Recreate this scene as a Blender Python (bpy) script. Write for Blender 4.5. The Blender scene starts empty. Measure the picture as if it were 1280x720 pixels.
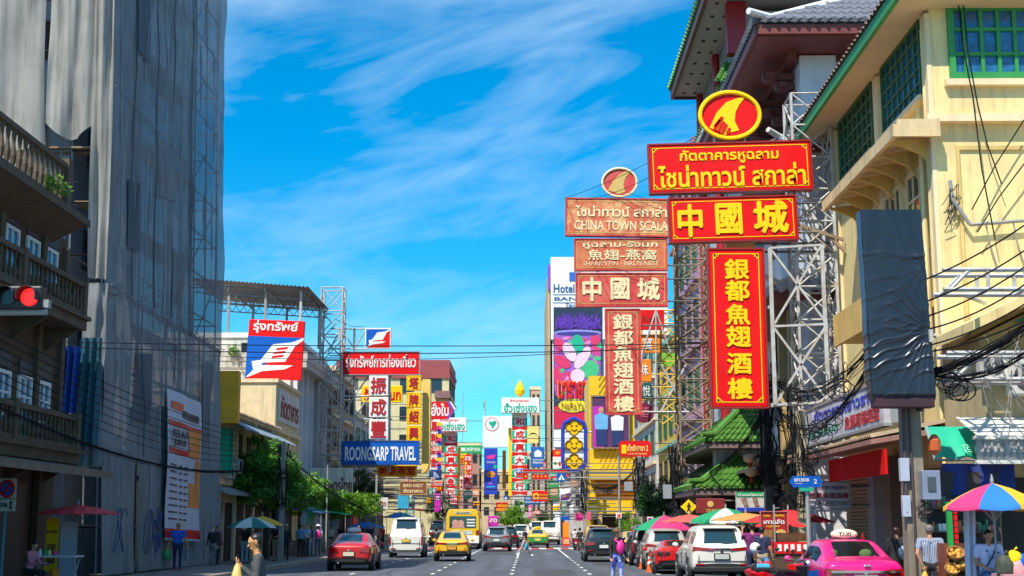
import bpy, math, random
import numpy as np
from mathutils import Vector, Matrix
rnd = random.Random(11)
R = math.radians
scene = bpy.context.scene
COL = scene.collection

# ---------------------------------------------------------------- camera, sky, sun, exposure
FPX = 1717.0
PITCH = math.atan(297 / FPX)
YAW = math.atan(20 / 1742)
CAMZ = 1.75
cam = bpy.data.objects.new('camera', bpy.data.cameras.new('camera'))
COL.objects.link(cam)
cam.location = (0, 0, CAMZ)
cam.rotation_euler = (math.pi / 2 + PITCH, 0, YAW)
cam.data.sensor_width = 36
cam.data.lens = 36 * FPX / 1280
cam.data.clip_start = 0.1
cam.data.clip_end = 5000
scene.camera = cam

SUN_DIR = Vector((1.0, 1.75, -3.0)).normalized()      # the way the light travels
elev = math.asin(-SUN_DIR.z)
azim = math.atan2(-SUN_DIR.x, -SUN_DIR.y)             # clockwise from +Y, towards the sun
sun = bpy.data.objects.new('sun', bpy.data.lights.new('sun', 'SUN'))
COL.objects.link(sun)
sun.rotation_euler = SUN_DIR.to_track_quat('-Z', 'Y').to_euler()
sun.data.energy = 5.0
sun.data.angle = R(0.53)
sun.data.color = (1.0, 0.93, 0.80)

world = bpy.data.worlds.new('World')
scene.world = world
world.use_nodes = True
wt = world.node_tree
wt.nodes.clear()
def wn(t, **k):
    n = wt.nodes.new(t)
    for a, b in k.items(): setattr(n, a, b)
    return n
sky = wn('ShaderNodeTexSky', sky_type='NISHITA', sun_disc=False, sun_elevation=elev, sun_rotation=azim,
         air_density=1.0, dust_density=0.4, ozone_density=3.0)
tint = wn('ShaderNodeMix', data_type='RGBA', blend_type='MULTIPLY'); tint.inputs[0].default_value = 1; tint.inputs[7].default_value = (0.42, 0.82, 0.96, 1)
wt.links.new(sky.outputs[0], tint.inputs[6])
hsv = wn('ShaderNodeHueSaturation')
hsv.inputs['Saturation'].default_value = 1.19
wt.links.new(tint.outputs[2], hsv.inputs['Color'])
# thin high cloud: streaky noise over the sky's directions, thicker in some bands than in others
tc = wn('ShaderNodeTexCoord')
def noise_(sc, rot, scale, det, ro, dist, loc=(0, 0, 0)):
    m = wn('ShaderNodeMapping'); m.inputs['Rotation'].default_value = (0, R(rot), 0)
    m2 = wn('ShaderNodeMapping'); m2.inputs['Scale'].default_value = sc; m2.inputs['Location'].default_value = loc
    n = wn('ShaderNodeTexNoise'); n.inputs['Scale'].default_value = scale; n.inputs['Detail'].default_value = det; n.inputs['Roughness'].default_value = ro; n.inputs['Distortion'].default_value = dist
    wt.links.new(tc.outputs['Generated'], m.inputs['Vector']); wt.links.new(m.outputs[0], m2.inputs['Vector']); wt.links.new(m2.outputs[0], n.inputs['Vector'])
    return n, m
n1, m1 = noise_((1.4, 1.4, 4.2), 12, 2.2, 6, .55, .4, (0.9, 0, .3))
n2, _ = noise_((2.2, 2.2, 8.5), 13, 3.0, 7, .58, .8)
sep = wn('ShaderNodeSeparateXYZ'); wt.links.new(m1.outputs[0], sep.inputs[0])
rmp = wn('ShaderNodeValToRGB'); el_ = rmp.color_ramp.elements
el_[0].position = 0.0; el_[0].color = (.42,)*3 + (1,); el_[1].position = 0.45; el_[1].color = (.66,)*3 + (1,)
for p_, v_ in ((.10, .42), (.165, .46), (.20, .50), (.225, .60), (.255, .54), (.29, .34), (.32, .36), (.35, .60), (.40, .78)):
    e_ = el_.new(p_); e_.color = (v_,)*3 + (1,)
wt.links.new(sep.outputs[2], rmp.inputs['Fac'])
def mth(op, a, b):
    n = wn('ShaderNodeMath', operation=op)
    for i, v in enumerate((a, b)):
        if isinstance(v, (int, float)): n.inputs[i].default_value = v
        else: wt.links.new(v, n.inputs[i])
    return n.outputs[0]
f_ = mth('ADD', mth('ADD', rmp.outputs[0], mth('MULTIPLY', mth('SUBTRACT', n1.outputs['Fac'], .5), 1.15)), mth('MULTIPLY', mth('SUBTRACT', n2.outputs['Fac'], .5), .85))
mr = wn('ShaderNodeMapRange'); mr.inputs['From Min'].default_value = .44; mr.inputs['From Max'].default_value = 1.1; mr.inputs['To Max'].default_value = .72
wt.links.new(f_, mr.inputs['Value'])
mixc = wn('ShaderNodeMix', data_type='RGBA'); mixc.inputs[7].default_value = (3.9, 5.2, 6.3, 1)
wt.links.new(mr.outputs[0], mixc.inputs[0]); wt.links.new(hsv.outputs[0], mixc.inputs[6])
bg = wn('ShaderNodeBackground'); bg.inputs['Strength'].default_value = 0.15
wt.links.new(mixc.outputs[2], bg.inputs['Color'])
wo = wn('ShaderNodeOutputWorld'); wt.links.new(bg.outputs[0], wo.inputs[0])

vs = scene.view_settings
vs.view_transform = 'Standard'; vs.look = 'None'; vs.gamma = 1.0; vs.use_curve_mapping = False
vs.exposure = 0.38
scene.cycles.max_bounces = 6
scene.cycles.diffuse_bounces = 3
scene.cycles.transparent_max_bounces = 12

# ---------------------------------------------------------------- helpers
_f = Vector((-math.sin(YAW) * math.cos(PITCH), math.cos(YAW) * math.cos(PITCH), math.sin(PITCH)))
_r = Vector((math.cos(YAW), math.sin(YAW), 0))
_u = _r.cross(_f)
def at(px, py, Y):
    """the point on the plane y = Y seen at a pixel of the photograph"""
    d = _f * FPX + _r * (px - 640) + _u * (360 - py)
    t = Y / d.y
    return Vector((d.x * t, Y, CAMZ + d.z * t))
def ax(px, Y, py=560): return at(px, py, Y).x
def az(py, Y, px=660): return at(px, py, Y).z

class MB:
    """collects geometry, then links it as one mesh object"""
    def __init__(s): s.v = []; s.f = []; s.m = []; s.k = 0; s.b = []
    def add(s, vs, fs):
        b = len(s.v); s.b.append((b, len(s.f)))
        s.v += [tuple(p) for p in vs]
        for f in fs: s.f.append(tuple(b + i for i in f)); s.m.append(s.k)
        return s
    def box(s, x0, x1, y0, y1, z0, z1):
        return s.add([(x0,y0,z0),(x1,y0,z0),(x1,y1,z0),(x0,y1,z0),(x0,y0,z1),(x1,y0,z1),(x1,y1,z1),(x0,y1,z1)],
                     [(0,3,2,1),(4,5,6,7),(0,1,5,4),(1,2,6,5),(2,3,7,6),(3,0,4,7)])
    def cbox(s, c, sx, sy, sz): return s.box(c[0]-sx/2, c[0]+sx/2, c[1]-sy/2, c[1]+sy/2, c[2]-sz/2, c[2]+sz/2)
    def quad(s, a, b, c, d): return s.add([a,b,c,d], [(0,1,2,3)])
    def prism(s, poly, ex):
        n = len(poly); ex = Vector(ex)
        a = [Vector(p) for p in poly]; b = [p + ex for p in a]
        return s.add(a + b, [tuple(range(n))[::-1], tuple(range(n, 2*n))] + [(i, (i+1) % n, n+(i+1) % n, n+i) for i in range(n)])
    def bar(s, p, q, w, h=None):
        h = h or w; p = Vector(p); q = Vector(q); d = (q - p)
        if d.length < 1e-6: return s
        d.normalize()
        up = Vector((0,0,1)) if abs(d.z) < .95 else Vector((0,1,0))
        a = d.cross(up).normalized() * w / 2; b = a.cross(d).normalized() * h / 2
        return s.add([p-a-b, p+a-b, p+a+b, p-a+b, q-a-b, q+a-b, q+a+b, q-a+b],
                     [(0,3,2,1),(4,5,6,7),(0,1,5,4),(1,2,6,5),(2,3,7,6),(3,0,4,7)])
    def rings(s, rings, cap=True):
        n = len(rings[0]); vs = [p for r in rings for p in r]; fs = []
        for k in range(len(rings)-1):
            for i in range(n):
                j = (i+1) % n
                fs.append((k*n+i, k*n+j, (k+1)*n+j, (k+1)*n+i))
        if cap: fs += [tuple(range(n))[::-1], tuple((len(rings)-1)*n + i for i in range(n))]
        return s.add(vs, fs)
    def tube(s, pts, r, n=6, cap=True):
        pts = [Vector(p) for p in pts]; rs = r if isinstance(r, (list, tuple)) else [r]*len(pts)
        rg = []; a = None
        for i, p in enumerate(pts):
            d = (pts[min(i+1, len(pts)-1)] - pts[max(i-1, 0)])
            if d.length < 1e-9: d = Vector((0,0,1))
            d.normalize()
            if a is None:
                up = Vector((0,0,1)) if abs(d.z) < .9 else Vector((0,1,0))
                a = d.cross(up).normalized()
            else: a = (a - d * a.dot(d)).normalized()
            b = d.cross(a)
            rg.append([p + (a*math.cos(2*math.pi*k/n) + b*math.sin(2*math.pi*k/n)) * rs[i] for k in range(n)])
        return s.rings(rg, cap)
    def cyl(s, p, q, r0, r1=None, n=12): return s.tube([p, q], [r0, r0 if r1 is None else r1], n)
    def lathe(s, c, prof, n=16, axis='z'):
        c = Vector(c); rg = []
        for (r, h) in prof:
            ring = []
            for k in range(n):
                t = 2*math.pi*k/n; x, y = r*math.cos(t), r*math.sin(t)
                ring.append(c + (Vector((x, y, h)) if axis == 'z' else Vector((x, h, y)) if axis == 'y' else Vector((h, x, y))))
            rg.append(ring)
        return s.rings(rg)
    def ell(s, c, rx, ry, rz, nu=12, nv=8, rot=None):
        c = Vector(c); vs = []; fs = []
        for i in range(1, nv):
            t = math.pi*i/nv
            for k in range(nu):
                p = 2*math.pi*k/nu
                vs.append(Vector((rx*math.sin(t)*math.cos(p), ry*math.sin(t)*math.sin(p), rz*math.cos(t))))
        vs += [Vector((0,0,rz)), Vector((0,0,-rz))]
        T, B = len(vs)-2, len(vs)-1
        for i in range(nv-2):
            for k in range(nu):
                j = (k+1) % nu
                fs.append((i*nu+k, (i+1)*nu+k, (i+1)*nu+j, i*nu+j))
        for k in range(nu):
            j = (k+1) % nu
            fs.append((T, k, j)); fs.append((B, (nv-2)*nu+j, (nv-2)*nu+k))
        if rot is not None: vs = [rot @ p for p in vs]
        return s.add([c + p for p in vs], fs)
    def each(s, name, m, parent):
        """every added piece becomes a part of its own"""
        for k, (v0, f0) in enumerate(s.b):
            v1, f1 = s.b[k+1] if k+1 < len(s.b) else (len(s.v), len(s.f))
            MB().add(s.v[v0:v1], [tuple(i-v0 for i in f) for f in s.f[f0:f1]]).build(name, m, parent)
    def build(s, name, mats, parent=None, smooth=False, bevel=0, sub=0, label=None):
        me = bpy.data.meshes.new(name)
        me.from_pydata(s.v, [], s.f)
        mats = mats if isinstance(mats, (list, tuple)) else [mats]
        for m in mats: me.materials.append(m)
        if len(mats) > 1: me.polygons.foreach_set('material_index', s.m)
        if smooth: me.polygons.foreach_set('use_smooth', [True]*len(s.f))
        me.update()
        return link(name, me, parent, bevel, sub, label)

def link(name, me, parent=None, bevel=0, sub=0, label=None):
    o = bpy.data.objects.new(name, me); COL.objects.link(o)
    if parent is not None:
        o.parent = parent
        if parent.type == 'EMPTY': o.matrix_parent_inverse = Matrix.Translation(-parent.location)
    if bevel:
        b = o.modifiers.new('bevel', 'BEVEL'); b.width = bevel; b.segments = 2; b.limit_method = 'ANGLE'
    if sub:
        b = o.modifiers.new('sub', 'SUBSURF'); b.levels = sub; b.render_levels = sub
    if label: o['label'] = label
    return o
def tag(o, label, cat, group=None, kind=None):
    if label: o['label'] = label
    if cat: o['category'] = cat
    if group: o['group'] = group
    if kind: o['kind'] = kind
    return o
def thing(name, label, cat, loc=(0,0,0), group=None):
    o = bpy.data.objects.new(name, None); COL.objects.link(o)
    o.location = loc; o.empty_display_size = 0.3
    return tag(o, label, cat, group)
def structure(o): o['kind'] = 'structure'; return o
def copy_tree(o, parent=None):
    c = o.copy(); COL.objects.link(c)
    if parent is not None: c.parent = parent; c.matrix_parent_inverse = o.matrix_parent_inverse
    for ch in list(o.children): copy_tree(ch, c)
    return c

# ---------------------------------------------------------------- materials
MATS = {}
def mat(name, col, rough=0.6, metal=0.0, var=0.18, scale=1.5, dirt=0.0, bump=0.0, col2=None, spec=0.5, coat=0.0, streak=0.0, sss=0.0):
    """one principled surface: base colour broken up by noise, optional second colour in weathered patches, rain streaks, bump"""
    if name in MATS: return MATS[name]
    m = bpy.data.materials.new(name); m.use_nodes = True
    nt = m.node_tree; p = nt.nodes['Principled BSDF']
    L = nt.links.new
    c = tuple(col) + (1,)
    tcn = nt.nodes.new('ShaderNodeTexCoord')
    p.inputs['Roughness'].default_value = rough; p.inputs['Metallic'].default_value = metal
    p.inputs['Specular IOR Level'].default_value = spec
    if coat: p.inputs['Coat Weight'].default_value = coat; p.inputs['Coat Roughness'].default_value = 0.05
    if var or col2 or dirt or streak:
        nz = nt.nodes.new('ShaderNodeTexNoise'); nz.inputs['Scale'].default_value = scale; nz.inputs['Detail'].default_value = 6; nz.inputs['Roughness'].default_value = 0.62
        L(tcn.outputs['Object'], nz.inputs['Vector'])
        rp = nt.nodes.new('ShaderNodeMapRange'); rp.inputs['From Min'].default_value = 0.25; rp.inputs['From Max'].default_value = 0.75
        rp.inputs['To Min'].default_value = 1 - var; rp.inputs['To Max'].default_value = 1 + var
        L(nz.outputs['Fac'], rp.inputs['Value'])
        mul = nt.nodes.new('ShaderNodeMix'); mul.data_type = 'RGBA'; mul.blend_type = 'MULTIPLY'; mul.inputs[0].default_value = 1
        mul.inputs[6].default_value = c
        L(rp.outputs[0], mul.inputs[7])
        out = mul.outputs[2]
        if col2:
            n2 = nt.nodes.new('ShaderNodeTexNoise'); n2.inputs['Scale'].default_value = scale * 0.8; n2.inputs['Detail'].default_value = 8; n2.inputs['Roughness'].default_value = 0.7
            mpn = nt.nodes.new('ShaderNodeMapping'); mpn.inputs['Location'].default_value = (3.1, 7.7, 1.3)
            L(tcn.outputs['Object'], mpn.inputs['Vector']); L(mpn.outputs[0], n2.inputs['Vector'])
            rr = nt.nodes.new('ShaderNodeMapRange'); rr.inputs['From Min'].default_value = 0.45; rr.inputs['From Max'].default_value = 0.62
            L(n2.outputs['Fac'], rr.inputs['Value'])
            mx = nt.nodes.new('ShaderNodeMix'); mx.data_type = 'RGBA'; mx.inputs[7].default_value = tuple(col2) + (1,)
            L(rr.outputs[0], mx.inputs[0]); L(out, mx.inputs[6]); out = mx.outputs[2]
        if dirt or streak:
            n3 = nt.nodes.new('ShaderNodeTexNoise'); n3.inputs['Scale'].default_value = 2.2; n3.inputs['Detail'].default_value = 7; n3.inputs['Roughness'].default_value = 0.65
            mpn = nt.nodes.new('ShaderNodeMapping'); mpn.inputs['Scale'].default_value = (1.6, 1.6, 0.16) if streak else (0.7, 0.7, 0.7)
            L(tcn.outputs['Object'], mpn.inputs['Vector']); L(mpn.outputs[0], n3.inputs['Vector'])
            rr = nt.nodes.new('ShaderNodeMapRange'); rr.inputs['From Min'].default_value = 0.5; rr.inputs['From Max'].default_value = 0.75; rr.inputs['To Max'].default_value = max(dirt, streak)
            L(n3.outputs['Fac'], rr.inputs['Value'])
            mx = nt.nodes.new('ShaderNodeMix'); mx.data_type = 'RGBA'; mx.inputs[7].default_value = (0.06, 0.05, 0.04, 1)
            L(rr.outputs[0], mx.inputs[0]); L(out, mx.inputs[6]); out = mx.outputs[2]
        L(out, p.inputs['Base Color'])
        if bump:
            bn = nt.nodes.new('ShaderNodeTexNoise'); bn.inputs['Scale'].default_value = scale * 6; bn.inputs['Detail'].default_value = 5
            L(tcn.outputs['Object'], bn.inputs['Vector'])
            b = nt.nodes.new('ShaderNodeBump'); b.inputs['Strength'].default_value = bump; b.inputs['Distance'].default_value = 0.03
            L(bn.outputs['Fac'], b.inputs['Height']); L(b.outputs[0], p.inputs['Normal'])
    else: p.inputs['Base Color'].default_value = c
    MATS[name] = m
    return m
def glow(name, col, strength):
    m = mat(name, col, 0.3, var=0)
    p = m.node_tree.nodes['Principled BSDF']
    p.inputs['Emission Color'].default_value = tuple(col) + (1,); p.inputs['Emission Strength'].default_value = strength
    return m

RED = mat('sign_red', (0.78, 0.003, 0.004), 0.5, spec=.25, var=0.16, scale=0.8, streak=.22)
RED2 = mat('bright_red', (0.68, 0.010, 0.010), 0.5, spec=.25, var=0.12)
DRED = mat('dark_red', (0.22, 0.015, 0.015), 0.6)
OLDRED = mat('faded_red', (0.60, 0.045, 0.045), 0.7, col2=(0.66, 0.12, 0.09), scale=1.6, var=0.25, streak=.2)
OLDRED2 = mat('peeling_red', (0.62, 0.12, 0.06), 0.75, col2=(0.78, 0.48, 0.20), scale=1.5, var=0.3, streak=.2)
OLDRED3 = mat('peeling_orange_red', (0.62, 0.10, 0.05), 0.75, streak=.2, col2=(0.66, 0.26, 0.10), scale=1.0, var=0.25)
CREAMTXT = mat('faded_cream_letter', (0.85, 0.72, 0.42), 0.6, var=0.2, scale=4)
GOLD = mat('sign_yellow', (0.95, 0.60, 0.006), 0.5, spec=.25, var=0.08)
YEL = mat('bright_yellow', (0.88, 0.50, 0.005), 0.5, spec=.25, var=0.12)
PALEY = mat('pale_yellow', (0.80, 0.66, 0.20), 0.6)
ORANGE = mat('orange_sign', (0.85, 0.25, 0.01), 0.5)
WHITE = mat('white_paint', (0.80, 0.80, 0.78), 0.5, var=0.07)
OFFW = mat('dirty_white', (0.66, 0.64, 0.58), 0.7, var=0.15, streak=0.5)
BLUE = mat('sign_blue', (0.005, 0.10, 0.46), 0.5, var=0.12, spec=.2)
DBLUE = mat('deep_blue', (0.02, 0.04, 0.40), 0.5)
NAVY = mat('navy', (0.012, 0.03, 0.13), 0.6)
GREEN = mat('sign_green', (0.008, 0.33, 0.10), 0.5)
TEAL = mat('teal_green', (0.008, 0.40, 0.24), 0.5)
PINK = mat('hot_pink', (0.80, 0.03, 0.28), 0.45)
MAG = mat('magenta', (0.55, 0.02, 0.40), 0.5)
PURPLE = mat('purple', (0.22, 0.05, 0.42), 0.5)
BLACK = mat('black', (0.014, 0.014, 0.015), 0.5)
CABLE = mat('black_cable', (0.016, 0.017, 0.02), 0.9, var=0.1, spec=.08)
DGREY = mat('dark_grey', (0.05, 0.05, 0.055), 0.6)
GREY = mat('mid_grey', (0.28, 0.28, 0.28), 0.6, var=0.15)
CONC = mat('concrete', (0.30, 0.28, 0.25), 0.85, var=0.2, bump=0.3, streak=0.4)
STEELW = mat('white_painted_steel', (0.50, 0.50, 0.50), 0.55, var=0.2, scale=3, col2=(0.40, 0.34, 0.28))
STEEL = mat('galvanised_steel', (0.42, 0.43, 0.44), 0.4, metal=0.5, var=0.15)
RUST = mat('rusty_steel', (0.23, 0.14, 0.08), 0.8, var=0.3, scale=3, col2=(0.30, 0.24, 0.17))
CREAM = mat('cream_plaster', (0.66, 0.52, 0.27), 0.8, var=0.1, dirt=0.25)
YPLAST = mat('yellow_plaster', (0.80, 0.64, 0.30), 0.8, var=0.10, scale=0.6, streak=0.5, bump=0.12, col2=(0.70, 0.53, 0.25))
YTRIM = mat('cream_trim', (0.78, 0.62, 0.38), 0.7, var=0.08, streak=0.2)
WPLAST = mat('white_plaster', (0.68, 0.68, 0.72), 0.75, var=0.08, streak=0.25)
GWOOD = mat('green_painted_wood', (0.03, 0.26, 0.06), 0.5, var=0.2, scale=3)
GWOODD = mat('dark_green_wood', (0.03, 0.12, 0.05), 0.55, var=0.2, scale=3)
BWOOD = mat('weathered_brown_wood', (0.085, 0.05, 0.028), 0.8, var=0.35, scale=3, dirt=0.4)
BTRIM = mat('old_balcony_stucco', (0.115, 0.078, 0.046), 0.85, var=0.35, scale=2.5, streak=0.7)
BRED = mat('red_brown_timber', (0.18, 0.04, 0.03), 0.55, var=0.2, scale=2)
GLASS = mat('window_glass', (0.02, 0.03, 0.04), 0.06, var=0, spec=0.7)
GLASSB = mat('blue_window_glass', (0.02, 0.13, 0.28), 0.12, var=0.5, scale=5, spec=0.7)
SKIN = mat('skin', (0.52, 0.27, 0.16), 0.5, var=0.08, scale=9)
SKIN2 = mat('tan_skin', (0.44, 0.21, 0.115), 0.5, var=0.08, scale=9)
HAIR = mat('black_hair', (0.012, 0.010, 0.009), 0.45, var=0.3, scale=30)
TYRE = mat('rubber', (0.018, 0.018, 0.019), 0.8, var=0.1)
RIM = mat('alloy', (0.45, 0.45, 0.46), 0.3, metal=0.8, var=0)
CHROME = mat('chrome', (0.7, 0.7, 0.7), 0.12, metal=1.0, var=0)
TAIL = mat('tail_lamp_red', (0.30, 0.006, 0.008), 0.15, var=0, coat=0.6)
PLATEW = mat('white_plate', (0.72, 0.72, 0.70), 0.4, var=0)
PLATEY = mat('yellow_plate', (0.80, 0.50, 0.04), 0.4, var=0)
BARK = mat('bark', (0.10, 0.075, 0.055), 0.9, var=0.3, scale=6, bump=0.5)

def paint(name, c, metal=0.15): return mat(name, c, 0.28, metal=metal, var=0.03, coat=0.7)

# leaves: two-tone by noise, some light passing through
def leafmat(name, c1, c2):
    m = mat(name, c1, 0.5, var=0.35, scale=2.5, col2=c2)
    p = m.node_tree.nodes['Principled BSDF']
    p.inputs['Transmission Weight'].default_value = 0.0
    nt = m.node_tree
    tr = nt.nodes.new('ShaderNodeBsdfTranslucent'); mx = nt.nodes.new('ShaderNodeMixShader'); mx.inputs[0].default_value = 0.3
    src = p.inputs['Base Color'].links[0].from_socket
    nt.links.new(src, tr.inputs['Color'])
    o = nt.nodes['Material Output']
    nt.links.new(p.outputs[0], mx.inputs[1]); nt.links.new(tr.outputs[0], mx.inputs[2]); nt.links.new(mx.outputs[0], o.inputs[0])
    return m
LEAF = leafmat('leaf_green', (0.08, 0.26, 0.03), (0.14, 0.35, 0.035))
LEAFL = leafmat('leaf_lime', (0.13, 0.31, 0.02), (0.22, 0.40, 0.03))
LEAFD = leafmat('leaf_dark', (0.025, 0.09, 0.02), (0.05, 0.14, 0.022))

# ---------------------------------------------------------------- lettering
_TXT = {}
def text_geo(s, bold=0.0, extr=0.0, res=2):
    key = (s, bold, extr, res)
    if key not in _TXT:
        c = bpy.data.curves.new('t', 'FONT'); c.body = s; c.resolution_u = res; c.offset = bold; c.extrude = extr
        o = bpy.data.objects.new('t', c); COL.objects.link(o)
        dg = bpy.context.evaluated_depsgraph_get()
        me = bpy.data.meshes.new_from_object(o.evaluated_get(dg))
        v = np.array([tuple(p.co) for p in me.vertices]); f = [tuple(p.vertices) for p in me.polygons]
        bpy.data.objects.remove(o); bpy.data.curves.remove(c); bpy.data.meshes.remove(me)
        v[:, 0] -= v[:, 0].min(); v[:, 1] -= v[:, 1].min()
        _TXT[key] = (v, f)
    return _TXT[key]
def lettering(s, o, u, w, W, H, mt, parent, bold=0.02, depth=0.02, name='lettering', fit=True, res=2):
    """text stretched to W x H, centred on o, along unit u with up w"""
    cjk = any('\u4e00' <= ch <= '\u9fff' for ch in s)
    v, f = text_geo(s, 0 if cjk else min(bold, .022), 0.05 if depth > 0 else 0, res)
    depth = min(depth, .06*H)
    o = Vector(o); u = Vector(u); w = Vector(w); n = u.cross(w)
    sx = W / max(v[:, 0].max(), 1e-6); sy = H / max(v[:, 1].max(), 1e-6)
    if not fit: sx = sy = min(sx, sy)
    cx, cy = v[:, 0].max()/2, v[:, 1].max()/2
    mb = MB()
    for k, (ex, ey) in enumerate(((0,0),(1,.4),(-1,-.4),(.3,-1),(-.3,1)) if cjk and bold > .005 else ((0,0),)):   # brush weight: the strokes laid down again a little aside
        mb.add([o + u*((p[0]-cx)*sx+ex*bold*.55*sx) + w*((p[1]-cy)*sy+ey*bold*.55*sy) + n*(p[2]/0.05*depth/2 + k*.002) for p in v], f)
    return mb.build(name, mt, parent)
# ================================================================ GROUND AND ROAD
X3, Y3, Z3 = Vector((1,0,0)), Vector((0,1,0)), Vector((0,0,1))
def bend(Y): return 0.0 if Y < 100 else -8.0 * ((Y - 100) / 100.0) ** 2
ASPH = mat('asphalt', (0.080, 0.090, 0.112), 0.78, var=0.28, scale=0.5, bump=0.15, dirt=0.45)
PAVE = mat('pavement', (0.20, 0.18, 0.16), 0.85, var=0.25, scale=1.2, dirt=0.4)
KERB = mat('kerb_stone', (0.36, 0.33, 0.27), 0.85, var=0.2, dirt=0.3)
MARK = mat('road_paint', (0.62, 0.62, 0.58), 0.7, var=0.2, scale=5, dirt=0.5)
MARKR = mat('red_road_paint', (0.42, 0.05, 0.05), 0.7, var=0.25, scale=3, dirt=0.4)
g = MB().box(-900, 900, -200, 2500, -0.5, -0.01).build('ground', mat('ground_dust', (0.20, 0.18, 0.15), 0.9))
structure(g)
LK, RK = -10.3, 7.6
ys = list(range(-30, 100, 10)) + list(range(100, 300, 8))
def strip(name, xa, xb, m, z=0.0, h=0.0):
    mb = MB()
    for a, b in zip(ys[:-1], ys[1:]):
        p = [(xa+bend(a), a), (xb+bend(a), a), (xb+bend(b), b), (xa+bend(b), b)]
        mb.prism([(x, y, z) for x, y in p], (0, 0, h)) if h else mb.quad(*[(x, y, z) for x, y in p])
    return structure(mb.build(name, m))
strip('road', LK, RK, ASPH, 0.0)
strip('pavement', -24, LK - 0.25, PAVE, 0.0, 0.14)
strip('pavement', RK + 0.25, 20, PAVE, 0.0, 0.14)
strip('kerb', LK - 0.248, LK, KERB, -0.005, 0.15)
strip('kerb', RK, RK + 0.248, KERB, -0.005, 0.15)
nt_ = ASPH.node_tree; p_ = nt_.nodes['Principled BSDF']; src_ = p_.inputs['Base Color'].links[0].from_socket      # wheel tracks and wear run along the lanes
tc_ = nt_.nodes.new('ShaderNodeTexCoord'); mp_ = nt_.nodes.new('ShaderNodeMapping'); mp_.inputs['Scale'].default_value = (1.1, .035, 1)
nn_ = nt_.nodes.new('ShaderNodeTexNoise'); nn_.inputs['Scale'].default_value = 1.0; nn_.inputs['Detail'].default_value = 5
nt_.links.new(tc_.outputs['Object'], mp_.inputs['Vector']); nt_.links.new(mp_.outputs[0], nn_.inputs['Vector'])
rr_ = nt_.nodes.new('ShaderNodeMapRange'); rr_.inputs['From Min'].default_value = .3; rr_.inputs['From Max'].default_value = .7; rr_.inputs['To Min'].default_value = .62; rr_.inputs['To Max'].default_value = 1.35
nt_.links.new(nn_.outputs['Fac'], rr_.inputs['Value'])
mm_ = nt_.nodes.new('ShaderNodeMix'); mm_.data_type = 'RGBA'; mm_.blend_type = 'MULTIPLY'; mm_.inputs[0].default_value = 1
nt_.links.new(src_, mm_.inputs[6]); nt_.links.new(rr_.outputs[0], mm_.inputs[7]); nt_.links.new(mm_.outputs[2], p_.inputs['Base Color'])
ck = MB(); rk = random.Random(3)
for i in range(9):
    x_, y_ = rk.uniform(LK+1, RK-3), rk.uniform(44, 90); pts = [(x_, y_)]
    for k in range(7): pts.append((pts[-1][0]+rk.uniform(-.5, .7), pts[-1][1]+rk.uniform(.6, 2.6)))
    for (a, b), (c, d) in zip(pts[:-1], pts[1:]): ck.quad((a-.035, b, .0018), (a+.035, b, .0018), (c+.035, d, .0018), (c-.035, d, .0018))
structure(ck.build('road_crack', mat('crack_sealant', (.03, .03, .033), .7)))
lm = MB()
for x in (-6.45, -3.5, -0.6, 2.25, 4.75):
    Yd = 8.0
    while Yd < 76:
        lm.box(x-0.065, x+0.065, Yd, Yd+1.15, 0.002, 0.008); Yd += 3.9
    lm.box(x-0.06, x+0.06, 77.5, 104, 0.002, 0.008)
    Yd = 118
    while Yd < 190:
        lm.box(x+bend(Yd)-0.06, x+bend(Yd)+0.06, Yd, Yd+1.2, 0.002, 0.008); Yd += 4
structure(lm.build('lane_markings', MARK))
cw = MB().box(LK+.3, RK-.3, 105, 112, 0.002, 0.006)
structure(cw.build('crosswalk_red', MARKR))
cw = MB()
x = LK + 0.8
while x < RK - 1:
    cw.box(x, x+0.55, 105.4, 111.6, 0.0065, 0.011); x += 1.15
structure(cw.build('crosswalk_bars', MARK))
mh = MB()
for (x, y) in ((-3.9, 61), (1.0, 67), (-5.2, 47), (3.4, 55)):
    mh.lathe((x, y, 0), [(0.38, 0.001), (0.38, 0.006), (0.32, 0.007)], 16)
structure(mh.build('manhole_cover', mat('cast_iron', (0.10, 0.10, 0.10), 0.6, metal=0.4)))
rp = MB()     # darker repaired asphalt patches
for (x0, x1, y0, y1) in ((-9.5, -6.8, 58, 66), (-2.9, -0.9, 84, 97), (0.2, 1.8, 50, 57), (3.0, 4.4, 62, 84)):
    rp.quad((x0, y0, 0.0012), (x1, y0+0.2, 0.0012), (x1-0.1, y1, 0.0012), (x0+0.1, y1-0.3, 0.0012))
structure(rp.build('road_patch', mat('asphalt_patch', (0.058, 0.06, 0.068), 0.8, var=0.2, scale=0.8)))

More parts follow.
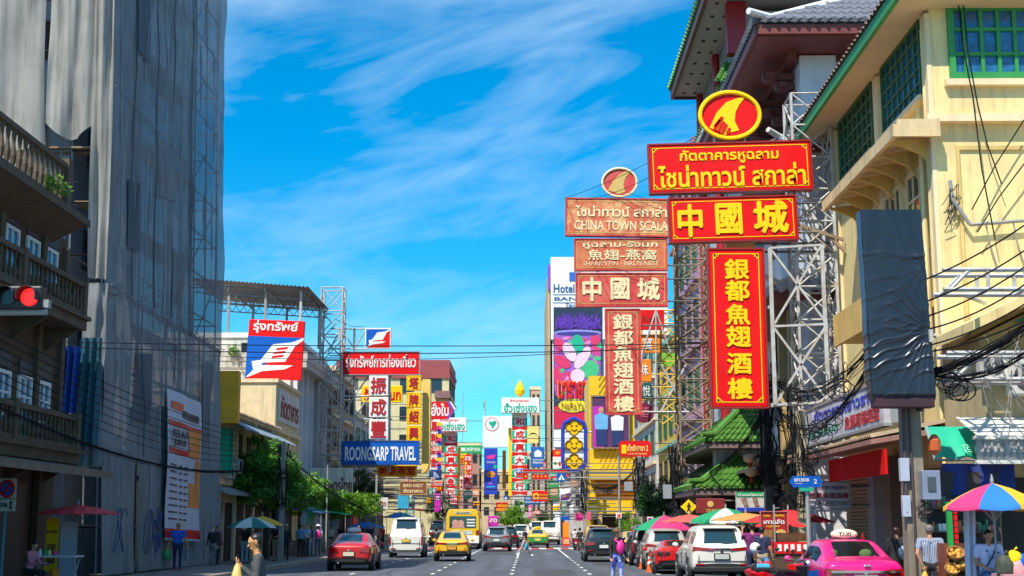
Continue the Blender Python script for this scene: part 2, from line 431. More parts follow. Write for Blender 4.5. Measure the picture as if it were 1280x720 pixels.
# ================================================================ WINDOWS AND SMALL BUILDING PIECES
def win(parent, o, u, W, H, nx, ny, fm, pm, fw=0.07, d=0.07, name='window', label=None):
    """window on a wall: o lower corner on the wall's face, u along the wall, outward = u x Z"""
    o = Vector(o); u = Vector(u); n = u.cross(Z3)
    def P(a, b, c): return o + u*a + Z3*b + n*c
    mb = MB()
    def fr(a0, a1, b0, b1, c0=0.0, c1=d): mb.add([P(a0,b0,c0),P(a1,b0,c0),P(a1,b1,c0),P(a0,b1,c0),P(a0,b0,c1),P(a1,b0,c1),P(a1,b1,c1),P(a0,b1,c1)],
        [(0,3,2,1),(4,5,6,7),(0,1,5,4),(1,2,6,5),(2,3,7,6),(3,0,4,7)])
    fr(0, fw, 0, H); fr(W-fw, W, 0, H); fr(fw, W-fw, 0, fw); fr(fw, W-fw, H-fw, H)
    t = fw * 0.6
    for i in range(1, nx):
        x = W*i/nx; fr(x-t/2, x+t/2, fw, H-fw, 0.0, d*0.8)
    for j in range(1, ny):
        z = H*j/ny; fr(fw, W-fw, z-t/2, z+t/2, 0.0, d*0.7)
    f = mb.build(name, fm, parent, label=label)
    pn = MB().add([P(fw*.9, fw*.9, 0.012), P(W-fw*.9, fw*.9, 0.012), P(W-fw*.9, H-fw*.9, 0.012), P(fw*.9, H-fw*.9, 0.012)], [(0,1,2,3)])
    pn.build('pane', pm, f)
    return f
def balustrade(mb, p, q, h, n, r=0.06, rail=0.14):
    """turned balusters between two rails from p to q"""
    p = Vector(p); q = Vector(q)
    mb.bar(p + Z3*rail/2, q + Z3*rail/2, rail*1.2, rail); mb.bar(p + Z3*(h-rail/2), q + Z3*(h-rail/2), rail*1.4, rail)
    for i in range(n):
        c = p.lerp(q, (i+.5)/n)
        mb.lathe(c + Z3*rail, [(r*.6, 0), (r, (h-2*rail)*.3), (r*.45, (h-2*rail)*.62), (r*.7, (h-2*rail)*.85), (r*.7, h-2*rail)], 6)
def corrug(mb, a, b, c, d, n, amp=0.03):
    """corrugated sheet between edge a-b (top) and d-c (bottom); waves run across a-b"""
    a, b, c, d = map(Vector, (a, b, c, d)); nn = (b-a).cross(d-a).normalized()
    vs = []; fs = []
    for i in range(2*n+1):
        t = i/(2*n); o = nn * (amp if i % 2 else -amp)
        vs += [a.lerp(b, t)+o, d.lerp(c, t)+o]
    for i in range(2*n): fs.append((2*i, 2*i+1, 2*i+3, 2*i+2))
    mb.add(vs, fs)
def ac_unit(parent_label, loc, facing=(0,-1,0), w=0.85, h=0.6, d=0.32, group='air conditioner units on the walls'):
    t = thing('air_conditioner', parent_label, 'air conditioner', loc, group)
    f = Vector(facing); s = f.cross(Z3)
    def P(a, b, c): return Vector(loc) + s*a + f*b + Z3*c
    mb = MB().prism([P(-w/2, 0, 0), P(w/2, 0, 0), P(w/2, 0, h), P(-w/2, 0, h)], f*d)
    mb.build('casing', mat('ac_casing', (0.60, 0.58, 0.52), 0.5, var=0.1, streak=0.4), t, bevel=0.01)
    mb = MB(); rg = []
    for r, dd in ((h*.40, d), (h*.40, d+.015), (h*.34, d+.015), (h*.34, d+.004)):
        rg.append([P(w*.12 + r*math.cos(k*.3927), dd, h/2 + r*math.sin(k*.3927)) for k in range(16)])
    mb.rings(rg)
    mb.build('fan_grille', DGREY, t)
    mb = MB(); mb.bar(P(-w*.35, 0, -.04), P(-w*.35, d, -.04), .04); mb.bar(P(w*.35, 0, -.04), P(w*.35, d, -.04), .04)
    mb.each('bracket', STEEL, t)
    return t
def lattice(name, label, cat, x0, x1, y0, y1, z0, z1, nb, m, r=0.06, loc=None, group=None, dense=False):
    """square truss tower: four chords and zig-zag bracing on its faces"""
    t = thing(name, label, cat, ((x0+x1)/2, (y0+y1)/2, z0), group)
    cs = [(x0,y0),(x1,y0),(x1,y1),(x0,y1)]
    for c in cs: MB().tube([(c[0],c[1],z0),(c[0],c[1],z1)], r, 6).build('post', m, t)
    mb = MB()
    for k in range(nb):
        za, zb = z0+(z1-z0)*k/nb, z0+(z1-z0)*(k+1)/nb
        for i in range(4):
            a, b = cs[i], cs[(i+1) % 4]
            mb.tube([(a[0],a[1],za),(b[0],b[1],za)], r*.7, 5)
            mb.tube([(a[0],a[1],za),(b[0],b[1],zb)], r*.6, 5)
            if dense: mb.tube([(b[0],b[1],za),(a[0],a[1],zb)], r*.6, 5)
    for i in range(4):
        a, b = cs[i], cs[(i+1) % 4]; mb.tube([(a[0],a[1],z1),(b[0],b[1],z1)], r*.7, 5)
    mb.build('bracing', m, t)
    return t
def cloth(name, m, fn, nu, nv, parent=None):
    vs = [fn(i/nu, j/nv) for j in range(nv+1) for i in range(nu+1)]
    fs = [(j*(nu+1)+i, j*(nu+1)+i+1, (j+1)*(nu+1)+i+1, (j+1)*(nu+1)+i) for j in range(nv) for i in range(nu)]
    return MB().add(vs, fs).build(name, m, parent, smooth=True)
def wob(a, b=0.0): return math.sin(a*12.9898+b*78.233)
def nz(x, y=0.0, z=0.0):
    from mathutils import noise
    return noise.noise(Vector((x, y, z)))

# ================================================================ LEFT: OLD BALCONY SHOPHOUSE (Y 20..41)
XW = -14.0
b = thing('old_shophouse', 'weathered brown shophouse with rows of balustrade balconies and white framed windows', 'building', (-17, 30, 0))
MB().box(-26, XW, 18, 40.8, 0, 10.3).build('wall', BWOOD, b)
mb = MB(); mb.box(-26, -12.9, 17, 39.5, 10.42, 10.62); mb.box(-26, -13.05, 17, 39.3, 10.62, 10.75)
mb.prism([(-14.0, 17, 9.9), (-12.95, 17, 10.42), (-14.0, 17, 10.42)], (0, 22.3, 0))
mb.build('roof_eave', BTRIM, b)
mb = MB(); balustrade(mb, (-13.3, 20, 10.75), (-13.3, 38.2, 10.75), 1.25, 44, 0.10)
for y in (24, 31, 38.3): mb.box(-13.45, -13.15, y-.2, y+.2, 10.75, 12.15)
mb.build('parapet', BTRIM, b)
for z0, nm in ((7.72, 'balcony'), (3.82, 'balcony')):
    mb = MB(); mb.box(XW, -12.95, 17, 39.8, z0-0.34, z0-0.05); mb.box(-13.25, -12.85, 17, 39.9, z0-0.05, z0+0.06)
    for y in np.arange(18.5, 39.6, 2.6): mb.prism([(XW, y, z0-.34), (-13.0, y, z0-.34), (XW, y, z0-1.0)], (0, .14, 0))
    f = mb.build(nm, BTRIM, b)
    mb = MB(); balustrade(mb, (-13.05, 18, z0+.06), (-13.05, 39.6, z0+.06), 0.98, 66, 0.075)
    balustrade(mb, (-13.05, 39.65, z0+.06), (XW, 39.65, z0+.06), 0.98, 4, 0.075)
    for y in (20, 24.9, 29.8, 34.7, 39.6): mb.box(-13.17, -12.93, y-.13, y+.13, z0+.06, z0+1.12)
    mb.build('balustrade', BTRIM, f)
for z0 in (8.0, 4.1):
    for y in (33.0, 34.6, 36.3, 37.9, 39.4):
        win(b, (XW, y-.5, z0), Y3, 1.0, 1.75, 2, 3, WHITE, GLASSB, 0.10)
        mb = MB(); mb.box(XW, XW+.05, y-.5, y+.5, z0+1.8, z0+2.2); mb.build('transom', DGREY, b)
mb = MB()
for y in (32.2, 35.4, 38.65, 40.6): mb.box(XW, XW+.14, y-.14, y+.14, 3.9, 10.0)
mb.each('pilaster', BTRIM, b)
# street-level lean-to roof and the dark shop mouth
mb = MB(); mb.prism([(XW, 18, 3.46), (-12.0, 18, 3.08), (-12.0, 18, 3.26), (XW, 18, 3.64)], (0, 21.9, 0)); mb.build('lean_to_roof', mat('old_awning_boards', (0.19, 0.14, 0.10), 0.85, var=0.3, streak=0.5), b)
mb = MB()
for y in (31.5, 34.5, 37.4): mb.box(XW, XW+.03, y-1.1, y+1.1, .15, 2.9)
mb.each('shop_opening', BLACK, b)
mb = MB()
for y in (33.0, 36.0, 39.2): mb.box(XW+.03, XW+.22, y-.22, y+.22, .14, 3.3)
mb.each('pillar', BWOOD, b)

# ================================================================ LEFT: THE WRAPPED TOWER UNDER SCAFFOLDING (Y 43.5..60.6)
SX, SY0, SY1, SH = -13.3, 43.5, 60.3, 27.5
LEAN = .028      # the wrapped scaffold leans outwards a little
core = thing('wrapped_building', 'pale blue concrete building hidden inside the wrapped scaffolding', 'building', (-20, 50, 0))
MB().box(-30, -15.6, 45.2, 53.6, 0, 26).build('wall', mat('pale_blue_plaster', (0.33, 0.42, 0.52), 0.85, streak=0.4), core)
for z in (3.5, 7.2, 10.6, 14.2, 17.6, 21):
    for x in (-16.9, -19.4): win(core, (x-.45, 45.2, z), X3, .9, 1.4, 2, 2, DGREY, GLASS)
    for y in (47.5, 50.5): win(core, (-15.6, y-.5, z), Y3, 1.0, 1.4, 2, 2, DGREY, GLASS)
sc = thing('scaffolding', 'tall grid of steel tube scaffolding behind dark netting', 'scaffolding', (-14, 52, 0))
PIPE = mat('scaffold_tube', (0.20, 0.21, 0.24), 0.5, metal=0.4, var=0.2)
for y in np.linspace(SY0+.3, SY1-.2, 9):
    for x in (SX-.25, SX-1.35): MB().tube([(x, y, 0), (x-LEAN*SH, y, SH)], .035, 5).build('post', PIPE, sc)
for x in (-15.4, -16.6, -17.8): MB().tube([(x, SY0+.3, 0), (x, SY0+.3, SH)], .035, 5).build('post', PIPE, sc)
mb = MB()
for z in np.arange(1.7, SH, 1.75):
    for x in (SX-.25-LEAN*z, SX-1.35-LEAN*z): mb.tube([(x, SY0+.2, z), (x, SY1, z)], .03, 5)
    for y in np.linspace(SY0+.3, SY1-.2, 9): mb.tube([(SX-.2-LEAN*z, y, z), (SX-1.4-LEAN*z, y, z)], .03, 5)
    mb.tube([(SX-LEAN*z-.1, SY0+.3, z), (-18.2, SY0+.3, z)], .03, 5)
for k in range(7):
    z = 2+3.5*k
    mb.tube([(SX-.3-LEAN*z, SY1-4.4, z), (SX-.3-LEAN*z, SY1-.2, z+3.5)], .028, 5); mb.tube([(SX-1.35-LEAN*z, SY1-.2, z), (SX-1.35-LEAN*z, SY1-4.4, z+3.5)], .028, 5)
mb.build('ledger', PIPE, sc)
mb = MB()
for z in np.arange(1.7, SH, 3.5): mb.box(SX-1.3-LEAN*z, SX-.35-LEAN*z, SY0+.4, SY1-4.6, z+.04, z+.09)
mb.box(-17.9, -14.2, SY0+.1, SY0+1.0, 14.0, 14.06)
mb.build('plank', mat('scaffold_plank', (0.24, 0.17, 0.10), 0.85), sc)

def netmat(name, c, alpha, c2=None):
    m = mat(name, c, 0.85, var=0.22, scale=0.7, streak=0.55, col2=c2, spec=.1)
    nt = m.node_tree; p = nt.nodes['Principled BSDF']; o = nt.nodes['Material Output']
    tr = nt.nodes.new('ShaderNodeBsdfTransparent'); mx = nt.nodes.new('ShaderNodeMixShader'); mx.inputs[0].default_value = alpha
    tl = nt.nodes.new('ShaderNodeBsdfTranslucent'); tl.inputs['Color'].default_value = tuple(c)+(1,)
    m2 = nt.nodes.new('ShaderNodeMixShader'); m2.inputs[0].default_value = 0.22
    nt.links.new(p.outputs[0], m2.inputs[1]); nt.links.new(tl.outputs[0], m2.inputs[2])
    nt.links.new(tr.outputs[0], mx.inputs[1]); nt.links.new(m2.outputs[0], mx.inputs[2]); nt.links.new(mx.outputs[0], o.inputs[0])
    return m
NET = netmat('scaffold_net', (0.30, 0.315, 0.335), 0.94)
NETS = netmat('sheer_net', (0.20, 0.215, 0.24), 0.80)
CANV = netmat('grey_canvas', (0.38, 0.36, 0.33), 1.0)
CANVD = netmat('shaded_canvas', (0.24, 0.26, 0.28), 1.0)  # darker copy of the canvas: shade of the lower corner put into its colour

def vfold(y, z, s=1.0, sd=0.0):
    return s*(0.05*math.sin(y*5.3+sd+0.6*math.sin(z*.5+y)) + 0.035*math.sin(y*11.7+1.3+.4*z) + 0.13*nz(y*.8, z*.3, sd) + .07*nz(y*2.5, z*.7, sd+4) + .045*nz(y*6, z*.45, sd+8))
YB = SY1 - 6.2
def street_net(y0, y1, z0, z1, sd):
    return lambda a, b2: (SX - LEAN*(z0+(z1-z0)*b2) + vfold(y0+(y1-y0)*a, z0+(z1-z0)*b2, .9, sd), y0+(y1-y0)*a, z0+(z1-z0)*b2)
o = cloth('scaffold_netting', NET, street_net(SY0+.02, YB+.5, 9.2, SH, 1), 90, 60); tag(o, 'dark blue grey netting sheet covering the upper side of the scaffolded tower', 'netting', 'netting sheets on the scaffolding')
o2 = cloth('scaffold_netting', NET, street_net(SY0+.02, SY1, 3.9, 9.4, 5), 100, 30); tag(o2, 'dark netting sheet across the middle of the tower with a rope seam on top', 'netting', 'netting sheets on the scaffolding')
o3 = cloth('scaffold_netting', NET, street_net(SY0+3.9, SY1, 0.2, 4.1, 9), 90, 22); tag(o3, 'bottom netting sheet above the pavement, sprayed with blue graffiti', 'netting', 'netting sheets on the scaffolding')
o5 = cloth('scaffold_netting', NET, street_net(SY0+.02, SY0+3.75, 0.2, 4.2, 12), 30, 22); tag(o5, 'narrow bottom netting sheet beside the dark slit by the umbrella stall', 'netting', 'netting sheets on the scaffolding')
o4 = cloth('scaffold_netting', NETS, street_net(YB, SY1, 9.2, SH-.2, 3), 26, 50); tag(o4, 'sheer see through netting strip at the far edge of the tower', 'netting', 'netting sheets on the scaffolding')
# rope seam and graffiti (parts of the sheets)
mb = MB(); mb.tube([(SX+.13-LEAN*9.4+.02*math.sin(i), SY0+(SY1-SY0)*i/40, 9.42+.05*math.sin(i*1.9)) for i in range(41)], .02, 5); mb.build('rope_seam', GREY, o2)
mb = MB(); mb.tube([(SX+.13-LEAN*16.1+.02*math.sin(i), SY0+(YB-SY0)*i/40, 16.1+.05*math.sin(i*1.7)) for i in range(41)], .016, 5); mb.build('rope_seam', GREY, o)
GRAF = mat('blue_spray_paint', (0.05, 0.08, 0.20), 0.8)
mb = MB()
def scrib(y0, z0, w, h, sd, parent_mb):
    r2 = random.Random(sd); pts = []
    for i in range(26):
        t = i/25
        pts.append((SX+.16, y0+w*t+.25*w*math.sin(t*19+sd), z0+h/2+h*.5*math.sin(t*13+sd*2)))
    parent_mb.tube(pts, .018, 5)
scrib(44.2, .9, 1.1, 1.4, 1, mb); mb.build('graffiti', GRAF, o5)
mb = MB(); scrib(47.7, .8, 1.2, 1.5, 2.2, mb)
for i in range(7):
    a = i*.9; mb.bar((SX+.17, 49.4, 1.6), (SX+.17, 49.4+.5*math.cos(a), 1.6+.8*math.sin(a)), .07)
mb.build('graffiti', GRAF, o3)
for sh_, z0, z1, y0, y1 in ((o, 9.5, SH-.3, SY0, YB), (o2, 4.1, 9.2, SY0, SY1), (o3, .4, 3.9, SY0+4, SY1)):
    for k in range(1, 8):     # laced seams between the net widths
        y = y0+(y1-y0)*(k+.12*math.sin(k*5))/8
        MB().tube([(SX-LEAN*z+vfold(y, z, .9, 1)+.03, y+.04*math.sin(z*2.3), z) for z in np.linspace(z0, z1, 26)], .02, 4).build('laced_seam', mat('pale_lace', (.33, .36, .40), .8) if k % 2 else mat('dark_lace', (.10, .11, .13), .8), sh_)
for k, (z0, z1, y0, y1) in enumerate(((11.0, 13.4, 45.2, 47.0), (13.8, 15.9, 49.2, 51.3), (18.2, 21.0, 46.1, 48.0), (10.0, 12.2, 51.4, 53.0), (5.2, 7.6, 46.5, 48.6), (5.0, 8.4, 56.2, 58.0))):     # newer squares of net tied over tears
    tgt = o if z0 > 9 else o2
    cloth('net_patch', netmat('net_patch_%d' % (k % 2), ((.17, .19, .22), (.30, .31, .33))[k % 2], .97), lambda a, v: (SX-LEAN*(z0+(z1-z0)*v)+vfold(y0+(y1-y0)*a, z0+(z1-z0)*v, .9, 1 if z0 > 9 else 5)+.06, y0+(y1-y0)*a+.15*v, z0+(z1-z0)*v+.2*a), 10, 10, tgt)
# front (camera-facing) canvas sheets
def front(x0, x1, zt, zb, belly, sd, sag=0.4, lean_=1.0):
    def fn(a, v):
        x = x0+(x1-x0)*a; z = zt+(zb-zt)*v
        y = SY0-.12 - belly*math.sin(math.pi*a)*math.sin(math.pi*min(1, v*1.02))*(.6+.4*nz(a*2, v*2, sd)) - .05*math.sin(a*11+v*4+sd+2*nz(v*1.5, sd)) - .30*nz(a*3.2+v*1.8, v*2.6-a*1.5, sd)-.09*abs(math.sin((a*.8+v*1.1)*9+nz(a*2, v*2, sd)*4))*nz(a*1.7, v*1.7, sd+6)-.10*nz(a*9, v*2+a*3, sd)-.05*abs(nz(a*14+v*5, v*3, sd+3))
        z -= sag*math.sin(math.pi*a)*v*v*.5
        x -= LEAN*z*lean_
        x += .10*math.sin(v*5+sd)*(a-.5)
        return (x, y, z)
    return fn
o = cloth('tarpaulin', CANV, front(-18.0, -15.45, SH, 14.05, .35, 2), 34, 40); tag(o, 'sunlit grey canvas sheet hanging over the shophouse roof, outermost from the tower corner', 'tarpaulin', 'canvas sheets on the tower front')
o = cloth('tarpaulin', CANV, front(-15.4, -13.8, SH, 14.75, .55, 7, 1.0), 34, 40); tag(o, 'billowing grey canvas sheet with a torn lower corner beside the tall corner strip', 'tarpaulin', 'canvas sheets on the tower front')
o = cloth('tarpaulin', CANV, front(-13.85, SX+.02, SH, 9.6, .10, 11, .05), 14, 40); tag(o, 'long narrow pale canvas strip running down the tower corner', 'tarpaulin', 'canvas sheets on the tower front')
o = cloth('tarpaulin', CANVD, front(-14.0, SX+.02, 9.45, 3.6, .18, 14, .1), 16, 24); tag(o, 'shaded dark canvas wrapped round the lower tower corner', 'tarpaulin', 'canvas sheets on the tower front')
o = cloth('tarpaulin', mat('blue_tarp', (0.02, 0.09, 0.42), 0.5, var=.3), lambda a, v: (-14.75+.75*a, 42.6+.12*math.sin(a*22+v*2), 7.3-2.1*v), 24, 10); tag(o, 'bright blue tarp hanging in the gap beside the brown balconies', 'tarpaulin')
o = cloth('tarpaulin', mat('teal_tarp', (0.015, 0.10, 0.14), 0.6, var=.3), lambda a, v: (-14.15+.7*a, 42.9+.1*math.sin(a*19+v*2), 7.6-3.4*v), 20, 10); tag(o, 'dark teal tarp hanging beside the blue one', 'tarpaulin')

# long advertising banner hanging on the netting
bn = thing('banner', 'long white and orange advertising banner hanging on the dark netting', 'banner', (SX+.3, 54.3, 1.1))
def bnf(off):
    def fn(a, v):
        y = 50.3+5.2*a; z = 6.75-5.5*v - .12*a
        return (SX+.24-LEAN*z+off+.035*math.sin(y*2.3+z*1.1)+.03*nz(y, z*.7), y, z)
    return fn
BANW = mat('banner_white', (0.58, 0.62, 0.74), 0.6, var=.05)
f = bnf(0); cloth('sheet', BANW, f, 40, 44, bn)
def onb(a0, a1, v0, v1, m, nm, off=.02):
    cloth(nm, m, lambda a, v: bnf(off)(a0+(a1-a0)*a, v0+(v1-v0)*v), 24, 8, bn)
onb(.03, .97, .20, .235, RED2, 'red_bar'); onb(.03, .60, .385, .42, RED2, 'red_bar'); onb(.0, 1, .925, .985, RED2, 'red_bar')
onb(.60, .96, .22, .42, ORANGE, 'picture', .03); onb(.62, .98, .60, .77, ORANGE, 'orange_panel'); onb(.86, .98, .43, .60, ORANGE, 'orange_panel', .025)
onb(.12, .42, .07, .12, mat('flame_orange', (.75, .10, .02), .5), 'emblem', .03); onb(.4, .9, .11, .16, DGREY, 'emblem', .03)
for i, t_ in enumerate(('RELAX', 'JOIN US')): lettering(t_, Vector(bnf(.14)(.30, .285+.065*i)), Y3, Z3, 2.3-.5*i, .30, BLACK, bn, .03, .02)
mb = MB()
for k in range(9):
    for (a0, w_) in ((.07, .20), (.36, .08), (.50, .07)):
        p = bnf(.03)(a0, .50+.045*k); q = bnf(.03)(a0+w_, .50+.045*k); mb.bar(p, q, .02, .055)
mb.each('small_print', DGREY, bn)

# ================================================================ LEFT: CREAM SHOPHOUSES (Y 62..84)
b = thing('cream_shophouse', 'two storey cream shophouse row with green shutters behind the street trees', 'building', (-17, 70, 0))
MB().box(-24, XW, 61.2, 83.9, 0, 7.0).build('wall', CREAM, b)
mb = MB(); corrug(mb, (-19, 61.2, 8.9), (-19, 76, 8.9), (-13.6, 76, 7.0), (-13.6, 61.2, 7.0), 40, .05); mb.build('roof', mat('rusty_roof_sheet', (0.33, 0.29, 0.24), 0.8, var=.35, col2=(0.22, 0.12, 0.07)), b)
mb = MB(); mb.box(XW, XW+.2, 61.2, 83.9, 6.85, 7.08); mb.box(XW, XW+.12, 61.2, 83.9, 3.6, 3.85); mb.build('cornice', YTRIM, b)
for i, y in enumerate((62.6, 64.6, 66.8, 69.0, 71.2, 73.6, 76, 78.4, 80.8)):
    f = win(b, (XW, y-.45, 4.1), Y3, .9, 2.0, 2, 4, GWOODD, GLASS, .08)
    if i == 0: # open shutters stand out from the wall
        mb = MB(); mb.box(XW, XW+.5, y-.52, y-.47, 4.1, 6.1); mb.build('shutter', TEAL, b)
        mb = MB(); mb.box(XW, XW+.5, y+.47, y+.52, 4.1, 6.1); mb.build('shutter', TEAL, b)
mb = MB()
for y in (61.6, 65.7, 70.1, 74.8, 79.6, 83.6): mb.box(XW, XW+.16, y-.2, y+.2, 0.14, 6.85)
mb.each('pilaster', YTRIM, b)
mb = MB(); corrug(mb, (XW, 61.8, 6.75), (XW, 75.5, 6.75), (-12.7, 75.5, 6.05), (-12.7, 61.8, 6.05), 34, .04); mb.build('window_awning', mat('blue_grey_sheet', (0.22, 0.28, 0.33), 0.6, var=.2, metal=.2), b)
mb = MB(); mb.prism([(XW, 61.2, 3.4), (-13.2, 61.2, 3.1), (-13.2, 61.2, 3.23), (XW, 61.2, 3.55)], (0, 22, 0)); mb.build('shop_canopy', mat('grey_canopy', (0.30, 0.32, 0.33), .7, streak=.4), b)
mb = MB()
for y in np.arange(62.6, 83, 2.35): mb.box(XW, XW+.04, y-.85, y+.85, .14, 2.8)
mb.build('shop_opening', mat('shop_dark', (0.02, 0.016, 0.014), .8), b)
# upper block with the sign wall
b = thing('cream_gable_house', 'cream plastered block with a red lettered sign on its street wall', 'building', (-16, 80, 7))
MB().box(-18.8, XW+.02, 76, 83.8, 7.09, 9.6).build('wall', mat('warm_cream', (0.74, 0.58, 0.34), .8, streak=.3), b)
mb = MB(); mb.box(-18.9, XW+.15, 75.9, 83.85, 9.6, 9.8); mb.build('parapet', YTRIM, b)
mb = MB(); mb.box(XW+.02, XW+.12, 76.6, 83.4, 7.5, 9.3); mb.build('sign_board', OFFW, b)
lettering('ภัตตาคาร', (XW+.13, 80, 8.4), Y3, Z3, 6.0, 1.3, DRED, b, .04, .03)
s_ = thing('box_sign', 'plain mustard yellow box sign sticking out beside the wrapped tower', 'sign', (-13.6, 61.4, 6.2))
MB().box(-14.0, -12.95, 61.2, 61.7, 6.25, 8.6).build('panel', mat('mustard', (.85, .38, .01), .6), s_, bevel=.02)
MB().box(-14.02, -13.6, 61.4, 61.5, 7.2, 7.3).build('bracket', STEEL, s_)

# ================================================================ LEFT: WHITE BUILDING WITH THE ROOF SHED (Y 84..99)
b = thing('white_building', 'grubby white concrete building with an open steel shed on its roof', 'building', (-18, 90, 0))
MB().box(-26, -14.6, 84, 99, 0, 13.2).build('wall', OFFW, b)
mb = MB(); mb.box(-26, -13.6, 83.9, 99.2, 11.35, 11.75); mb.box(-26, -13.55, 83.85, 83.95, 11.75, 12.3); mb.box(-13.7, -13.55, 83.95, 99.2, 11.75, 12.2); mb.build('balcony_slab', mat('stained_concrete', (0.48, 0.46, 0.42), .85, streak=.6), b)
mb = MB(); mb.box(-26.1, -14.5, 83.9, 99.1, 13.2, 13.5); mb.build('parapet', WHITE, b)
for z in (4.6, 8.2):
    for y in np.arange(85.5, 98, 2.1): win(b, (-14.6, y-.6, z), Y3, 1.2, 1.9, 2, 2, GREY, GLASS)
mb = MB()
for y in np.arange(84.4, 99, 2.1): mb.box(-14.6, -14.2, y-.12, y+.12, .14, 11.35)
mb.each('fin', WPLAST, b)
win(b, (-17.6, 84, 9.2), X3, 2.2, 1.5, 5, 3, GREY, GLASS, .05)
win(b, (-17.7, 84, 12.0), X3, .9, .9, 1, 1, GREY, GLASS, .05)
sh = thing('roof_shed', 'open steel shed with corrugated roof on top of the white building', 'shed', (-17, 88, 13.5))
SHD = mat('shed_steel', (0.16, 0.16, 0.16), .6, metal=.3)
mb = MB(); corrug(mb, (-21, 83.6, 16.9), (-13.5, 83.6, 16.3), (-13.5, 92.6, 16.3), (-21, 92.6, 16.9), 30, .05); mb.build('roof', mat('shed_roof_sheet', (0.20, 0.17, 0.15), .8, var=.3), sh)
for y in (84.2, 91.8):
    for x in (-18.6, -16.3, -14.1): MB().box(x-.07, x+.07, y-.07, y+.07, 13.5, 16.6 if x < -18 else 16.3).build('post', GREY if x < -16 else STEELW, sh)
mb = MB()
for y in (84.2, 88, 91.8):
    mb.bar((-21, y, 16.6), (-13.6, y, 16.05), .08); mb.bar((-21, y, 16.1), (-13.6, y, 15.6), .07)
    for i in range(14):
        x = -20.8+.52*i; mb.bar((x, y, 16.55-.074*(x+21)), (x+.26, y, 16.08-.074*(x+21)), .04); mb.bar((x+.52, y, 16.5-.074*(x+21)), (x+.26, y, 16.08-.074*(x+21)), .04)
for x in (-18.6, -16.3, -14.1): mb.bar((x, 83.8, 16.2), (x, 92.4, 16.2), .09)
mb.build('truss', SHD, sh)
lattice('sign_tower', 'white painted lattice tower with crossed braces beside the roof shed', 'lattice tower', -13.9, -12.45, 91.2, 92.6, 3.2, 17.6, 9, STEELW, .06, dense=True)

# ================================================================ FAR LEFT BLOCKS
FARC = [(0.55,0.42,0.25),(0.48,0.46,0.44),(0.60,0.50,0.30),(0.38,0.30,0.26),(0.62,0.60,0.56),(0.42,0.22,0.16),(0.50,0.48,0.36)]
def block(name, label, x0, x1, y0, y1, h, c, face, nwy=4, storeys=4, trim=None, nwx=0, group='shophouse blocks along the street'):
    t = thing(name, label, 'building', ((x0+x1)/2, (y0+y1)/2, 0), group)
    m = mat('block_wall_%d' % int(c[0]*1000+c[1]*100+c[2]*10), c, .85, var=.12, streak=.45)
    MB().box(x0, x1, y0, y1, 0, h).build('wall', m, t)
    xf = x1 if face > 0 else x0
    tm = trim or YTRIM
    mb = MB()
    for k in range(1, storeys+1):
        z = h*k/storeys; mb.box(min(xf, xf+face*.25), max(xf, xf+face*.25), y0, y1, z-.2, z+.02 if k < storeys else z+.25)
    mb.box(x0-.05, x1+.05, y0-.1, y0-.005, h-.3, h+.25)
    mb.build('cornice', tm, t)
    sh_ = h/storeys
    for k in range(1, storeys):
        for i in range(nwy):
            y = y0+(y1-y0)*(i+.5)/nwy; w_ = (y1-y0)/nwy*.55
            o = (xf, y-w_/2, k*sh_+.7) if face > 0 else (xf, y+w_/2, k*sh_+.7)
            win(t, o, Y3*face, w_, sh_*.55, 2, 2, DGREY if k % 2 else GWOODD, GLASS)
        for i in range(nwx):
            x = x0+(x1-x0)*(i+.5)/nwx; w_ = (x1-x0)/nwx*.5
            win(t, (x-w_/2, y0, k*sh_+.7), X3, w_, sh_*.5, 2, 2, DGREY, GLASS)
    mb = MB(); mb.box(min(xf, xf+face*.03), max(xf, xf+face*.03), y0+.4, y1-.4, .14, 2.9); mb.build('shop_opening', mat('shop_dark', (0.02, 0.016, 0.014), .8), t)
    return t
block('shophouse', 'tall tan shophouse behind the steel frame of the blue travel sign', -26, -14.2, 99.3, 112, 13, (.34, .28, .21), 1, 4, 4, nwx=3)
block('shophouse', 'grey shophouse between the tan one and the far left gold shops', -27, -14.6, 112.2, 128, 11, FARC[1], 1, 4, 3, nwx=3)
block('shophouse', 'cream shophouse behind the vertical gold character sign', -28, -15.6, 128.2, 146, 14, FARC[2], 1, 4, 4, nwx=3)
block('shophouse', 'brown shophouse in the left row just before the yellow hotel block', -29, -17.3, 146.2, 166, 11, FARC[3], 1, 4, 3, nwx=3)
t = block('apartment_block', 'pale yellow apartment block with a red top rising over the left signs', -24, -9.9, 172, 186, 21.0, (0.62, 0.55, 0.30), 1, 3, 6, trim=mat('maroon_band', (0.30, 0.06, 0.06), .7), nwx=4)
MB().box(-24.1, -9.8, 171.8, 186.1, 20.0, 22.3).build('roof_band', mat('maroon_band', (0.30, 0.06, 0.06), .7), t)
mb = MB()
for z in (13, 15.2, 17.4): mb.box(-11.6, -9.7, 170.6, 171.9, z, z+.9)
mb.build('balcony', mat('old_maroon', (0.24, .12, .12), .8), t)
block('shophouse', 'grey shophouse far down the left side behind the green delivery sign', -30, -16.0, 187, 214, 10, FARC[4], 1, 4, 3, nwx=4)
block('shophouse', 'rust coloured shophouse near the end of the left row', -34, -20.0, 214.5, 240, 12, FARC[5], 1, 4, 3, nwx=4)
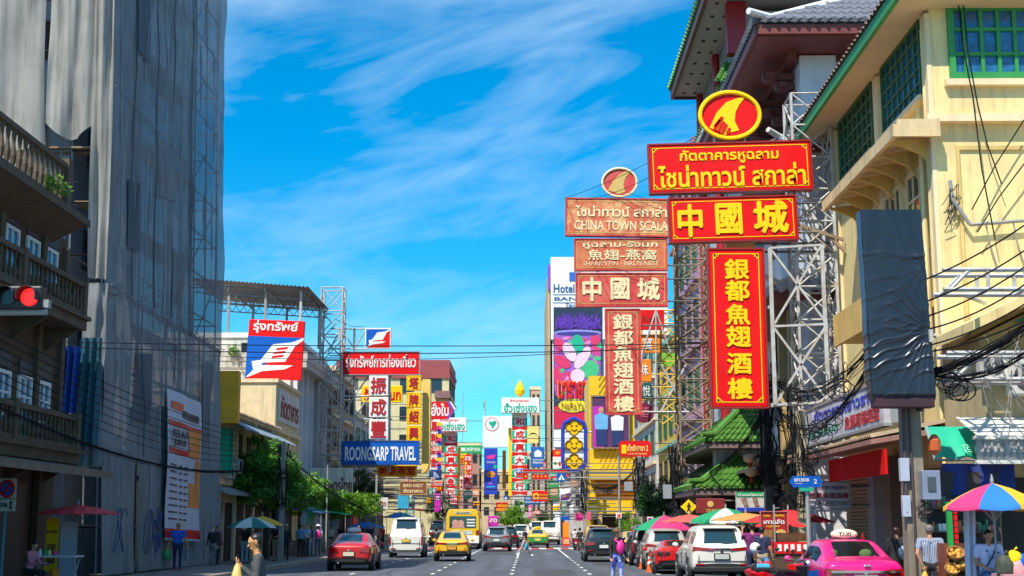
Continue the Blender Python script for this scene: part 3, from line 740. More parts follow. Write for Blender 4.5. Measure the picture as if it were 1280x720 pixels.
for i, (x0, x1, h, lab) in enumerate(((-40, -25, 14, 'wide grey building closing the street beyond the left signs'), (-24.6, -16.5, 11, 'low beige building closing the street at the bend'), (-16, -9.2, 17, 'slim beige building at the bend with an aerial on its roof'), (-8.8, -1, 12, 'white building at the bend behind the bird billboard'))):
    t = block('far_building', lab, x0, x1, 262, 275, h, FARC[(i*2+1) % 7], 1, 2, 4, nwx=4, group='buildings closing the street')
    if i == 2: MB().tube([(-12.5, 265, h), (-12.5, 265, h+10)], .08, 5).build('aerial', GREY, t)
block('far_building', 'pale banded tower far beyond the bend', -20.5, -17.8, 300, 306, 22.5, (0.55, .50, .42), 1, 2, 8, nwx=2, group='buildings closing the street')
# ================================================================ RIGHT: YELLOW CORNER BUILDING (Y 34.3..46)
XR = 10.5
b = thing('yellow_building', 'bright yellow plastered corner building with green framed windows and a deep canopy', 'building', (14, 40, 0))
MB().box(XR, 26, 34.3, 46.0, 0, 15.2).build('wall', YPLAST, b)
mb = MB()      # roof with sloping soffit towards the street
mb.prism([(9.55, 33.4, 15.05), (30, 33.4, 15.05), (30, 33.4, 17.5), (13.0, 33.4, 17.2), (9.5, 33.4, 15.25)], (0, 13.2, 0))
mb.build('roof', mat('buff_soffit', (0.60, 0.48, 0.30), .8, var=.12), b)
MB().box(9.38, 9.5, 33.3, 46.7, 14.95, 15.3).build('green_fascia', GWOOD, b)
mb = MB(); corrug(mb, (13.0, 33.3, 17.3), (13.0, 46.7, 17.3), (9.3, 46.7, 15.34), (9.3, 33.3, 15.34), 40, .05); mb.build('roof_sheet', mat('old_tiles', (0.16, 0.11, 0.09), .85, var=.3), b)
# street facade windows: wide green lattice lights
for (y0, y1) in ((35.0, 39.0), (40.2, 44.6)):
    f = win(b, (XR, y1, 12.95), -Y3, y1-y0, 2.1, 7, 5, GWOODD, GLASSB if y0 < 36 else GLASS, .09, .10)
    mb = MB(); mb.box(XR-.22, XR+.01, y0-.15, y1+.15, 12.78, 12.93); mb.build('sill', YTRIM, b)
mb = MB()
for y in (34.5, 39.6, 45.3): mb.box(XR-.12, XR, y-.22, y+.22, 5.5, 14.95)
mb.each('pilaster', YTRIM, b)
# canopy above the balcony, with ribs underneath
mb = MB()
mb.prism([(9.35, 33.9, 11.62), (XR, 33.9, 11.85), (XR, 33.9, 12.0), (9.35, 33.9, 11.78)], (0, 8.4, 0))
mb.box(9.30, 9.42, 33.85, 42.4, 11.5, 11.82); mb.box(9.42, XR, 33.83, 33.95, 11.5, 11.95)
mb.build('canopy', mat('pale_canopy', (0.68, 0.50, 0.27), .8, var=.2, streak=.5), b)
mb = MB()
for y in np.arange(34.6, 42.3, 1.25): mb.prism([(9.45, y, 11.55), (XR, y, 11.7), (XR, y, 10.9), (10.2, y, 11.25), (9.8, y, 11.42)], (0, .12, 0))
mb.each('bracket', mat('ochre_plaster', (0.62, 0.42, 0.13), .8, streak=.3), b)
for (y0, y1) in ((35.2, 37.0), (37.6, 39.4), (40.2, 42)): win(b, (XR, y1, 8.9), -Y3, y1-y0, 2.3, 3, 3, YTRIM, GLASS, .10)
mb = MB(); mb.tube([(XR-.18, 35.0, 6), (XR-.18, 35.0, 12.6)], .07, 8); mb.tube([(XR-.12, 34.6, 3), (XR-.12, 34.6, 14.6)], .05, 6); mb.build('drain_pipe', YPLAST, b)
mb = MB(); mb.box(9.55, XR, 35, 42.4, 7.3, 7.45); mb.box(9.5, 9.6, 35, 42.4, 7.2, 8.15); mb.build('balcony', mat('ochre_plaster', (0.62, 0.42, 0.13), .8), b)
# camera-facing wall: green window, ledges, recessed panel line, stains
win(b, (10.95, 34.3, 13.15), X3, 2.6, 2.0, 6, 3, GWOOD, GLASSB, .16, .12)
win(b, (13.9, 34.3, 13.15), X3, 2.6, 2.0, 6, 3, GWOOD, GLASSB, .16, .12)
mb = MB(); mb.box(10.8, 26, 34.12, 34.3, 12.95, 13.12); mb.box(XR-.25, 26, 34.02, 34.3, 11.95, 12.15); mb.build('ledge', YTRIM, b)
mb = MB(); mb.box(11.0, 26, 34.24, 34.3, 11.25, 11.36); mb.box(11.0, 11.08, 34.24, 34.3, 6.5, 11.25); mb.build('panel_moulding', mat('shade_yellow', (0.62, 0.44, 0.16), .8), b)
mb = MB(); mb.tube([(11.2, 34.1, 9.25), (14.5, 34.1, 9.5)], .05, 6); mb.tube([(11.2, 34.1, 9.25), (10.8, 34.1, 9.9), (10.75, 34.1, 10.4)], .05, 6)
for x in (11.6, 12.3, 13.1): mb.tube([(x, 34.12, 9.3), (x+.1, 34.15, 8.7), (x+.25, 34.2, 8.2)], .02, 5)
mb.build('conduit', GREY, b)
mb = MB()
for i in range(16):
    x = 10.72+.15*rnd.random(); z = 9.3+.9*rnd.random(); mb.tube([(x, 34.2, z), (x+rnd.uniform(-.12,.12), 34.05, z+.12), (x+rnd.uniform(-.2,.2), 34.2, z-.25)], .012, 4)
mb.build('wire_knot', DGREY, b)

for (xa, ya, xb, yb) in ((1197, -5, 1216, 120), (1216, 120, 1244, 300), (1203, -5, 1222, 130), (1222, 130, 1252, 230), (1280, 205, 1222, 290), (1280, 150, 1215, 262)):
    tag(MB().tube([at(xa, ya, 34.0), at((xa+xb)/2-3, (ya+yb)/2, 34.0), at(xb, yb, 34.0)], .018, 5).build('wall_wire', CABLE), 'loose black wire straggling down the sunlit yellow wall', 'cable', 'loose wires on the yellow wall')
# annex with lean-to gable and clutter at the corner (Y 30..34)
b = thing('corner_annex', 'lower ochre annex with a sloping green edged roof in front of the yellow wall', 'building', (12, 32, 0))
MB().box(10.3, 22, 31.0, 34.1, 0, 5.6).build('wall', mat('dirty_ochre', (0.48, 0.38, 0.20), .85, streak=.6, var=.2), b)
mb = MB(); mb.prism([(9.9, 30.3, 6.0), (15.0, 30.3, 8.5), (15.0, 30.3, 8.75), (9.9, 30.3, 6.25)], (0, 3.85, 0)); mb.build('roof', YPLAST, b)
mb = MB(); mb.prism([(11.0, 30.9, 6.3), (15.0, 30.9, 8.25), (15.0, 30.9, 7.2), (12.6, 30.9, 6.3)], (0, .1, 0)); mb.build('gable_board', GWOODD, b)
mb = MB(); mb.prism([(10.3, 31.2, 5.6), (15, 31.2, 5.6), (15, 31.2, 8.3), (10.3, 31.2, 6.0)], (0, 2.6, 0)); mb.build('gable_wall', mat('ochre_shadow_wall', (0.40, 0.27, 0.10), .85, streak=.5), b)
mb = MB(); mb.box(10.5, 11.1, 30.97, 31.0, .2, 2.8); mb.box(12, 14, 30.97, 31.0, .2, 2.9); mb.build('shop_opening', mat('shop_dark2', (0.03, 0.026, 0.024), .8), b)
win(b, (12.1, 31.0, 4.0), X3, 1.4, 1.5, 2, 2, WHITE, TEAL, .14)
mb = MB(); corrug(mb, (9.6, 31.0, 4.15), (16, 31.0, 4.15), (16, 29.6, 3.65), (9.6, 29.6, 3.65), 30, .007); mb.build('awning_sheet', OFFW, b)
mb = MB(); mb.box(9.55, 16, 29.5, 29.58, 3.1, 3.62)
b2 = mb.build('awning_front', mat('grey_ribbed', (0.42, 0.40, 0.37), .7, streak=.4), b)
mb = MB()
for x in np.arange(9.7, 16, .14): mb.box(x, x+.05, 29.46, 29.5, 3.16, 3.52)
mb.build('awning_rib', GREY, b)
mb = MB(); mb.box(9.5, 16, 29.42, 29.62, 3.04, 3.12); mb.box(9.5, 16, 29.42, 29.62, 3.56, 3.64); mb.build('awning_rail', OFFW, b)
# white pipe sign frames sticking out over the pavement
for (z, lab) in ((6.65, 'upper white pipe frame projecting over the corner beside the covered sign'), (4.75, 'lower white pipe frame with crossed struts over the corner awning')):
    t = thing('pipe_frame', lab, 'pipe frame', (11, 29.5, z), 'white pipe frames at the corner')
    mb = MB()
    for dz in (0, .42 if z > 6 else .55):
        for y in (28.6, 29.3): mb.tube([(8.75, y, z+dz), (16, y, z+dz)], .055, 6)
    for i in range(10):
        x = 8.9+.8*i
        for y in (28.6, 29.3): mb.tube([(x, y, z), (x+(.45 if i % 3 == 0 else 0), y, z+.45)], .045, 6)
        mb.tube([(x, 28.6, z), (x, 29.3, z)], .04, 6)
    mb.build('tube_frame', STEELW, t)
    mb = MB(); mb.tube([(10.6, 28.6, z), (12.0, 30.8, z-.9)], .05, 6); mb.tube([(11.8, 28.6, z), (12.8, 30.8, z-1.2)], .05, 6); mb.tube([(9.4, 29.3, z), (10.4, 31, z+.1)], .05, 6); mb.build('strut', STEELW, t)
ac_unit('white air conditioner on the annex wall below the pipe frame', (11.25, 30.85, 4.6), w=1.1, h=.8)
ac_unit('smaller air conditioner tucked near the covered sign', (10.5, 30.9, 5.0), w=.8, h=.55)
t = thing('awning', 'green fabric shop awning beside the concrete pole', 'awning', (9, 31.5, 3.2))
cloth('fabric', TEAL, lambda a, v: (8.95+1.35*a, 31.2-.7*v, 3.95-.75*v+.04*math.sin(a*15)*v), 14, 8, t)
mb = MB(); mb.tube([(8.95, 30.5, 3.17), (10.3, 30.5, 3.17)], .03, 6); mb.tube([(8.95, 30.5, 3.17), (9.0, 31.2, 3.95)], .03, 6); mb.build('frame', GREY, t)
lettering('回味', (9.9, 30.60, 3.42), X3, Vector((0, .68, .74)).normalized(), .55, .26, mat('mint_letter', (.2, .6, .4), .5), t, .02, .01)
t = cloth('cloth_screen', mat('navy_cloth', (0.012, 0.03, 0.20), .7), lambda a, v: (9.0+1.55*a, 30.2+.06*math.sin(a*17+v), 3.08-.72*v+.04*math.sin(a*6)*v), 30, 8); tag(t, 'dark navy cloth hanging in front of the corner shop', 'cloth screen')

# ================================================================ RIGHT: GROUND FLOOR OF THE YELLOW BUILDING
b = thing('street_sign_board', 'long weathered white sign board with blue and red letters above the tiled canopy', 'sign', (9, 39.5, 4.3))
MB().box(8.95, 9.12, 34.7, 44.6, 4.3, 5.35).build('panel', mat('weathered_sign', (0.52, 0.55, 0.66), .7, var=.25, col2=(.42, .33, .33)), b)
mb = MB(); mb.box(8.92, 9.15, 34.66, 44.64, 5.35, 5.43); mb.box(8.92, 9.15, 34.66, 44.64, 4.22, 4.3); mb.box(9.12, 9.9, 34.7, 34.85, 4.3, 5.35); mb.build('frame', STEEL, b)
lettering('ภัตตาคารเยาวราช', (8.94, 39.3, 5.08), -Y3, Z3, 7.6, .36, mat('faded_blue_letter', (.05, .06, .40), .6), b, .03, .03)
lettering('魚翅酒樓燕窩', (8.94, 37.0, 4.58), -Y3, Z3, 3.8, .36, mat('faded_red_letter', (.40, .04, .05), .6), b, .03, .03)
lettering('RESTAURANT', (8.94, 41.8, 4.55), -Y3, Z3, 4.2, .22, mat('faded_green_letter', (.04, .22, .16), .6), b, .02, .03)
b = thing('tiled_canopy', 'old clay tiled canopy over the shaded shopfront under the long sign board', 'canopy', (9.7, 39.5, 3.4))
mb = MB(); corrug(mb, (XR, 34.3, 4.35), (XR, 45.5, 4.35), (8.5, 45.5, 3.95), (8.5, 34.3, 3.95), 60, .05); mb.build('tiles', mat('clay_tile', (0.30, 0.22, 0.15), .85, var=.35, streak=.3), b)
mb = MB(); mb.prism([(8.5, 34.3, 3.86), (XR, 34.3, 4.2), (XR, 34.3, 4.05), (8.5, 34.3, 3.74)], (0, 11.2, 0)); mb.build('soffit', mat('soffit_pink', (0.32, 0.16, 0.13), .8, streak=.4), b)
mb = MB(); mb.box(8.8, 8.86, 34.2, 40.6, 3.0, 3.62); mb.build('red_valance', mat('valance_red', (0.60, 0.010, 0.010), .9, spec=.1), b)
b = thing('shopfront', 'shaded shopfront with roller shutter and tall dark glass doors', 'shopfront', (10.3, 40, 0))
mb = MB()
for z in np.arange(.2, 3.4, .11): mb.box(XR-.10, XR, 42.0, 45.6, z, z+.085)
mb.build('roller_shutter', mat('brown_shutter', (0.34, 0.24, 0.12), .7, var=.2), b)
MB().box(XR-.3, XR, 41.1, 41.9, .14, 3.7).build('pillar', mat('grey_purple_tile', (0.26, 0.22, 0.27), .5), b)
MB().box(XR-.3, XR, 39.2, 39.9, .14, 3.7).build('pillar', mat('brown_tile', (0.16, 0.10, 0.08), .5), b)
for y0 in (34.9, 36.3, 37.7): win(b, (XR, y0+1.3, .2), -Y3, 1.3, 3.0, 2, 3, mat('bronze_frame', (0.20, 0.15, 0.10), .5), mat('tan_curtain', (0.16, 0.11, 0.06), .5), .08)

# ================================================================ RIGHT: WHITE CHINESE-STYLE BUILDING (Y 48..60)
def tile_roof(parent, a, b_, c, d, n, m, name='roof'):
    """slope of half-round tiles from ridge a-b_ to eave d-c"""
    mb = MB(); a, b_, c, d = map(Vector, (a, b_, c, d)); nn = (b_-a).cross(d-a).normalized()
    if nn.z < 0: nn = -nn
    mb.quad(a, b_, c, d)
    rows = 7
    for i in range(n):
        t = (i+.5)/n; p = a.lerp(b_, t); q = d.lerp(c, t); w = (d-c).length/n*.32
        for k in range(rows):
            p0 = p.lerp(q, k/rows)+nn*.02; p1 = p.lerp(q, (k+1)/rows)+nn*.06
            mb.tube([p0, p1], [w*.9, w*1.05], 6)
    return mb.build(name, m, parent)
GTILE = mat('grey_roof_tile', (0.20, 0.20, 0.23), .6, var=.3, scale=4)
GRNT = mat('green_glazed_tile', (0.06, 0.21, 0.03), .5, var=.45, scale=5, col2=(0.14, 0.27, 0.05), dirt=.4)
b = thing('temple_roof_building', 'white building with grey tiled upswept roof and deep red brown eaves', 'building', (14, 54, 0))
MB().box(XR, 30, 48, 59.8, 0, 18.6).build('wall', WPLAST, b)
MB().prism([(8.0, 45.4, 18.4), (32, 45.4, 18.4), (32, 45.4, 18.6), (8.0, 45.4, 18.6)], (0, 16.0, 0)).build('soffit', BRED, b)
mb = MB()
mb.bar((7.95, 45.3, 18.62), (32, 45.3, 18.62), .16, .34); mb.bar((7.95, 45.3, 18.62), (7.95, 61.4, 18.62), .16, .34)
mb.build('fascia', BRED, b)
mb = MB(); mb.box(9.3, 9.6, 46.9, 59.8, 18.1, 18.4); mb.each('eave_beam', BRED, b)
tile_roof(b, (14, 50, 22), (32, 50, 22), (32, 45.1, 18.85), (8.0, 45.1, 18.85), 70, GTILE)
tile_roof(b, (14, 50, 22), (14, 58, 22), (7.8, 61.5, 18.85), (7.8, 45.1, 18.85), 44, GTILE)
mb = MB(); mb.tube([(7.6, 44.9, 19.15), (8.5, 45.6, 19.15), (11, 47.5, 20.4), (14, 50, 22.2)], [.12, .16, .2, .2], 8); mb.build('hip_ridge', WPLAST, b)
mb = MB()      # bracket clusters under the eave
for y in (48.3, 51.5, 54.5, 57.5):
    for k, (l, z) in enumerate(((1.9, 17.9), (1.45, 17.55), (1.0, 17.2))): mb.box(XR-l, XR, y-.18, y+.18, z-.14, z+.1); mb.box(XR-l+.1, XR-l+.35, y-.45, y+.45, z-.1, z+.06)
for x in (12.2, 14.4): 
    for k, (l, z) in enumerate(((1.9, 17.9), (1.45, 17.55), (1.0, 17.2))): mb.box(x-.18, x+.18, 48-l, 48, z-.14, z+.1)
mb.each('eave_bracket', BRED, b)
mb = MB(); mb.box(XR-.75, XR+.55, 47.2, 48.6, 0, 18.35); mb.box(XR-.35, XR, 50.6, 51.3, 0, 17.3); mb.box(XR-.35, XR, 54.2, 54.9, 0, 17.3); mb.each('column', WPLAST, b)
for z in (12.9, 15.6 - .3, 8.0, 4.6):
    for (y0, y1) in ((48.9, 50.4), (51.7, 54.0), (55.2, 57.6)): win(b, (XR, y1, z), -Y3, y1-y0, 2.0, 3, 4, BRED, GLASS, .1)
for zz, x0, y0 in ((14.7, 8.7, 46.9), (9.4, 8.4, 46.6)):
    MB().prism([(x0, y0, zz), (XR, y0+.6, zz+.25), (16, y0+.6, zz+.25), (16, y0, zz)], (0, 0, .28)).build('lower_fascia', BRED, b)
    tile_roof(b, (XR+.02, 59.8, zz+1.4), (XR+.02, 48.0, zz+1.4), (x0, y0, zz+.32), (x0, 59.8, zz+.32), 26, mat('white_glazed_tile', (0.50, 0.53, 0.60), .9, var=.2, spec=.1), 'lower_roof')
    tile_roof(b, (XR+.02, 47.9, zz+1.4), (16, 47.9, zz+1.4), (16, y0, zz+.32), (x0, y0, zz+.32), 16, mat('white_glazed_tile', (0.55, 0.58, 0.64), .5), 'lower_roof')
    MB().prism([(x0, y0+.05, zz+.22), (XR, y0+.7, zz+.22), (XR, 59.8, zz+.22), (x0, 59.8, zz+.22)], (0, 0, .07)).build('lower_soffit', BRED, b)
    mb = MB(); mb.tube([(x0-.25, y0-.25, zz+.75), (x0+.3, y0+.2, zz+.55), (XR, 47.9, zz+1.5)], [.10, .15, .18], 8); mb.build('ridge', OFFW, b)
mb = MB()
for y in (48.9, 50.9): mb.box(9.35, 9.65, y, y+.3, 0.14, 9.4)
mb.each('ochre_post', mat('ochre_post', (0.52, 0.36, 0.14), .7, streak=.3), b)
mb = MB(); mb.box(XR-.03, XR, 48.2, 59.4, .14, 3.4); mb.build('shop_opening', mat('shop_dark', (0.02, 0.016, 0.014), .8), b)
mb = MB(); mb.prism([(8.9, 47, 3.9), (XR, 47, 4.2), (XR, 47, 4.34), (8.9, 47, 4.04)], (0, 12.6, 0)); mb.build('shop_canopy', mat('dark_canopy', (0.10, 0.085, 0.08), .8), b)

# ================================================================ RIGHT: TALL GREEN-TILED BUILDING (Y 60.5..76)
b = thing('green_tiled_building', 'tall restaurant building with green glazed tile eaves and red columns', 'building', (14, 68, 0))
MB().box(10.2, 32, 61.6, 76, 0, 25.6).build('wall', mat('greyblue_wall', (0.50, 0.53, 0.55), .8, streak=.2), b)
mb = MB(); mb.box(8.4, 32, 58.5, 75.6, 25.9, 26.1)
mb.build('soffit', mat('grey_panels', (0.42, 0.40, 0.38), .7, var=.1), b)
mb = MB(); mb.box(8.2, 8.4, 58.4, 75.7, 25.75, 26.3); mb.box(8.4, 32, 75.6, 75.7, 25.75, 26.3); mb.box(8.4, 32, 58.4, 58.5, 25.75, 26.3); mb.build('fascia', mat('dark_brown_fascia', (0.12, 0.05, 0.04), .6), b)
tile_roof(b, (13, 60, 28.6), (13, 74, 28.6), (8.1, 75.8, 26.32), (8.1, 58.4, 26.32), 34, GRNT)
mb = MB()
for y in (68.6, 75.3): mb.tube([(9.85, y, 0), (9.85, y, 25.9)], .24, 12)
mb.each('red_column', mat('lacquer_red', (0.36, 0.01, 0.012), .4), b)
mb = MB()
for y in np.arange(62.5, 75, .75): mb.box(9.95, 10.2, y, y+.35, 22.9, 25.8)
mb.each('fin', GREY, b)
mb = MB()
for y in np.arange(59.6, 75, 1.7):
    for x in (8.9, 9.5): mb.lathe((x, y, 25.84), [(.10, 0), (.10, .06)], 8)
mb.each('soffit_light', DGREY, b)
tile_roof(b, (10.2, 61.6, 23.2), (10.2, 76, 23.2), (8.9, 76, 21.6), (8.9, 61.0, 21.6), 30, GRNT, 'middle_roof')
mb = MB(); mb.prism([(8.85, 61.2, 21.3), (10.2, 61.2, 21.5), (10.2, 61.2, 21.62), (8.85, 61.2, 21.58)], (0, 14.8, 0)); mb.build('middle_soffit', mat('grey_panels', (0.42, 0.40, 0.38), .7), b)
tile_roof(b, (9.3, 62.3, 23.3), (13, 62.3, 23.3), (13, 60.7, 21.9), (8.6, 60.7, 21.9), 14, GRNT, 'middle_roof')
MB().box(9.3, 10.19, 61.0, 61.6, 23.35, 25.85).build('red_panel', mat('lacquer_red', (0.36, 0.01, 0.012), .4), b)
# two low green tiled canopies over the pavement, stepping out
for (z, y0, xo, nm) in ((5.3, 59.0, 7.6, 'pavilion_roof'), (3.3, 58.3, 6.9, 'pavilion_roof')):
    tile_roof(b, (10.2, y0+3, z+1.9), (10.2, 76, z+1.9), (xo, 76, z), (xo, y0, z), 56, GRNT, nm)
    tile_roof(b, (9.9, y0+3, z+1.9), (12.5, y0+3, z+1.9), (12.5, y0, z), (xo, y0, z), 20, GRNT, nm)
    mb = MB(); mb.prism([(xo+.05, y0+.08, z-.28), (12.5, y0+.08, z-.28), (12.5, y0+.08, z-.06), (xo+.05, y0+.08, z-.06)], (0, 16, 0)); mb.build('canopy_soffit', mat('pavilion_wood', (0.20, 0.13, 0.12), .7, streak=.3), b)
    mb = MB(); mb.tube([(xo-.2, y0-.25, z+.28), (xo+.4, y0+.3, z+.3), (9.9, y0+2.8, z+2.0)], [.10, .16, .16], 8); mb.build('ridge', GRNT, b)
mb = MB(); mb.box(8.2, 12.4, 60.4, 61.4, 4.0, 5.1)
for i in range(9): mb.box(8.25+.46*i, 8.6+.46*i, 60.34, 60.4, 4.1, 5.0)
mb.build('lattice_wall', mat('grey_lattice', (0.40, 0.37, 0.36), .7, streak=.3), b)
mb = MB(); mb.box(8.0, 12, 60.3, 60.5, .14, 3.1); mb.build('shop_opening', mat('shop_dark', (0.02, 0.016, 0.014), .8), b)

# ================================================================ RIGHT: BEYOND
block('shophouse', 'pink and purple shophouse half hidden behind the brown lattice tower', 9.9, 30, 78, 92, 24, (0.50, 0.30, 0.38), -1, 4, 6, trim=mat('mauve', (.36, .2, .34), .7), nwx=5)
block('shophouse', 'green trimmed yellow shophouse behind the shrubs on the right', 10.3, 28, 93, 109, 15, (0.66, 0.42, 0.06), -1, 4, 4, trim=mat('mint', (.2, .5, .36), .7), nwx=5)
block('shophouse', 'dirty white shophouse with dark windows behind the yellow mesh frames', 10.2, 27, 110, 132, 17, (0.56, 0.54, 0.50), -1, 4, 5, nwx=5)
# yellow-clad shop with its photo billboard
NY = 146
b = thing('yellow_clad_shop', 'bright yellow clad shop building with scalloped front and a photo billboard', 'building', (10, 152, 0))
YC = mat('yellow_cladding', (0.84, 0.50, 0.008), .5, var=.08)
xl, xr = ax(737, NY), ax(832, NY)
zt = az(470, NY)
MB().box(xl, xr, NY, 158, 0, zt).build('wall', YC, b)
mb = MB()      # scalloped vertical flutes with dark seams
for (za, zb) in ((az(468, NY), az(494, NY)), (az(555, NY), az(592, NY))):
    n = 9
    for i in range(n):
        x = xl+1.0+(7.2 if za > 12 else 7.4)*(i+.5)/n*(.62)
        for k in range(3):
            z = zb+(za-zb)*(k+.2)/3; mb.tube([(x-.2, NY-.06, z), (x, NY-.1, z+.35), (x+.28, NY-.06, z+.75)], .035, 4)
mb.build('scallop_seam', mat('brown_seam', (.22, .12, .01), .7), b)
MB().prism([(xl, NY-1.6, az(600, NY)), (xr, NY-1.6, az(600, NY)), (xr, NY-1.6, az(588, NY)), (xl, NY-1.6, az(588, NY))], (0, 1.59, 0)).build('upper_fascia', YC, b)
MB().prism([(xl-.3, NY-2.4, az(642, NY)), (xr, NY-2.4, az(642, NY)), (xr, NY-2.4, az(626, NY)), (xl-.3, NY-2.4, az(626, NY))], (0, 2.39, 0)).build('canopy', YC, b)
mb = MB()
for i in range(5):
    z = az(623-4.5*i, NY); mb.box(xl+.6, xr-1.2, NY-.3, NY-.01, z, z+.22)
mb.build('wood_slats', mat('orange_slats', (0.45, 0.17, 0.02), .6), b)
MB().box(xl+.3, xr, NY-.05, NY-.003, .14, az(644, NY)).build('shop_opening', mat('brown_dark', (0.05, 0.03, 0.015), .8), b)
for x in (xl+.9, xl+4.2, xr-.6): MB().box(x-.22, x+.22, NY-2.3, NY-1.9, .14, az(643, NY)).build('post', mat('tan_post', (.5, .34, .16), .7), b)
t = thing('billboard', 'framed photo billboard of a couple on the yellow clad shop', 'billboard', at(763, 527, NY-.4))
c0, c1 = at(741, 559, NY-.5), at(785, 496, NY-.5)
MB().box(c0.x, c1.x, NY-.5, NY-.02, c0.z, c1.z).build('picture', mat('purple_picture', (.10, .03, .10), .5, var=.3, scale=.4), t)
mb = MB(); w_ = .16
mb.box(c0.x-w_, c1.x+w_, NY-.6, NY-.45, c1.z, c1.z+w_); mb.box(c0.x-w_, c1.x+w_, NY-.6, NY-.45, c0.z-w_, c0.z); mb.box(c0.x-w_, c0.x, NY-.6, NY-.45, c0.z, c1.z); mb.box(c1.x, c1.x+w_, NY-.6, NY-.45, c0.z, c1.z); mb.build('frame', mat('bronze', (.25, .18, .10), .4), t)
def flat_person(px, top, bot, shirt, pants, par):
    Y = NY-.56; s = at(px, bot, Y).z; Y = NY-.56; h = at(px, top, Y).z-s; x = at(px, bot, Y).x
    MB().ell((x, Y, s+h*.92), h*.07, .02, h*.085, 10, 6).build('portrait_head', SKIN, par)
    MB().prism([(x-h*.16, Y-.005, s+h*.42), (x+h*.16, Y-.005, s+h*.42), (x+h*.18, Y-.005, s+h*.78), (x+h*.06, Y-.005, s+h*.84), (x-h*.06, Y-.005, s+h*.84), (x-h*.18, Y-.005, s+h*.78)], (0, -.02, 0)).build('portrait_shirt', shirt, par)
    MB().prism([(x-h*.14, Y-.005, s), (x+h*.14, Y-.005, s), (x+h*.15, Y-.005, s+h*.41), (x-h*.15, Y-.005, s+h*.41)], (0, -.02, 0)).build('portrait_trousers', pants, par)
MB().box(c0.x, c0.x+1.2, NY-.53, NY-.5, c0.z, c1.z-1).build('picture_panel', MAG, t)
flat_person(752, 509, 557, mat('sky_blue', (.15, .4, .7), .6), NAVY, t)
flat_person(772, 512, 557, WHITE, NAVY, t)

# hotel tower with ribbed side, white sign and a huge advertisement
HY = 212
b = thing('hotel_tower', 'tall hotel tower with ribbed brown side and white front carrying a huge advertisement', 'building', (10, 225, 0))
hx0, hx1 = ax(691, HY), ax(838, HY); hz = az(322, HY)
MB().box(hx0, hx1, HY, HY+40, 0, hz-1.4).build('wall', mat('hotel_white', (0.70, .70, .72), .7, var=.05), b)
MB().box(hx0-.2, hx1, HY-.4, HY+2, hz-13, hz).build('sign_wall', WHITE, b)
mb = MB()
for i in range(22):
    y = HY+1+39*i/22; mb.box(hx0-.75, hx0-.003, y, y+1.1, 0, hz-3)
mb.build('side_rib', mat('brown_ribs', (0.40, 0.29, 0.17), .7, var=.15), b)
mb = MB(); mb.box(hx0-.3, hx0-.003, HY+1, HY+40, 0, hz-3.4); mb.build('side_wall', mat('dark_rib_gap', (0.16, .12, .08), .8), b)
MB().box(hx0-.6, hx0-.23, HY+.5, HY+6, hz-5, hz-1).build('purple_sign', PURPLE, b)
for i in range(8):
    win(b, (hx1-2.2, HY-.4, hz-4-3.0*i) if i < 3 else (hx1-2.2, HY, hz-4-3.0*i), X3, 1.6, 1.5, 1, 1, GREY, mat('teal_glass', (.05, .25, .3), .1, var=0), .1)
mb = MB(); p = at(724, 343, HY-.45)
mb.box(ax(713, HY), ax(728, HY), HY-.5, HY-.38, az(352, HY), az(341, HY)); mb.build('sign_emblem', mat('emblem_blue', (.02, .12, .5), .5), b)
def ht(s, x0, x1, y0, y1, m=mat('hotel_letter', (.02, .08, .22), .5), bold=.02):
    a, c = at(x0, y1, HY-.45), at(x1, y0, HY-.45)
    lettering(s, ((a.x+c.x)/2, HY-.42, (a.z+c.z)/2), X3, Z3, c.x-a.x, c.z-a.z, m, b, bold, .1)
ht('Hotel', 692, 718, 355, 366); ht('BANGKOK', 693, 765, 371, 376); ht('โรงแรม', 707, 738, 379, 384)
mb = MB()
for y in (369, 379): mb.box(ax(692, HY), ax(770, HY), HY-.46, HY-.40, az(y+.3, HY), az(y-.4, HY))
mb.build('sign_rule', mat('hotel_letter', (.02, .08, .22), .5), b)
t = thing('advertisement', 'huge colourful advertisement with flowers and a purple lidded cup on the hotel front', 'advertisement', at(722, 460, HY-.6))
def ad(name, m, pts, d=.05):
    return MB().prism([at(x, y, HY-.45-d)for x, y in pts], (0, .04, 0)).build(name, m, t)
def el(cx, cy, rx, ry, n=20, rot=0): return [(cx+rx*math.cos(a)*math.cos(rot)-ry*math.sin(a)*math.sin(rot), cy-rx*math.cos(a)*math.sin(rot)-ry*math.sin(a)*math.cos(rot)) for a in [2*math.pi*k/n for k in range(n)]]
ad('backing', mat('ad_dark', (.015, .03, .06), .5, var=.3), [(692, 560), (753, 560), (753, 384), (692, 384)], .02)
mb = MB()
for i in range(80):
    x = 695+56*rnd.random(); z0 = 412-rnd.random()*4
    mb.tube([at(x, z0, HY-.52), at(x+rnd.uniform(-3, 3), z0-8, HY-.52), at(x+rnd.uniform(-5, 5), z0-10-10*rnd.random(), HY-.52)], [.14, .12, .02], 4)
mb.build('purple_spray', mat('spray_violet', (.13, .05, .38), .5, var=.5, scale=2), t)
ad('cup', mat('ad_pink', (.30, .10, .46), .4, var=.45, scale=.6, col2=(.66, .04, .16)), [(693, 500), (751, 500), (751, 416), (740, 413), (722, 411.5), (704, 413), (693, 416)], .08)
ad('cup_rim', mat('rim_lilac', (.30, .26, .70), .3), el(722, 416, 30, 4), .10)
ad('cup_inside', mat('rim_dark', (.06, .04, .22), .3), el(722, 417, 27, 2.6), .12)
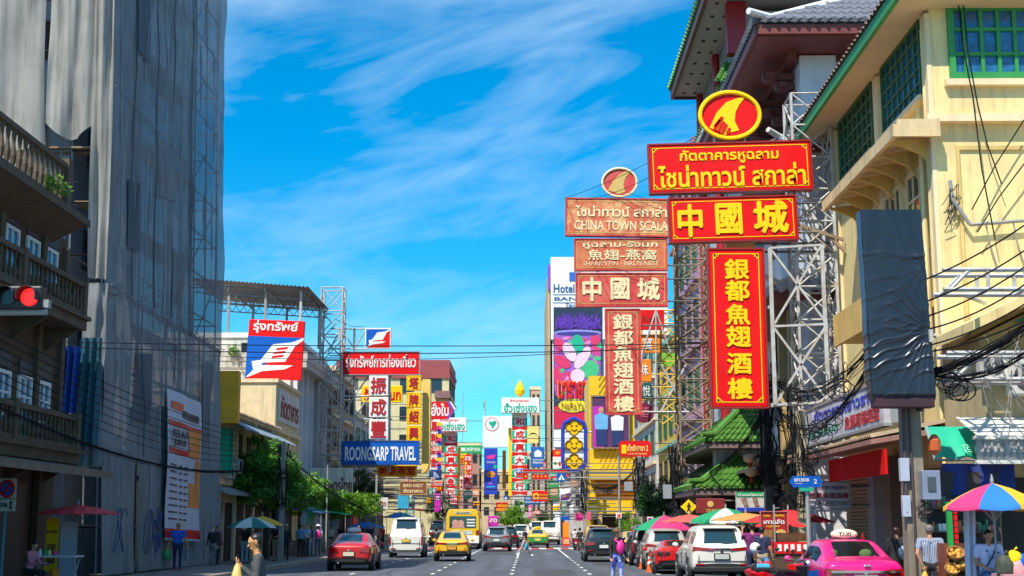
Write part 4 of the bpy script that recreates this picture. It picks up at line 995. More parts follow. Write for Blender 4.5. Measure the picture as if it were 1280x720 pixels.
for (x, y, rx, ry, rot, m) in ((712, 440, 7, 13, .5, mat('petal', (.85, .55, .72), .4)), (728, 447, 7, 16, -.6, mat('petal', (.85, .55, .72), .4)), (703, 452, 6, 12, 1.0, mat('petal2', (.70, .03, .12), .4)), (697, 470, 5, 12, .2, mat('petal2', (.70, .03, .12), .4)), (722, 430, 8, 12, .1, TEAL), (738, 462, 11, 12, .2, mat('leaf_ad', (.06, .45, .18), .4)), (722, 470, 9, 9, 0, mat('petal', (.85, .55, .72), .4)), (710, 482, 9, 7, .4, mat('petal2', (.70, .03, .12), .4)), (744, 425, 6, 6, .4, mat('petal2', (.70, .03, .12), .4)), (699, 430, 5, 8, .7, mat('petal2', (.70, .03, .12), .4))):
    ad('flower', m, el(x, y, rx, ry, 14, rot), .16+.004*x % .05)
ra = random.Random(9); PT = (mat('petal2', (.70, .03, .12), .4), mat('petal3', (.80, .22, .42), .4), mat('petal4', (.45, .05, .30), .4), mat('petal5', (.20, .10, .50), .4), mat('leaf_ad', (.06, .45, .18), .4))
for i in range(46): ad('flower', PT[i % 5 if i % 9 else 4], el(ra.uniform(696, 748), ra.uniform(422, 492), ra.uniform(1.5, 3.4), ra.uniform(3, 7), 10, ra.uniform(0, 3.1)), .09+.0015*i)
ad('red_field', mat('ad_crimson', (.60, .008, .05), .5), [(692.5, 536), (752.5, 536), (752.5, 508), (692.5, 500)], .10)
ad('white_field', WHITE, [(692.5, 559), (752.5, 559), (752.5, 537), (692.5, 537)], .10)
ad('swash', mat('ad_navy', (.02, .03, .07), .5), [(692.5, 508), (704, 505), (702, 490), (692.5, 488)], .13)
a, c = at(697, 499, HY-.8), at(734, 476, HY-.8)
lettering('นารายา', ((a.x+c.x)/2, HY-.76, (a.z+c.z)/2), X3, Z3, c.x-a.x, c.z-a.z, YEL, t, .09, .12)
lettering('นารายา', ((a.x+c.x)/2, HY-.86, (a.z+c.z)/2), X3, Z3, (c.x-a.x)*.97, (c.z-a.z)*.95, RED2, t, .03, .12)
ad('oval', mat('oval_yellow', (.85, .65, .02), .4), el(716, 507, 18, 8.5), .22)
a, c = at(702, 511, HY-.8), at(730, 503, HY-.8)
lettering('NaRaYa', ((a.x+c.x)/2, HY-.80, (a.z+c.z)/2), X3, Z3, c.x-a.x, c.z-a.z, mat('brown_letter', (.3, .14, .02), .5), t, .0, .12)
block('shophouse', 'tan tower stump with a pitched dark cap beside the ribbed hotel', ax(664, 225), ax(676, 225), 225, 240, az(485, 225), (0.58, .40, .26), -1, 3, 7, nwx=2)
block('shophouse', 'narrow white shophouse left of the hotel behind the green lettered sign', ax(640, 245), ax(690, 245), 245, 260, az(566, 245), (0.55, .53, .5), -1, 3, 4, nwx=4)
block('shophouse', 'low grey shophouse between the yellow clad shop and the hotel', ax(705, 178), ax(760, 178), 178, 200, az(575, 178), (0.45, .42, .40), -1, 4, 3, nwx=5)
# ================================================================ HANGING SIGNS
def ellpts(cx, cy, rx, ry, n=28): return [(cx+rx*math.cos(2*math.pi*k/n), cy+ry*math.sin(2*math.pi*k/n)) for k in range(n)]
def lerpc(a, b, t): return a+(b-a)*t
def sign(name, label, Y, box, face, texts=(), shapes=(), depth=.28, border=None, inset=.045, corners=False, sup=None, group=None, cat='sign', roll=0.0, outline=None, frame=None, edge=None, fy=None):
    x0, y0, x1, y1 = box
    a, c = at(x0, (y1), Y), at(x1, (y0), Y)
    X0, X1, Z0, Z1 = a.x, c.x, a.z, c.z
    W, H = X1-X0, Z1-Z0
    t = thing(name, label, cat, ((X0+X1)/2, Y, Z0), group)
    def P(px, py, dy=0.0): return Vector((X0+(px-x0)/(x1-x0)*W, Y-dy, Z1-(py-y0)/(y1-y0)*H))
    if outline:
        MB().prism([P(px, py) for px, py in outline][::-1], (0, depth, 0)).build('panel', face, t)
    else:
        MB().box(X0, X1, Y, Y+depth, Z0, Z1).build('panel', face, t, bevel=min(.03, depth*.2))
    if frame:
        w = min(W, H)*.035
        mb = MB(); mb.box(X0-w, X1+w, Y-.03, Y+depth+.02, Z1, Z1+w); mb.box(X0-w, X1+w, Y-.03, Y+depth+.02, Z0-w, Z0); mb.box(X0-w, X0, Y-.03, Y+depth+.02, Z0, Z1); mb.box(X1, X1+w, Y-.03, Y+depth+.02, Z0, Z1); mb.build('frame', frame, t)
    if border:
        i = inset*min(W, H)+.02; w = max(.022, .016*min(W, H))
        mb = MB()
        mb.box(X0+i, X1-i, Y-.012, Y+.002, Z1-i-w, Z1-i); mb.box(X0+i, X1-i, Y-.012, Y+.002, Z0+i, Z0+i+w)
        mb.box(X0+i, X0+i+w, Y-.012, Y+.002, Z0+i+w, Z1-i-w); mb.box(X1-i-w, X1-i, Y-.012, Y+.002, Z0+i+w, Z1-i-w)
        if corners:
            k = .10*min(W, H)
            for sx, xx in ((1, X0+i+w), (-1, X1-i-w)):
                for sz, zz in ((1, Z0+i+w), (-1, Z1-i-w)):
                    for q in (1, 2, 3):
                        ex = xx+sx*k*(q/3); ez = zz+sz*k*(1.15-q/3)
                        mb.box(min(xx, ex), max(xx, ex), Y-.014, Y+.001, min(zz, ez), max(zz, ez) if max(zz, ez)-min(zz, ez) > .01 else min(zz, ez)+.02)
        mb.build('border', border, t)
    for k, sh in enumerate(shapes):
        nm, m, pts = sh[:3]; dp = sh[3] if len(sh) > 3 else .02
        MB().prism([P(px, py, dp) for px, py in pts], (0, dp+.003, 0)).build(nm, m, t)
    for tx in texts:
        s, tx0, ty0, tx1, ty1, m = tx[:6]; bold = tx[6] if len(tx) > 6 else .03
        p, q = P(tx0, ty1), P(tx1, ty0)
        lettering(s, ((p.x+q.x)/2, Y-.012 if len(tx) < 8 else Y-tx[7], (p.z+q.z)/2), X3, Z3, q.x-p.x, q.z-p.z, m, t, bold, .05, name='lettering')
    if face in (OLDRED, OLDRED2, OLDRED3) and not outline:
        rw = random.Random(int(x0+y0))
        for k in range(2 if y1-y0 < 100 else 0):
            a_ = P(rw.uniform(x0+4, x1-4), y0-2); b_ = P(rw.uniform(x0+4, x1-4), y0+rw.uniform(5, (y1-y0)*.6), .06)
            MB().tube([a_, a_.lerp(b_, .3)+Vector((0, -.12, .35)), b_+Vector((0, -.1, .1)), b_], .010, 4).build('loose_wire', CABLE, t)
    if sup is not None:
        mb = MB()
        for zz in (Z0+H*.15, Z0+H*.85):
            if sup > X1: mb.tube([(X1-.1, Y+depth*.6, zz), (sup, Y+depth*.6, zz)], .04, 5)
            else: mb.tube([(sup, Y+depth*.6, zz), (X0+.1, Y+depth*.6, zz)], .04, 5)
        mb.each('bracket', mat('bracket_steel', (.13, .125, .12), .7), t)
    if roll: t.rotation_euler.y = -math.atan2(roll, x1-x0)
    return t
YS1, YS2 = 44.3, 66.0
SAIL = [(884,165),(890,150),(897,138),(906,128),(918,122),(931,119.5),(923,127),(919,136),(918,148),(921,160),(925,168),(917,171),(907,173),(899,169)]
t = sign('round_sign', 'bright red oval sign with a yellow sail emblem, topmost of the near red signs', YS1, (875, 115, 950, 173), RED, outline=ellpts(912.5, 144, 37, 28.5), depth=.25,
     shapes=[('sail_emblem', GOLD, [(887,160),(896,141),(908,128),(921,123),(932,121),(924,131),(919,141),(918,152),(923,163),(912,166),(905,169),(897,163)])])
mb = MB(); e = ellpts(912.5, 144, 37.3, 28.8, 40)
mb.tube([at(x, y, YS1-.02) for x, y in e]+[at(*e[0], YS1-.02)], .075, 6); mb.build('border', GOLD, t)
mb = MB()
for (xa, ya, xb, yb) in ((893,161,901,150),(898,164,905,152),(903,166,908,155),(893,158,903,146),(909,167,912,160)): mb.bar(at(xa, ya, YS1-.03), at(xb, yb, YS1-.03), .05, .09)
mb.build('emblem_line', RED, t)
mb = MB()
for px in (893, 931): mb.tube([at(px, 168, YS1+.12), at(px, 182, YS1+.12)], .05, 6)
mb.build('post', STEELW, t)
sign('hanging_sign', 'wide bright red sign with two lines of yellow Thai letters below the oval emblem', YS1, (814, 179, 1013, 238), RED, border=GOLD, corners=True, frame=mat('dark_red_edge', (.30, .01, .01), .5), roll=5, sup=9.6,
     texts=[('กัตตาคารหูฉลาม', 851, 186, 974, 204, GOLD, .035), ('ไชน่าทาวน์ สกาล่า', 823, 205, 1006, 233, GOLD, .035)], group='bright red restaurant signs')
sign('hanging_sign', 'bright red sign with three big yellow Chinese characters below the wide Thai one', YS1+.05, (839, 247, 995, 300), RED, border=GOLD, corners=True, frame=mat('dark_red_edge', (.30, .01, .01), .5), roll=4, sup=9.6,
     texts=[('中', 849, 255, 878, 294, GOLD, .055), ('國', 896, 255, 927, 292, GOLD, .055), ('城', 943, 253, 984, 292, GOLD, .055)], group='bright red restaurant signs')
def vtext(s, xc, w, ys, h, m, bold=.05): return [(ch, xc-w/2, y-h/2, xc+w/2, y+h/2, m, bold) for ch, y in zip(s, ys)]
sign('vertical_sign', 'tall bright red vertical sign with six yellow Chinese characters', YS1+.02, (891, 312, 953, 508), RED, border=GOLD, corners=True, frame=mat('dark_red_edge', (.30, .01, .01), .5), inset=.06, sup=7.8,
     texts=vtext('銀都魚翅酒樓', 922.5, 27, (337, 364, 394, 421.5, 455, 486), 25, GOLD), group='bright red restaurant signs')
# truss frame that links the near signs to the lattice tower
t = thing('sign_truss', 'white cross braced steel frame between the red vertical sign and the lattice tower', 'sign frame', at(998, 508, 44.4))
pts = {k: at(x, y, 44.4) for k, (x, y) in dict(a=(962,310), b=(1027,306), c=(966,408), d=(1034,405), e=(969,506), f=(1036,503)).items()}
for k in ('ae', 'bf'): MB().bar(pts[k[0]], pts[k[1]], .12, .10).build('post', STEELW, t)
mb = MB()
for k in ('ab', 'cd', 'ef', 'ad', 'bc', 'cf', 'de'): mb.bar(pts[k[0]], pts[k[1]], .075, .07)
mb.bar(at(952, 507, 44.5), at(1060, 502, 44.5), .12); mb.bar(at(953, 384, 44.5), at(966, 384, 44.5), .1)
mb.build('bracing', STEELW, t)
mb = MB()
for (xa, ya, xb, yb) in ((955, 262, 1010, 286), (1005, 284, 1055, 300), (1030, 290, 1076, 332)): mb.bar(at(xa, ya, 44.6), at(xb, yb, 44.5), .10)
mb.build('arm', RUST, t)
lattice('lattice_tower', 'tall white lattice tower of crossed rods beside the yellow building', 'lattice tower', 8.95, 10.25, 44.9, 46.2, 4.0, 16.2, 11, STEELW, .055, dense=True)
lattice('lattice_tower', 'brown rusty lattice tower with tiny crossed bars behind the near vertical sign', 'lattice tower', ax(850, 68), ax(888, 68), 67.5, 69.0, az(655, 68), az(302, 68), 14, RUST, .06, dense=True)
# small round yellow sign behind
sign('hanging_sign', 'small dull yellow sign peeking out between two near red signs', YS1+1.5, (908, 301, 943, 316), PALEY, sup=10.4)

# faded second cluster
CT = CREAMTXT
t = sign('round_sign', 'faded red oval sign with a cream sail emblem on top of the peeling signs', YS2, (753, 210, 796, 246), OLDRED, outline=ellpts(774.5, 228, 21.3, 17.6), depth=.25,
     shapes=[('sail_emblem', mat('old_gold', (.62, .42, .12), .6), [(760,238),(766,227),(773,219),(781,214.5),(789,213.5),(782,222),(779,231),(781,240),(773,243),(767,240)])])
mb = MB(); e = ellpts(774.5, 228, 21.5, 17.8, 36); mb.tube([at(x, y, YS2-.02) for x, y in e]+[at(*e[0], YS2-.02)], .06, 6); mb.build('border', CT, t)
mb = MB(); mb.tube([at(774, 244, YS2+.1), at(774, 256, YS2+.1)], .06, 6); mb.build('post', RUST, t)
OG = mat('old_gold', (.62, .42, .12), .6)
sign('hanging_sign', 'peeling orange and cream sign in Thai and English below the faded oval emblem', YS2, (708, 249, 838, 294), OLDRED2, border=OG, roll=-2, sup=ax(870, 66), frame=OLDRED,
     texts=[('ไชน่าทาวน์ สกาล่า', 719, 257, 833, 271, CT, .03), ('CHINA TOWN SCALA', 718, 276, 834, 288, CT, .01)], group='faded red restaurant signs')
sign('hanging_sign', 'small peeling sign with cream menu words between two faded larger signs', YS2+.05, (719, 299, 833, 337), OLDRED3, border=OG, sup=ax(870, 66), frame=OLDRED,
     texts=[('หูฉลาม-รังนก', 729, 301, 822, 311, CT, .03), ('魚翅-燕窩', 735, 312, 820, 325, CT, .03), ("SHARK'S FIN - BIRD'S NEST", 729, 326.5, 823, 332, CT, .0)], group='faded red restaurant signs')
sign('hanging_sign', 'faded red sign with three cream Chinese characters above the faded vertical sign', YS2+.05, (721, 342, 833, 382), OLDRED, border=OG, corners=True, sup=ax(870, 66), frame=OLDRED,
     texts=[('中', 729, 347, 751, 376, CT, .055), ('國', 764, 348, 786, 374, CT, .055), ('城', 797, 348, 824, 375, CT, .055)], group='faded red restaurant signs')
sign('vertical_sign', 'tall faded red vertical sign with cream Chinese characters', YS2+.02, (759, 387, 799, 517), OLDRED, border=OG, corners=True, inset=.05, sup=ax(850, 66), frame=OLDRED,
     texts=vtext('銀都魚翅酒樓', 779, 23, (402.5, 423, 443, 463, 483.5, 505), 18.5, CT), group='faded red restaurant signs')

# yellow and orange shop signs behind the faded cluster
sign('hanging_sign', 'plain red sign with faint dark letters beside the faded vertical sign', 84, (799, 387, 830, 412), RED2, texts=[('ร้านอาหาร', 803, 394, 826, 402, DRED, .02)], sup=ax(850, 84))
sign('hanging_sign', 'orange sign with a single white Chinese character', 84.3, (800, 418, 825, 441), ORANGE, texts=[('窩', 804, 422, 815, 438, WHITE, .02)], sup=ax(850, 84))
t = thing('sign_support', 'yellow painted steel sign frame behind the orange signs', 'sign frame', at(830, 520, 85))
mb = MB(); YST = mat('yellow_steel', (.70, .48, .06), .5, var=.2)
for x in (802, 826, 847): mb.tube([at(x, 388, 85), at(x, 530, 85)], .07, 5)
for k in range(9):
    y = 388+16*k
    mb.tube([at(802, y, 85), at(847, y, 85)], .05, 5)
    mb.tube([at(826, y, 85), at(847, y+16, 85)], .045, 5); mb.tube([at(847, y, 85), at(826, y+16, 85)], .045, 5)
mb.build('tube_frame', YST, t)
t = thing('sign_support', 'white cross braced sign frame below the yellow one', 'sign frame', at(825, 515, 82))
mb = MB()
for (xa, ya, xb, yb) in ((820,388,803,440),(820,388,838,440),(820,388,820,515),(795,515,862,515),(826,455,858,515),(858,455,826,515),(803,440,795,515)): mb.tube([at(xa, ya, 82), at(xb, yb, 82)], .06, 5)
mb.build('tube_frame', STEELW, t)
sign('hanging_sign', 'light green glass panel sign among the yellow frames', 88, (827, 441, 846, 458), mat('lime_panel', (.20, .55, .05), .4), sup=ax(852, 88))
sign('hanging_sign', 'orange lobed sign with a white character above the teal octagon', 83.6, (797, 449, 814, 477), ORANGE, texts=[('味', 801, 455, 810, 469, WHITE, .02)], sup=ax(830, 84))
sign('hanging_sign', 'dark teal octagonal sign with a white character', 83.4, (801, 478, 815, 499), mat('dark_teal', (.01, .09, .08), .5), outline=[(805,478),(811,478),(815,483),(815,494),(811,499),(805,499),(801,494),(801,483)], texts=[('悅', 803.5, 482, 812.5, 495, WHITE, .01)], sup=ax(830, 84))
sign('hanging_sign', 'maroon plum blossom shaped sign with a pink character', 83.2, (793, 503, 818, 529), mat('maroon_sign', (.16, .01, .04), .5), outline=ellpts(805.5, 516, 12.2, 12.6, 12), texts=[('酒', 801, 509, 811, 522, mat('rose', (.6, .12, .2), .5), .01)], sup=ax(830, 84))
sign('hanging_sign', 'rounded red restaurant name sign with a yellow figure in front of the yellow shop', 96, (774, 551, 814, 571), RED2, outline=[(777,551),(811,551),(814,554),(814,568),(811,571),(777,571),(774,568),(774,554)], texts=[('เท็กซัสสาขา 2', 784, 555, 810, 564, PALEY, .03), ('LOCAL RESTAURANT', 785, 566, 809, 568.5, PALEY, 0)], shapes=[('figure_emblem', GOLD, [(777, 556), (783, 556), (783, 567), (777, 567)])], sup=ax(850, 96))
# flower-shaped neon-framed sign
t = thing('flower_sign', 'tall blue outlined sign holding three yellow flower shaped faces', 'sign', at(717, 588, 140))
mb = MB(); o = [(703.5, 536), (705, 529), (711, 526), (717, 522.5), (724, 526), (730, 529), (732, 536), (732, 578), (729, 584), (724, 587), (717, 591), (711, 587), (705, 584), (703.5, 578)]
mb.tube([at(x, y, 140) for x, y in o+[o[0]]], .19, 6); mb.build('outline_tube', DBLUE, t)
for cy in (534, 556, 577.5):
    pts = [(717.5+(7.2+3.4*abs(math.cos(2*a))**.6)*math.cos(a), cy+(7.2+3.4*abs(math.cos(2*a))**.6)*math.sin(a)*.95) for a in [2*math.pi*k/32 for k in range(32)]]
    f = MB().prism([at(x, y, 140) for x, y in pts][::-1], (0, .2, 0)).build('flower', YEL, t)
    mb = MB(); mb.tube([at(x, y, 139.98) for x, y in pts+[pts[0]]], .09, 5)
    for dx in (-3, 3): mb.tube([at(717.5+dx-1, cy-1.5, 139.96), at(717.5+dx, cy-2.6, 139.96), at(717.5+dx+1, cy-1.5, 139.96)], .05, 4)
    mb.tube([at(717.5-3.5, cy+2, 139.96), at(717.5-1.5, cy+4, 139.96), at(717.5+1.5, cy+4, 139.96), at(717.5+3.5, cy+2, 139.96)], .05, 4)
    mb.build('face_line', mat('brown_seam', (.22, .12, .01), .7), f)
mb = MB()
for y in (540, 562, 583): mb.tube([at(705, y, 140.3), at(740, y, 140.3)], .07, 5)
mb.build('bracket', STEEL, t)

# ---------------------------------------------------------------- left: the travel agency signs
def plane_logo(x0, y0, x1, y1):
    w, h = x1-x0, y1-y0
    f = lambda pts: [(x0+a*w, y0+b*h) for a, b in pts]
    return [('blue_field', BLUE, f([(0,0),(1,0),(0,1)]), .012), ('red_field', RED, f([(1,.0),(1,1),(.06,1)]), .016),
            ('wing_emblem', WHITE, f([(.10,.60),(.26,.56),(.46,.18),(.80,.12),(1.0,.0),(1.0,.06),(.86,.20),(.70,.58),(.30,.62),(.27,.68),(.84,.66),(.70,.76),(.30,.82),(.05,.97),(.02,.97),(.14,.80)]), .028)]
sign('square_sign', 'big square sign with white wing emblem on blue and red, Thai title across its top', 80, (306, 400, 378, 474), RED, depth=.3, roll=-3, sup=-15.0,
     shapes=plane_logo(306, 421, 378, 474)+[('emblem_stripe', RED, [(345+a, 435+b) for a, b in ((0,0),(14,-2),(13,1),(-2,3))], .036), ('emblem_stripe', RED, [(342+a, 440+b) for a, b in ((0,0),(14,-2),(13,1),(-2,3))], .036), ('emblem_stripe', RED, [(340+a, 445+b) for a, b in ((0,0),(14,-2),(13,1),(-2,3))], .036)],
     texts=[('รุ่งทรัพย์', 312, 401, 370, 417, WHITE, .05)], group='wing emblem signs')
sign('square_sign', 'small square sign with white wing emblem on top of the wide red travel sign', 92, (456, 410, 489, 436), WHITE, depth=.3, shapes=plane_logo(457.5, 411.5, 487.5, 434.5), group='wing emblem signs')
sign('hanging_sign', 'wide red sign with white Thai letters above the three white character boards', 91.9, (428, 440, 524, 468), RED, texts=[('รุ่งทรัพย์การท่องเที่ยว', 432, 443, 520, 464, WHITE, .03)], border=None, frame=STEEL, sup=-13.4)
for ch, y, lab in (('振', 482, 'topmost'), ('成', 509, 'middle'), ('豐', 536.5, 'lowest')):
    sign('character_board', lab + ' of three white boards with a single red Chinese character', 91.8, (461, y-12.5, 485.5, y+12.5), WHITE, texts=[(ch, 463.5, y-10, 482.5, y+10, mat('deep_red_letter', (.45, .01, .015), .5), .04)], group='white character boards')
sign('hanging_sign', 'blue travel agency sign with white English letters at the foot of the steel frame', 91.5, (428, 552, 523, 580), BLUE, depth=.35, frame=mat('blue_edge', (.01, .08, .35), .5), texts=[('ROONGSARP TRAVEL', 431, 558, 520, 576, WHITE, .025)], sup=-13.4)
t = thing('steel_sign_frame', 'white painted steel frame carrying the travel agency signs', 'sign frame', at(470, 590, 92.4))
for x in (426, 443, 487): MB().tube([at(x, 411 if x < 450 else 440, 92.4), at(x, 590, 92.4)], .08, 6).build('post', STEELW, t)
mb = MB()
for y in (411, 436, 470, 495, 524, 552, 582): mb.tube([at(413, y, 92.4), at(490 if y > 436 else 458, y, 92.4)], .055, 5)
for (xa, ya, xb, yb) in ((426,411,443,436),(443,436,458,411),(426,495,443,470),(443,495,461,470),(426,524,443,495),(443,524,461,495),(426,552,443,524),(443,552,461,524),(426,411,410,440),(413,470,398,530),(412,495,398,560)): mb.tube([at(xa, ya, 92.4), at(xb, yb, 92.4)], .05, 5)
for y in (440, 470, 500, 530, 560): mb.tube([at(426, y, 92.4), at(426, y+3, 95.5)], .05, 5)
mb.build('bracing', STEELW, t)
sign('hanging_sign', 'orange yellow sign with red Chinese characters hanging below the blue travel sign', 92.8, (471, 581, 521, 596), YEL, texts=[('美泰燕窩', 473, 583, 519, 594, RED, .04)], sup=-13.4)
sign('hanging_sign', 'yellow sign with red Thai letters behind the white character boards', 100, (452, 482, 503, 503), GOLD, texts=[('ร้านรังนก', 455, 485, 501, 500, RED2, .03)], sup=-14)
for ch, y, lab in (('塔', 478.5, 'topmost'), ('牌', 500, 'second'), ('紹', 520.5, 'third'), ('興', 541.5, 'lowest')):
    sign('character_board', lab + ' of four golden boards with a single red Chinese character', 105, (508, y-9.7, 526.5, y+9.7), GOLD, texts=[(ch, 511.5, y-6.8, 523, y+6.8, mat('deep_red_letter', (.45, .01, .015), .5), .05)], border=ORANGE, group='golden character boards')
sign('vertical_sign', 'tall pale yellow slab sign with curved foot beside the golden boards', 106, (527, 474, 538, 590), mat('slab_yellow', (.82, .55, .12), .5), outline=[(527,474),(538,474),(538,578),(534,588),(527,592)], depth=1.4, sup=-14)
sign('hanging_sign', 'brown sign with cream bird nest menu letters below the golden boards', 112, (500, 602, 533, 618), mat('brown_sign', (.20, .07, .03), .6), frame=OG, texts=[('BIRD NEST', 504, 605, 529, 609, CT, .01), ('ภัตตาคาร', 504, 611, 529, 616, CT, .02)], sup=-14.5)
sign('hanging_sign', 'plain sky blue square board above the white van', 112, (497, 619, 511, 636), mat('sky_board', (.03, .36, .62), .5), sup=-14.5)
sign('hanging_sign', 'grey board with small red letters on the pole behind the red taxi', 90, (472, 622, 485, 637), OFFW, texts=[('ห้าง', 474, 625, 483, 633, DRED, .02)], sup=-13)
sign('shop_sign', 'grubby white shop sign with dark red letters beside the lime green tree', 89, (384, 585, 441, 621), OFFW, texts=[('อาหารไทย', 404, 597, 440, 615, DRED, .03)], sup=-14.6)

# ---------------------------------------------------------------- far left cluster
sign('hexagon_sign', 'red pointed sign with white Thai letters and striped purple tips', 150, (536, 502, 567, 524), RED2, outline=[(536,502),(560,502),(567,513),(560,524),(536,524)], texts=[('ฮั่งใบ', 539, 504, 561, 520, WHITE, .04)], shapes=[('stripe', PURPLE, [(558,502),(561,502),(568,512),(565,513)], .05), ('stripe', WHITE, [(562,502),(564,502),(570,511),(568,512)], .05), ('stripe', PURPLE, [(558,524),(561,524),(568,514),(565,513)], .05)], sup=-16)
t = sign('gold_shop_sign', 'white sign with green Thai letters, left twin over the street', 155, (541, 522, 583, 539), WHITE, depth=1.2, texts=[('ฮั่วเซ่งเฮง', 545, 527, 581, 537.5, TEAL, .05), ('ห้างขายทอง', 550, 523.5, 573, 526.5, RED2, .02)], sup=-16, group='gold shop name signs')
t = sign('gold_shop_sign', 'white sign with green Thai letters and a golden flame on top, right twin', 165, (627, 497, 674, 516), WHITE, depth=1.2, texts=[('ฮั่วเซ่งเฮง', 630, 503.5, 671, 515, TEAL, .05), ('ห้างขายทอง', 638, 499, 661, 502.5, RED2, .02)], sup=7, group='gold shop name signs')
mb = MB(); mb.lathe(at(650, 493, 165.5), [(.1, -.3), (.55, 0), (.62, .5), (.4, 1.1), (.05, 1.7)], 10); mb.build('flame_finial', GOLD, t)
def goldvert(label, Y, xc, w, y0, dy, sup, n=6):
    s = '和成興大金行'[:n]
    shapes = []; texts = []
    for i in range(n):
        y = y0+dy*i
        shapes += [('green_bar', TEAL, [(xc-w/2, y-dy*.28), (xc-w/2+w*.22, y-dy*.28), (xc-w/2+w*.22, y+dy*.28), (xc-w/2, y+dy*.28)], .03), ('green_bar', TEAL, [(xc+w/2-w*.22, y-dy*.28), (xc+w/2, y-dy*.28), (xc+w/2, y+dy*.28), (xc+w/2-w*.22, y+dy*.28)], .03),
                   ('red_ribbon', RED2, [(xc-w/2, y+dy*.34), (xc, y+dy*.44), (xc+w/2, y+dy*.34), (xc+w/2, y+dy*.66), (xc, y+dy*.56), (xc-w/2, y+dy*.66)], .035),
                   ('white_disc', WHITE, ellpts(xc, y, w*.36, dy*.38, 12), .04)]
        texts.append((s[i], xc-w*.27, y-dy*.27, xc+w*.27, y+dy*.27, RED2, .04, .06))
    return sign('vertical_sign', label, Y, (xc-w/2, y0-dy*.62, xc+w/2, y0+dy*(n-.3)), mat('cream_sign', (.74, .68, .56), .5), shapes=shapes, texts=texts, sup=sup, group='green and red gold shop signs')
goldvert('tall green and red vertical gold shop sign, left twin beside the orange strip', 156, 563.5, 17, 548.5, 13.4, -16)
goldvert('tall green and red vertical gold shop sign, right twin under the flame topped sign', 166, 649.5, 19, 527, 16.2, 7)
sign('vertical_sign', 'red strip sign with white characters and coloured flags down its edge', 148, (537, 526, 552, 588), mat('white_strip', (.7, .66, .62), .5), texts=[(ch, 538.5, y-5.4, 545.5, y+5.4, RED2, .06, .05) for ch, y in zip('馬利来金', (533, 547.5, 562.5, 577))],
     shapes=[(nm, m, [(546+dx, y-6+dy), (552, y-4+dy), (552, y+dy), (546+dx, y+1+dy)], .03) for y in (533, 547.5, 562.5, 577) for nm, m, dx, dy in (('flag', YEL, 0, 0), ('flag', PINK, 0, 5), ('flag', DBLUE, 1, 9))], sup=-16)
sign('vertical_sign', 'narrow orange strip sign down the side of the left gold shop sign', 157, (572, 560, 575.5, 632), YEL, sup=-16)
sign('hanging_sign', 'small navy sign with a white triangle figure over the left lane', 140, (538, 587, 552, 600), NAVY, shapes=[('figure', mat('pale_blue', (.4, .5, .7), .5), [(541, 597), (545, 590), (549, 597)])], sup=-15.6)
sign('hanging_sign', 'small red sign with white and yellow letters below the navy triangle sign', 139, (539, 602, 558, 614), RED2, texts=[('สาขาเยาวราช', 541, 603.5, 556, 607, WHITE, .02), ('金行', 541, 608.5, 556, 612.5, GOLD, .03)], sup=-15.6)
t = sign('delivery_sign', 'green sign with white letters over the far left street', 170, (575, 556.5, 602, 567), mat('fresh_green', (.01, .36, .09), .5), texts=[('LINEMAN', 582, 559.5, 600, 564, WHITE, .03)], shapes=[('app_emblem', WHITE, [(576.5, 559.5), (581, 559.5), (581, 564), (576.5, 564)])], sup=-16)
for k, (s, y) in enumerate((('ขาย', 573), ('ทอง', 584.5), ('หมู', 596), ('เงิน', 607))):
    sign('round_sign', ('topmost', 'second', 'third', 'lowest')[k] + ' of four red lobed signs with white Thai letters', 160, (579.5, y-5.5, 590.5, y+5.5), RED2, outline=ellpts(585, y, 5.6, 5.4, 14), depth=.5, texts=[(s, 581, y-2.8, 589, y+2.8, WHITE, .05)], sup=-16.5, group='red lobed signs')
sign('round_sign', 'green round sign with white letters below the red lobed signs', 160, (578.5, 612, 591, 624), TEAL, outline=ellpts(584.7, 618, 6.2, 6.2, 16), depth=.5, texts=[('เฮง', 580.5, 615, 589, 620, WHITE, .05)], sup=-16.5)
sign('hanging_sign', 'orange sign with red letters behind the red lobed signs', 163, (572.5, 567, 584, 580), YEL, texts=[('เฮีย', 574, 572, 583, 579, RED2, .05)], sup=-16.5)
sign('billboard', 'big white billboard with a green bird inside a red ring', 175, (603.5, 520, 645, 559), WHITE, depth=.6, cat='billboard', sup=-14,
     shapes=[('ring', RED2, ellpts(615, 530.5, 8.6, 8.6, 24), .02), ('disc', WHITE, ellpts(615, 530.5, 7.7, 7.7, 24), .03), ('bird_emblem', TEAL, [(611,526),(614,527.5),(619,525.5),(621,528),(619,531),(617,534),(615.5,537),(614,532),(611.5,530)], .05)])
t = thing('flag', 'green and white flag on a pole above the white billboard', 'flag', at(606, 518, 176))
MB().tube([at(606.5, 521, 176), at(606.5, 499, 176)], .08, 6).build('pole', STEELW, t)
mb = MB(); mb.prism([at(606.5, 501, 176), at(604, 505, 176.2), at(603.5, 511, 176.1), at(606.5, 507, 176)], (0, .03, 0)); mb.build('cloth', TEAL, t)
sign('vertical_sign', 'tall deep blue vertical banner with small bright emblems under the white billboard', 172, (605, 560, 622, 618), mat('royal_blue', (.02, .05, .45), .45), sup=-14,
     shapes=[('emblem', PINK, [(608, 570), (619, 568), (618, 573), (609, 574)]), ('emblem', ORANGE, ellpts(613.5, 593, 5.5, 4, 12)), ('emblem', TEAL, ellpts(619, 583.5, 2.6, 2.4, 10)), ('emblem', mat('violet', (.35, .1, .6), .5), ellpts(613, 604, 2.5, 2, 10)), ('emblem', mat('sky_text', (.05, .4, .7), .5), [(608, 608), (619, 607.4), (619, 609), (608, 609.6)])], texts=[('โปรโมชั่น', 608, 576, 619, 579, WHITE, .0)])
